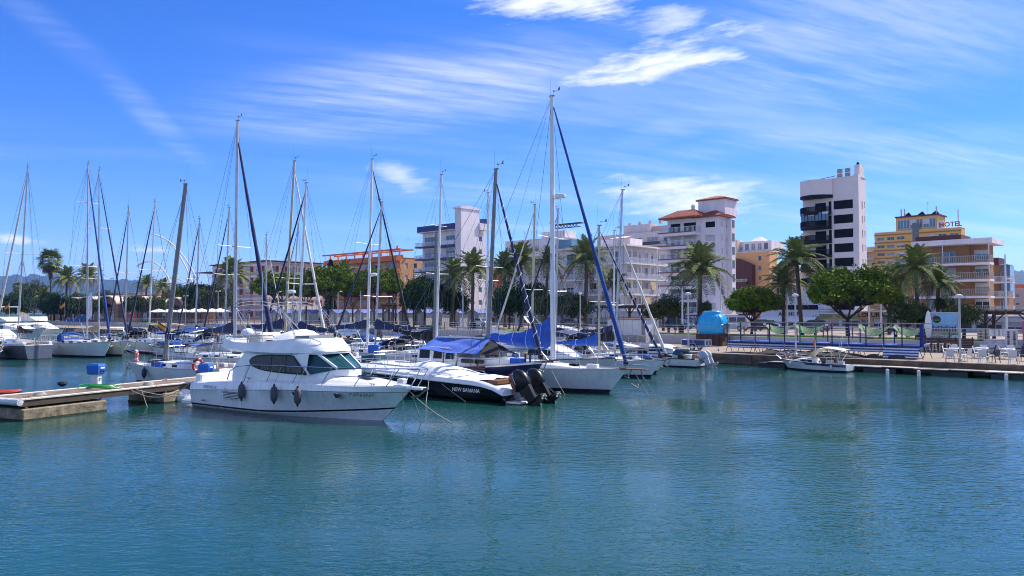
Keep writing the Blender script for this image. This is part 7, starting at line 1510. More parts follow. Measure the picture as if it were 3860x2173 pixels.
arcade('salmon brick house with three vaulted roofs behind the palms', 76, 232, 440, 1122, 3, BRW); arcade('salmon brick vaulted house with the red shop front', 79, 440, 560, 1125, 2, BRW); arcade('vaulted house half hidden by the white arches', 82, 575, 690, 1130, 2, BRW)
o = thing('ticket_booth', 'red booth front with white round logo by the vaulted house', 'booth', row(470, 75.6, PZ), RZ); MB().box(0, 6, 0, .3, 0, 5.2).build('panel', mat('shop_red', (.42, .02, .02), .5), o); MB().lathe([(1.0, 0), (1.0, .05)], n=18).build('logo', FENDW, o).matrix_local = Matrix.Translation((3.6, -.01, 3)) @ Matrix.Rotation(R(90), 4, 'X')
for pl, pr, ty, n, m_, fl, lb in ((425, 520, 1105, 118, CRW, 5, 'far cream flats above the vaulted houses'), (520, 600, 1110, 96, SANDW, 4, 'sand coloured house beside the date palm'), (590, 655, 1098, 128, PINKW, 5, 'far pink flats behind the arches'), (655, 800, 1078, 138, GRW, 5, 'long lilac grey flats with roof rail behind the trees'), (160, 240, 1128, 84, BRW, 2, 'low brick house behind the fan palm'), (-60, 60, 1120, 90, CRW, 3, 'cream house at the far left edge'), (1830, 1910, 1010, 200, TERW, 6, 'terracotta flats between the tower and the palms'), (1180, 1260, 1040, 190, CRW, 6, 'far cream flats behind the pine grove')):
    o, W, D, H, fh = block('town_house', lb, n, pl, pr, pr + 6, ty, m_, fl, [(.08 + k * .23, .08 + k * .23 + .12, .28, .72, 'slide') for k in range(4)], None)
    MB().box(-.2, W + .2, -.3, -.004, H - .4, H - .1).build('cornice', TERW if m_ is not TERW else CRW, o)

# ================================================================== plants
TRUNK = mat('palm_trunk', (.105, .075, .055), .95, var=.4, scale=3, bump=1.0, bscale=9, stretch=(1, 1, 4))
BARK = mat('pine_bark', (.055, .042, .034), .95, var=.4, scale=4, bump=1.0, bscale=12)
def leafmat(name, c, c2):
    m = mat(name, c, .8, var=.4, scale=1.3, c2=c2, spec=.15); return m
FR = [leafmat('palm_frond_a', (.20, .25, .06), (.085, .125, .034)), leafmat('palm_frond_b', (.25, .27, .085), (.11, .14, .045)), leafmat('dry_frond', (.17, .12, .055), (.08, .06, .03))]
def frond_mesh(L_, droop, m, seed, fan=False):
    rnd = random.Random(seed); b = MB(); n = 15
    pts = [V((L_ * u, 0, L_ * (.34 * math.sin(u * 1.7) - droop * u ** 2.2))) for u in [i / n for i in range(n + 1)]]
    b.tube(pts, [.035 * (1 - .85 * i / n) for i in range(n + 1)], 4)
    K = 30
    for s in (-1, 1):
        for k in range(K):
            u = .10 + .89 * k / K; i = min(n - 1, int(u * n)); f = u * n - i; p = pts[i].lerp(pts[i + 1], f); d = (pts[i + 1] - pts[i]).normalized()
            ll = L_ * .25 * math.sin(math.pi * min(1, .12 + .9 * u)) ** .7 * rnd.uniform(.8, 1.1); side = V((0, s, 0)); out = (side * .78 + d * .62 + V((0, 0, rnd.uniform(-.05, .28)))).normalized(); up = d.cross(out).normalized()
            w = .048 * L_ / 2.6; t1 = p + out * ll * .55; t2 = p + out * ll + V((0, 0, -ll * rnd.uniform(.15, .45)))
            a = d * w; b.add([p - a * .6, p + a * .6, t1 + a, t1 - a, t2], [(0, 1, 2, 3), (3, 2, 4)])
    return b.mesh('frond', m)
FM = [[frond_mesh(2.7, dr, FR[k % 2] if dr < .9 else FR[(k + 1) % 2], k * 10 + j) for k in range(2)] for j, dr in enumerate((.12, .42, .78, 1.15))]
FMD = frond_mesh(2.3, 1.3, FR[2], 77)
def fan_mesh(m, seed):
    rnd = random.Random(seed); b = MB(); b.tube([(0, 0, 0), (.8, 0, .12)], .02, 4)
    for k in range(22):
        a = R(-115 + 230 * k / 21); d = V((math.cos(a), math.sin(a), rnd.uniform(-.12, .1))); e = V((-math.sin(a), math.cos(a), 0)) * .05; p = V((.8, 0, .12)); q = p + d * .45; r_ = p + d * rnd.uniform(.75, .95) + V((0, 0, -.22))
        b.add([p, q - e, q + e, r_], [(0, 1, 2), (1, 3, 2)])
    return b.mesh('frond', m)
FAN = [fan_mesh(FR[0], 1), fan_mesh(FR[1], 2)]
FAND = fan_mesh(FR[2], 3)
trunks = {}
def palm(label, px, cy, n, rpx, by=None, kind='date', lean=0.0, dense=54):
    """crown centre at photo row cy; rpx = crown radius in photo pixels"""
    rnd = random.Random(int(px * 7 + cy)); p = row(px, n, PZ - .06); c = at(px, cy, p.y); h = c.z - p.z; Rr = rpx * p.y / FOC; k = Rr / (2.5 if kind == 'date' else 1.75)
    o = thing('palm_tree', label, 'palm', p, rnd.random() * 6, 'palms along the sea front')
    r0 = .19 * max(.9, k) if kind == 'date' else .26
    prof = []; m_ = 16
    for i in range(m_ + 1): u = i / m_; prof.append((r0 * (1.25 - .45 * u if u < .1 else 1.0 - .12 * u) * (1.0 + .06 * (i % 2)), h * u))
    prof += [(r0 * 1.5, h + .1 * k), (r0 * 1.25, h + .42 * k), (.05, h + .6 * k)] if kind == 'date' else [(r0 * .8, h + .2), (.05, h + .3)]
    MB().lathe(prof, n=10).build('trunk', TRUNK, o, smooth=60)
    wind = V((-.25, -.1, 0))
    o.rotation_euler = (rnd.uniform(-.05, .05), rnd.uniform(-.05, .05), o.rotation_euler.z)
    for i in range(dense):
        u = i / dense; a = i * 2.39996 + rnd.uniform(-.2, .2); j = min(3, int(u * 4))
        if kind == 'date':
            me = FM[j][rnd.randrange(2)] if u < .9 else FMD; pit = R(-66 + 78 * u + rnd.uniform(-7, 7)); sc = k * rnd.uniform(.85, 1.08) * (.92 if j == 0 else 1)
        else:
            me = FAN[rnd.randrange(2)] if u < .8 else FAND; pit = R(-72 + 150 * u + rnd.uniform(-8, 8)); sc = k * rnd.uniform(.85, 1.1)
        inst(me, 'frond', o, (.12 * math.cos(a) * k, .12 * math.sin(a) * k, h + .30 * k * (1 - u)), rot=(rnd.uniform(-.25, .25), pit, a), scale=sc)
    if kind == 'fan':
        MB().lathe([(r0 * .9, h - 2.2 * k), (r0 * 2.0, h - 1.9 * k), (r0 * 2.4, h - .9 * k), (r0 * 1.4, h)], n=12).build('dry_skirt', FR[2], o, smooth=60)
    return o
PALMS = [(195, 990, 74, 62, 'fan', 'tall fan palm standing highest at the left'), (250, 1062, 76, 62, 'date', 'date palm just right of the tall fan palm'), (322, 1052, 78, 62, 'date', 'date palm before the left vaulted roof'), (62, 1085, 120, 26, 'fan', 'small far fan palm left of the tall one'), (95, 1088, 122, 22, 'fan', 'second small far fan palm left of the tall one'), (165, 1130, 72, 50, 'date', 'short bushy palm at the foot of the tall fan palm'),
         (545, 1082, 84, 52, 'date', 'date palm beside the sand coloured house'), (612, 1092, 86, 46, 'date', 'date palm under the flat white arch'), (880, 1050, 92, 88, 'date', 'wide date palm before the red shuttered block'), (1045, 1072, 100, 44, 'date', 'small date palm before the side of the red shuttered block'),
         (1306, 1056, 104, 78, 'date', 'date palm rising above the pine grove'), (1250, 1066, 106, 58, 'date', 'date palm left behind the pine grove'), (1466, 1068, 96, 64, 'date', 'date palm between pine grove and round dark tree'), (1573, 1088, 98, 46, 'date', 'small date palm above the round dark tree'),
         (1702, 1060, 88, 92, 'date', 'left one of the paired palms before the navy banded block'), (1780, 1030, 86, 96, 'date', 'right one of the paired palms before the navy banded block'), (1905, 1035, 92, 96, 'date', 'full date palm left of the tan mast'), (1965, 1000, 94, 92, 'date', 'tall date palm behind the tan mast'), (2053, 1000, 88, 78, 'date', 'date palm with bare trunk left of the tall white mast'), (2206, 1000, 86, 112, 'date', 'windswept date palm before the white corner block'), (2316, 1082, 92, 76, 'date', 'lower date palm before the corner block'),
         (2636, 1040, 84, 132, 'date', 'largest date palm before the red roofed tower'), (2952, 1085, 84, 100, 'date', 'slender pale date palm before the beige house'), (3022, 1000, 82, 118, 'date', 'tall date palm before the black windowed tower'), (3462, 1030, 80, 112, 'date', 'big date palm before the brick terrace block'), (3398, 1075, 96, 86, 'date', 'date palm behind the big one near the hotel'), (3352, 1068, 98, 76, 'date', 'thin palm before the hotel balconies'), (3532, 1088, 84, 92, 'date', 'drooping date palm right of the big one')]
for px, cy, n, rp, kd, lb in PALMS: palm(lb, px, cy, n, rp * .9, kind=kd, dense=(30 if rp < 60 else 44) if kd == 'date' else 46)

# ---- trees
LG = [leafmat('pine_needles', (.19, .25, .016), (.05, .095, .010)), leafmat('dark_leaves', (.05, .095, .022), (.016, .038, .011)), leafmat('olive_leaves', (.10, .12, .035), (.035, .052, .018))]
def crown_mesh(name, rx, ry, rz, m, seed, flat=.5, n=520, q=15, clump=.5, leaf=.17):
    """leaf clumps over an uneven shell, open underneath"""
    rnd = random.Random(seed); b = MB(); ph = [rnd.random() * 6.3 for _ in range(6)]
    for i in range(n):
        a = rnd.random() * 6.283; cz = rnd.uniform(-flat, 1); rad = math.sqrt(max(0, 1 - cz * cz)); dep = rnd.uniform(.84, 1.0) if flat < .3 else (rnd.uniform(.62, 1.0) if rnd.random() < .8 else rnd.uniform(.25, .62))
        lump = 1 + .19 * math.sin(3 * a + ph[0]) + .17 * math.sin(5 * a + ph[1] + cz * 3) + .10 * math.sin(9 * cz + ph[2] + 2 * a)
        c = V((rx * rad * math.cos(a), ry * rad * math.sin(a), rz * cz)) * dep * lump
        cr_ = clump * rnd.uniform(.6, 1.25)
        for k in range(q):
            d = V((rnd.gauss(0, 1), rnd.gauss(0, 1), rnd.gauss(0, .7))); d = d.normalized() * cr_ * rnd.uniform(.3, 1) ** .6
            p = c + d; u = V((rnd.gauss(0, 1), rnd.gauss(0, 1), rnd.gauss(0, .8))).normalized(); w = u.cross(V((rnd.gauss(0, 1), rnd.gauss(0, 1), rnd.gauss(0, 1)))).normalized(); s = leaf * rnd.uniform(.6, 1.3)
            b.add([p - u * s, p + w * s * .45, p + u * s, p - w * s * .45], [(0, 1, 2, 3)])
    return b.mesh(name, m)
CM = {}
def tree(label, px, cy, n, rxp, ryp, kind, by=None, name='umbrella_pine', cat='tree', seed=1, group='trees on the promenade', trunk=True):
    """crown centre photo row cy, half width rxp, half height ryp in photo pixels"""
    rnd = random.Random(seed * 31 + int(px)); p = row(px, n, PZ - .06); c = at(px, cy, p.y); h = c.z - p.z; rx = rxp * p.y / FOC; rz = ryp * p.y / FOC
    o = thing(name, label, cat, p, rnd.random() * 6, group)
    m = LG[kind]; key = (kind, seed % 3)
    if key not in CM: CM[key] = crown_mesh('crown', 1.0 * 4, 1.0 * 4, 2.4, m, seed % 3 + kind * 5, flat=[.22, .75, .7][kind], n=[1250, 800, 560][kind], clump=[.55, .6, .6][kind], leaf=[.20, .22, .2][kind])
    inst(CM[key], 'crown', o, (0, 0, h), rnd.random() * 6, scale=(rx / 4, rx / 4, rz / 2.4))
    if kind == 0:
        b = MB()
        for k in range(1500):
            a = rnd.random() * 6.28; q_ = math.sqrt(rnd.random()) * .92; e = V((math.cos(a) * rx * q_, math.sin(a) * rx * q_, h + rz * rnd.uniform(-.6 + .45 * q_, .6 * (1 - q_ * q_) + .1))); s_ = V((e.x * .6, e.y * .6, h - rz * .5)).lerp(e, rnd.uniform(.1, .5)); w_ = V((-math.sin(a), math.cos(a), .3)) * .035 * rx / 4
            b.add([s_ - w_, s_ + w_, e + w_ * .9 + V((0, 0, .22)), e - w_ * .9], [(0, 1, 2, 3)])
        b.build('twigs', BARK, o)
    if trunk:
        r0 = max(.14, rx * .055); hb = h - rz * (.95 if kind == 0 else .55); b = MB(); b.tube([V((0, 0, 0)), V((.05, .03, hb * .5)), V((.0, .0, hb))], [r0 * 1.2, r0, r0 * .9], 8); b.build('trunk', BARK, o, smooth=True)
        for k in range(9):
            a = 2 * math.pi * k / 9 + rnd.uniform(-.2, .2); e = V((math.cos(a) * rx * .72, math.sin(a) * rx * .72, h + rz * rnd.uniform(-.1, .35))); s_ = V((0, 0, hb * rnd.uniform(.8, 1.0))); mid = s_.lerp(e, .5) + V((0, 0, -rz * .12))
            MB().tube([s_, mid, e], [r0 * .5, r0 * .32, r0 * .1], 5).build('limb', BARK, o, smooth=True)
            for q in range(2): MB().tube([mid, mid.lerp(e, .5) + V((rnd.uniform(-1, 1) * rx * .3, rnd.uniform(-1, 1) * rx * .3, rz * rnd.uniform(.2, .5)))], [r0 * .25, r0 * .08], 4).build('limb', BARK, o)
    return o
TREES = [(3195, 1115, 82, 134, 86, 0, 'broad umbrella pine with spreading limbs before the shops'), (2832, 1152, 80, 82, 58, 0, 'round topped umbrella pine beside the blue kiosk'), (3350, 1130, 88, 40, 40, 0, 'small yellow green pine crown at the edge of the broad pine'),
         (1060, 1092, 84, 88, 52, 0, 'umbrella pine at the left end of the grove'), (1155, 1100, 87, 60, 46, 0, 'second umbrella pine of the grove'), (1238, 1072, 84, 85, 56, 0, 'tallest umbrella pine of the grove'), (1330, 1098, 86, 60, 50, 0, 'umbrella pine at the right of the grove'), (1412, 1080, 86, 66, 54, 0, 'umbrella pine next to the white mast with radar'), (1480, 1092, 88, 40, 38, 0, 'small umbrella pine beside the street lamp'),
         (1600, 1112, 86, 82, 66, 1, 'round dense dark green tree behind the huts'), (1715, 1140, 90, 55, 48, 1, 'dark leafy tree behind the paired palms'), (1560, 1130, 84, 50, 48, 1, 'smaller dark green tree left of the round one'), (760, 1122, 86, 60, 52, 1, 'dark leafy tree left of the wide date palm'), (690, 1130, 88, 50, 46, 1, 'dark leafy tree behind the arches'), (820, 1128, 85, 55, 50, 2, 'olive green tree before the lilac flats'), (640, 1140, 84, 40, 40, 2, 'low olive tree by the vaulted house'),
         (1920, 1140, 86, 70, 60, 1, 'dark ficus behind the grey mast'), (2010, 1135, 88, 66, 62, 1, 'dark ficus behind the tan mast'), (2120, 1150, 84, 72, 50, 2, 'olive green shrubbery tree left of the corner block'), (2060, 1160, 82, 50, 42, 2, 'olive green bush beside the tall white mast'), (2180, 1160, 86, 50, 44, 1, 'dark bush before the corner block balconies'),
         (2520, 1165, 82, 58, 48, 2, 'light green street tree left of the blue kiosk'), (2465, 1178, 84, 40, 36, 2, 'small street tree under the dark pergola'), (2660, 1162, 84, 26, 26, 2, 'small shrub behind the blue kiosk dome'),
         (3420, 1178, 78, 62, 48, 2, 'flowering shrub before the poster shop'), (3470, 1190, 79, 40, 36, 1, 'dark shrub at the palm foot'), (3630, 1192, 78, 62, 50, 2, 'reddish green shrub right of the billboard'), (3560, 1150, 84, 34, 30, 2, 'leafy shrub above the billboard'), (290, 1140, 84, 30, 34, 2, 'green shrub behind the vaulted houses'), (205, 1150, 72, 55, 40, 1, 'dark leafy tree below the tall fan palm'), (280, 1158, 73, 44, 34, 1, 'dark leafy tree between two left date palms'), (350, 1160, 73, 40, 30, 2, 'olive tree before the vaulted house'), (60, 1150, 78, 60, 40, 1, 'dark leafy tree behind the motor yachts'), (500, 1150, 76, 36, 34, 1, 'dark tree left of the sand coloured house'), (585, 1150, 77, 36, 34, 2, 'olive tree right of the sand coloured house'), (400, 1130, 100, 34, 34, 2, 'yellow green tree behind the vaulted roofs'), (130, 1110, 92, 46, 46, 2, 'yellow green tree left of the fan palm'), (230, 1175, 74, 60, 14, 2, 'low clipped shrub before the palms')]
for i, (px, cy, n, rx, rz, kd, lb) in enumerate(TREES): tree(lb, px, cy, n, rx, rz, kd, seed=i, name='umbrella_pine' if kd == 0 else ('leafy_tree' if rx > 45 else 'shrub'), cat='tree' if rx > 45 else 'shrub')
rnd = random.Random(3); cy_ = MB()
tr_ = thing('cypress_tree', 'narrow dark conifer before the terracotta block', 'tree', row(1246, 118, PZ), 0, 'trees on the promenade'); hcy = at(1246, 985, row(1246, 118).y).z - PZ
b = MB()
for i in range(420):
    u = rnd.random() ** 1.3; r_ = 1.9 * (1 - u) * rnd.uniform(.5, 1); a = rnd.random() * 6.28; c = V((r_ * math.cos(a), r_ * math.sin(a), 2 + (hcy - 2) * u))
    for k in range(8): d = V((rnd.gauss(0, .3), rnd.gauss(0, .3), rnd.gauss(0, .3))); u_ = V((rnd.gauss(0, 1), rnd.gauss(0, 1), rnd.gauss(0, 1))).normalized() * .25; w_ = u_.cross(V((.3, .5, .8))); b.add([c + d - u_, c + d + w_, c + d + u_, c + d - w_], [(0, 1, 2, 3)])
b.build('crown', LG[1], tr_); MB().tube([(0, 0, 0), (0, 0, hcy * .9)], [.25, .05], 6).build('trunk', BARK, tr_)
# grass blades on the lawn edge, one mass
rnd = random.Random(9); b = MB()
for i in range(9000):
    s = rnd.uniform(-38, 60); x, y = nb(s, WN + rnd.uniform(.62, 1.9)); h = rnd.uniform(.05, .16); b.add([(x - .03, y, PZ + .04), (x + .03, y, PZ + .04), (x + rnd.uniform(-.05, .05), y + rnd.uniform(-.04, .04), PZ + .05 + h)], [(0, 1, 2)])
go = b.build('grass', mat('grass_blade', (.13, .24, .03), .8, var=.4, scale=8)); go['kind'] = 'stuff'; go['label'] = 'short lawn grass along the promenade wall'

# ================================================================== huts, pergolas, vehicles, people
HUTW = mat('hut_white_board', (.52, .52, .50), .8, var=.1, scale=2, stretch=(6, 6, 1)); HUTF = mat('hut_front_green_grey', (.30, .33, .32), .8, var=.1); HUTR = mat('hut_blue_roof', (.10, .13, .34), .6, var=.2)
words = ['first', 'second', 'third', 'fourth', 'fifth', 'sixth', 'seventh', 'eighth', 'ninth', 'tenth', 'eleventh', 'twelfth', 'thirteenth', 'fourteenth', 'fifteenth', 'last']
h0, h1 = row(985, 97, PZ - .06), row(1762, 97, PZ - .06); hm = None
hb = MB().box(0, 2.9, 0, 2.6, 0, 2.35).slab([(0, 2.35), (2.9, 2.35), (1.45, 3.0)], 0, 2.6).mesh('body', HUTW)
hf = MB().slab([(.06, .05), (2.84, .05), (2.84, 2.34), (1.45, 2.95), (.06, 2.34)], -.04, -.004).mesh('front_boarding', HUTF)
hdm = MB().box(.9, 1.95, -.09, -.045, .06, 2.0).mesh('door', HUTW); hrm = MB().loft([[V((-.18, y, 2.26)), V((1.45, y, 3.03)), V((3.08, y, 2.26)), V((3.08, y, 2.33)), V((1.45, y, 3.11)), V((-.18, y, 2.33))] for y in (-.25, 2.8)], True, True, True).mesh('roof', HUTR)
for i in range(16):
    o = thing('beach_hut', '%s white beach hut with blue gable roof counted from the left' % words[i], 'hut', h0.lerp(h1, i / 15), RZ, 'row of beach huts behind the marina')
    for me, nm in ((hb, 'body'), (hf, 'front_boarding'), (hdm, 'door'), (hrm, 'roof')): inst(me, nm, o)
PGW = mat('dark_pergola_timber', (.045, .03, .024), .8, var=.25)
def pergola(label, pxL, pxR, n, topy):
    a, c = row(pxL, n, PZ - .06), row(pxR, n, PZ - .06); W = (c - a).length; h = at(pxL, topy, a.y).z - PZ; o = thing('pergola', label, 'pergola', a, RZ, 'dark timber pergolas'); k = max(2, int(W / 4))
    for y in (0, 3.0):
        MB().box(-.6, W + .6, y - .1, y + .1, h - .35, h - .1).build('beam', PGW, o)
        for i in range(k + 1):
            x = W * i / k; MB().box(x - .14, x + .14, y - .14, y + .14, 0, h - .36).build('post', PGW, o)
            for s in (-1, 1): MB().beam((x, y, h - 1.2), (x + s * .8, y, h - .37), .1, .1).build('brace', PGW, o)
    for i in range(int(W / .7)): MB().box(i * .7, i * .7 + .12, -.6, 3.6, h - .098, h + .06).build('rafter', PGW, o)
    return o
pergola('dark timber pergola before the white corner block', 2255, 2500, 88, 1152); pergola('dark timber pergola right of the billboard', 3560, 3880, 80, 1168); pergola('small dark timber frame before the round green tree', 1445, 1520, 93, 1148)
# white shed with block base
o = thing('harbour_shed', 'white panelled shed on a block base against the promenade wall', 'shed', row(2290, 70.2, QZ), RZ); W = 5.0
BLK = mat('concrete_block', (.40, .36, .31), .9, var=.2, scale=3)
MB().box(.02, W - .02, .05, 1.9, 0, 2.55).build('core', SHOPW, o)
for r_ in range(4):
    for k in range(9):
        x0 = k * .6 - (.3 if r_ % 2 else 0); x0, x1 = max(0, x0), min(W, x0 + .6 - .015)
        if x1 - x0 > .05: MB().box(x0, x1, -.02, .045, r_ * .21, r_ * .21 + .195).build('block', BLK, o)
for k in range(6): MB().box(k * W / 6 + .01, (k + 1) * W / 6 - .01, -.03, .045, .86, 2.5).build('wall_panel', mat('shed_panel', (.60, .60, .62), .6, var=.06), o)
MB().box(-.1, W + .1, -.15, 2, 2.56, 2.66).build('roof', mat('shed_roof', (.35, .22, .18), .8), o); MB().box(W - .5, W - .1, -.06, -.031, .9, 2.3).build('door', mat('grey_door', (.20, .22, .22), .6), o)

def car(label, p, rz, c, kind='hatch', name='parked_car', group='parked cars and vans'):
    o = thing(name, label, 'van' if kind == 'van' else 'car', p, rz, group); pm_ = mat('car_paint_%s' % str(c), c, .25, .2, var=.04, coat=.7)
    if kind == 'van': prof = [(-2.3, .35), (-2.35, .9), (-2.3, 1.85), (-2.15, 2.0), (1.1, 2.0), (1.45, 1.75), (1.75, 1.12), (2.3, .98), (2.4, .7), (2.35, .35)]; wl = [(-2.1, -.9, 1.2, 1.78), (-.8, .25, 1.2, 1.78), (.35, 1.35, 1.2, 1.74)]; hw = .92
    else: prof = [(-1.95, .32), (-2.0, .75), (-1.9, 1.0), (-1.65, 1.4), (-1.3, 1.5), (.2, 1.5), (.55, 1.42), (1.15, 1.0), (1.85, .88), (2.0, .65), (1.98, .32)]; wl = [(-1.55, -.75, 1.03, 1.40), (-.68, .12, 1.03, 1.41), (.18, .78, 1.03, 1.36)]; hw = .86
    zt = max(z for x, z in prof)
    rr = [[V((x, y * (1 - .16 * max(0, (z - 1.0) / (zt - 1.0))) if z > 1 else y, z)) for x, z in prof] for y in (-hw, -hw * .96, hw * .96, hw)]
    cx_ = sum(x for x, z in prof) / len(prof)
    rr[0] = [V((p_.x * .985, p_.y, p_.z)) for p_ in rr[0]]; rr[3] = [V((p_.x * .985, p_.y, p_.z)) for p_ in rr[3]]
    body = MB().loft(rr, True, True, True).build('body', pm_, o, smooth=30)
    for s in (-1, 1):
        for x0, x1, z0, z1 in wl:
            Y = lambda z: s * (hw * (1 - .16 * max(0, (z - 1.0) / (zt - 1.0))) + .008); MB().add([V((x0, Y(z0), z0)), V((x1, Y(z0), z0)), V((x1 - (.25 if x1 > .7 else .03), Y(z1), z1)), V((x0 + .05, Y(z1), z1))], [(0, 1, 2, 3)]).build('window', WGL, body)
        for x in (-1.25, 1.3): wheel(o, (x, s * (hw - .08), .32), .32, .2)
        MB().ball((prof[-2][0] - .05, s * hw * .72, .70), .08, .16, .09, 8, 5).build('headlight', FENDW, body); MB().box(prof[1][0] - .01, prof[1][0] + .1, s * hw * .8 - .1, s * hw * .8 + .1, .75, .95).build('tail_light', REDRING, body)
    i0 = 5 if kind != 'van' else 4
    (xa, za), (xb, zb) = (prof[6], prof[7]) if kind != 'van' else (prof[5], prof[6]); MB().add([V((xb + .02, -hw * .8, zb + .03)), V((xb + .02, hw * .8, zb + .03)), V((xa + .03, hw * .72, za)), V((xa + .03, -hw * .72, za))], [(0, 1, 2, 3)]).build('windscreen', WGL, body)
    MB().box(prof[0][0] - .06, prof[0][0] + .1, -hw * .9, hw * .9, .35, .55).build('bumper', TST, body); MB().box(prof[-1][0] - .08, prof[-1][0] + .06, -hw * .9, hw * .9, .35, .55).build('bumper', TST, body)
    return o
car('slate blue hatchback parked on the quay behind the blue tarpaulin', on(1630, 1266, QZ), R(-20), (.055, .065, .085))
car('white van parked on the quay by the navy boom', on(1325, 1276, QZ), R(150), (.62, .63, .64), 'van', 'parked_van')
car('black pick-up sized car beside the white van', on(1392, 1285, QZ), R(120), (.012, .013, .015))
for px, n, c, kd, lb, a in ((1812, 95, (.60, .61, .62), 'hatch', 'white car under the palms right of the huts', -43), (2765, 96, (.55, .56, .60), 'van', 'silver white van behind the trampolines', 137), (2890, 98, (.03, .03, .035), 'hatch', 'black car behind the trampoline nets', -43), (2560, 99, (.02, .10, .22), 'hatch', 'blue car before the ground floor bar', -43), (2440, 99, (.02, .05, .10), 'hatch', 'dark blue car left of the street tree', 137), (3070, 99, (.05, .05, .055), 'hatch', 'charcoal car before the white shop', 137), (2160, 98, (.04, .04, .05), 'hatch', 'dark car before the olive shrubbery', -43)):
    car(lb, row(px, n, PZ - .05), R(a), c, kd, 'parked_van' if kd == 'van' else 'parked_car')
def bench(label, px, n):
    o = thing('park_bench', label, 'bench', row(px, n, PZ - .06), RZ, 'benches on the promenade')
    for k in range(4): MB().box(-.9, .9, -.25 + k * .13, -.15 + k * .13, .42, .46).build('seat_slat', PGW, o)
    for k in range(3): MB().box(-.9, .9, .28, .32, .55 + k * .13, .65 + k * .13).build('back_slat', PGW, o)
    for x in (-.7, .7): MB().box(x - .04, x + .04, -.22, .3, 0, .415).box(x - .04, x + .04, .235, .275, .42, .95).build('leg', IRON, o)
for px, n, lb in ((3045, 77, 'bench behind the third trampoline'), (3345, 77, 'bench behind the yellow green nets'), (1640, 80, 'bench before the beach huts'), (2690, 78, 'bench behind the blue kiosk')): bench(lb, px, n)
def bin_(label, px, n):
    o = thing('litter_bin', label, 'bin', row(px, n, PZ - .06), RZ, 'litter bins on the promenade'); MB().lathe([(.26, .0), (.32, .9), (.34, .92), (.34, .98), (.1, 1.1)], n=12).build('body', IRON, o, smooth=True); MB().lathe([(.2, 1.1), (.36, 1.14), (.1, 1.3)], n=12).build('lid', IRON, o)
bin_('black litter bin left of the blue kiosk', 2567, 75); bin_('black litter bin right of the beach huts', 1786, 76); bin_('black litter bin by the blue padded post', 3480, 74)
# ---- people: one skinned body each
def person(label, p, rz, shirt, legs, skin=(.35, .20, .14), hair=(.03, .02, .015), lean=0.0, bare=False, k=1.0, arms=0.0):
    vs = [(0, 0, .95), (0, 0, 1.15), (0, 0, 1.38), (0, 0, 1.50), (0, 0, 1.60), (0, 0, 1.70)] + [(0, .10, .90), (.02, .11, .50), (-.02, .11, .08), (.12, .12, .04)] + [(0, -.10, .90), (.05, -.11, .50), (-.05, -.11, .08), (.09, -.12, .04)] + [(0, .17, 1.40), (.02 + arms * .1, .23, 1.13), (.1 + arms * .2, .22, .90), (.14 + arms * .22, .21, .80)] + [(0, -.17, 1.40), (.03 + arms * .1, -.23, 1.13), (.12 + arms * .2, -.22, .92), (.16 + arms * .22, -.21, .82)]
    es = [(0, 1), (1, 2), (2, 3), (3, 4), (4, 5), (0, 6), (6, 7), (7, 8), (8, 9), (0, 10), (10, 11), (11, 12), (12, 13), (2, 14), (14, 15), (15, 16), (16, 17), (2, 18), (18, 19), (19, 20), (20, 21)]
    rad = [.14, .14, .13, .055, .095, .085, .10, .07, .045, .035, .10, .07, .045, .035, .065, .048, .036, .032, .065, .048, .036, .032]
    if lean: vs = [(x + max(0, z - .95) * math.sin(lean), y, z if z < .95 else .95 + (z - .95) * math.cos(lean)) for x, y, z in vs]
    me = bpy.data.meshes.new('skeleton'); me.from_pydata([tuple(c * k for c in v) for v in vs], es, []); t = bpy.data.objects.new('skeleton', me); col.objects.link(t)
    t.modifiers.new('s', 'SKIN'); sv = me.skin_vertices[0].data
    for i, r_ in enumerate(rad): sv[i].radius = (r_ * k, r_ * k)
    sv[0].use_root = True; sb_ = t.modifiers.new('d', 'SUBSURF'); sb_.levels = 1; sb_.render_levels = 1
    dg_ = bpy.context.evaluated_depsgraph_get(); m2 = bpy.data.meshes.new_from_object(t.evaluated_get(dg_)); bpy.data.objects.remove(t); bpy.data.meshes.remove(me)
    for nm, c in (('skin_tone', skin), ('cloth_%s' % str(shirt), shirt), ('cloth_%s' % str(legs), legs)): m2.materials.append(mat(nm, c, .8))
    for f in m2.polygons:
        z = f.center.z / k; ay = abs(f.center.y) / k; f.use_smooth = True
        f.material_index = 0 if z > 1.45 or z < .08 or (ay > .2 and z < 1.12) else ((0 if bare else 1) if z > .93 else (2 if z > .42 else 0))
    o = thing('person', label, 'person', p, rz); inst(m2, 'body', o)
    hx = .7 * math.sin(lean); MB().ball((hx - .03 * k, 0, (1.70 if not lean else .95 + .75 * math.cos(lean)) * k), .1 * k, .1 * k, .09 * k, 8, 6).build('hair', mat('hair_%s' % str(hair), hair, .8), o, smooth=60); return o
for px, sh, lg, lb in ((1206, (.04, .04, .05), (.03, .03, .04), 'person in dark clothes leftmost of the walkers before the huts'), (1218, (.06, .05, .06), (.05, .04, .04), 'person in a dark top walking second from the left'), (1230, (.30, .10, .08), (.04, .04, .05), 'person in a reddish top walking third from the left'), (1243, (.60, .60, .58), (.55, .53, .50), 'person in white clothes at the right of the walkers')):
    person(lb, row(px, 80, PZ - .06), R(60) + px * .3, sh, lg)
person('bare backed person bending over on the deck behind the navy mainsail cover', at(822, 1300, 51) * 1 + V((0, 0, -.25)), R(200), (.3, .2, .15), (.05, .06, .10), lean=.9, bare=True, k=.9, arms=1.0)
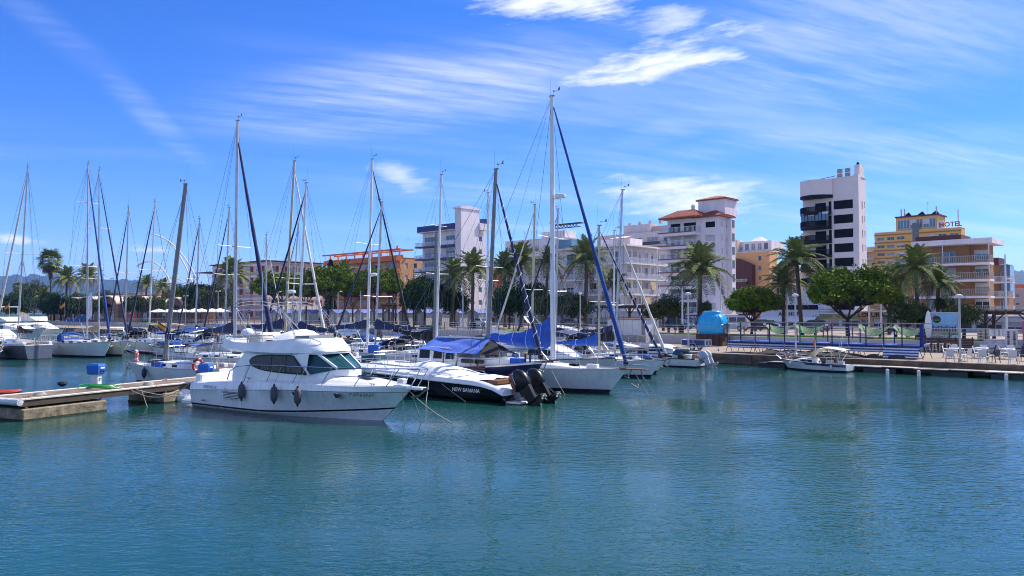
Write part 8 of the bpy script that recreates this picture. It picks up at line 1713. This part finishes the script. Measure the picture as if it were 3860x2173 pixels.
# flags
def flag(label, p, h, cols, rz=0.0, w=.5, ht=.34):
    o = thing('flag', label, 'flag', p, rz); MB().tube([(0, 0, 0), (.05, 0, h)], .012, 4).build('staff', ALUW, o)
    n = len(cols)
    for i, c in enumerate(cols):
        z1 = h - ht * i / n; z0 = h - ht * (i + 1) / n; rr = [[V((.05 + w * u * .7, .06 * math.sin(u * 7), z - .5 * w * u)) for z in (z0, z1)] for u in [k / 8 for k in range(9)]]; MB().loft(rr, False).build('flag_cloth', mat('flag_%s' % str(c), c, .8), o, smooth=60)
RY, YE = (.45, .02, .02), (.75, .42, .02)
flag('Spanish red and yellow flag above the blue boom awning', at(590, 1265, 60), 1.1, (RY, YE, YE, RY), R(10), .9, .5); flag('small Spanish flag on the motor yacht stern', at(36, 1200, 85), 1.6, (RY, YE, YE, RY), R(200), .6, .5); flag('small Spanish flag left of the tan sail cover', at(245, 1190, 90), 1.5, (RY, YE, YE, RY), R(180), .7, .5)
flag('faded orange pennant on the mast behind the quay cabin boat', on_boat(gb, (2.6, -.5, .9)), 1.2, ((.5, .2, .1),), R(100), .25, .4)
flag('white flag on a pole before the vaulted houses', row(348, 70, PZ), at(350, 1100, row(348, 70).y).z - PZ, ((.7, .72, .8),), R(150), 3, 6)
cloth(None, 'boom_awning', at(575, 1252, 60), at(690, 1246, 60), at(715, 1252, 62), at(600, 1247, 63), MIDC, .25, .05, seed=12); tag(bpy.data.objects['boom_awning'], 'blue awning spread over a boat below the Spanish flag', 'awning')
# parasols on the far quay
for i, px in enumerate((600, 640, 690, 735, 760, 800, 830)):
    p = row(px, 74 + (i % 3), PZ - .06); o = thing('parasol', '%s white parasol of the quay restaurant counted from the left' % words[i], 'parasol', p, 0, 'white parasols of the quay restaurant')
    MB().lathe([(2.4, 2.5), (2.3, 2.62), (.1, 3.3)], n=8).build('canopy', WHITEC, o); MB().tube([(0, 0, 0), (0, 0, 2.6)], .05, 6).build('pole', ALUD, o)
# no-entry style blue road sign
o = thing('road_sign', 'round blue road sign before the red shuttered block', 'sign', row(941, 92, PZ), RZ); MB().tube([(0, 0, 0), (0, 0, 2.6)], .05, 6).build('post', GRW, o); MB().lathe([(.5, 0), (.5, .04)], n=16).build('disc', mat('sign_blue', (.02, .07, .35), .5), o).matrix_local = Matrix.Translation((0, -.05, 2.6)) @ Matrix.Rotation(R(90), 4, 'X'); MB().box(-.3, .3, -.11, -.095, 2.54, 2.66).build('bar', FENDW, o)
# long blue white covered rowing boat against the promenade wall
o = thing('stored_rowing_boat', 'long white boat with blue top stored against the promenade wall', 'boat', on(1770, 1262, QZ), R(-43) + R(180)); 
MB().loft([[V((x, -w, .95)), V((x, -w * .7, .5)), V((x, 0, .36)), V((x, w * .7, .5)), V((x, w, .95)), V((x, 0, 1.0))] for x, w in ((-3.9, .15), (-2.5, .6), (0, .75), (2.5, .6), (3.9, .1))], True, True, True).build('hull', GEL, o, smooth=True); MB().loft([[V((x, -w, .955)), V((x, 0, 1.12)), V((x, w, .955))] for x, w in ((-3.9, .17), (-2.5, .63), (0, .78), (2.5, .63), (3.9, .12))], False).build('boat_cover', MIDC, o, smooth=True)
for x in (-2, 2): MB().box(x - .1, x + .1, -.6, .6, 0, .42).build('cradle', TEAK, o)
# air
hz = MB().box(-4200, 4200, -80, 5200, -5.5, 190).build('haze', None) if 0 else None
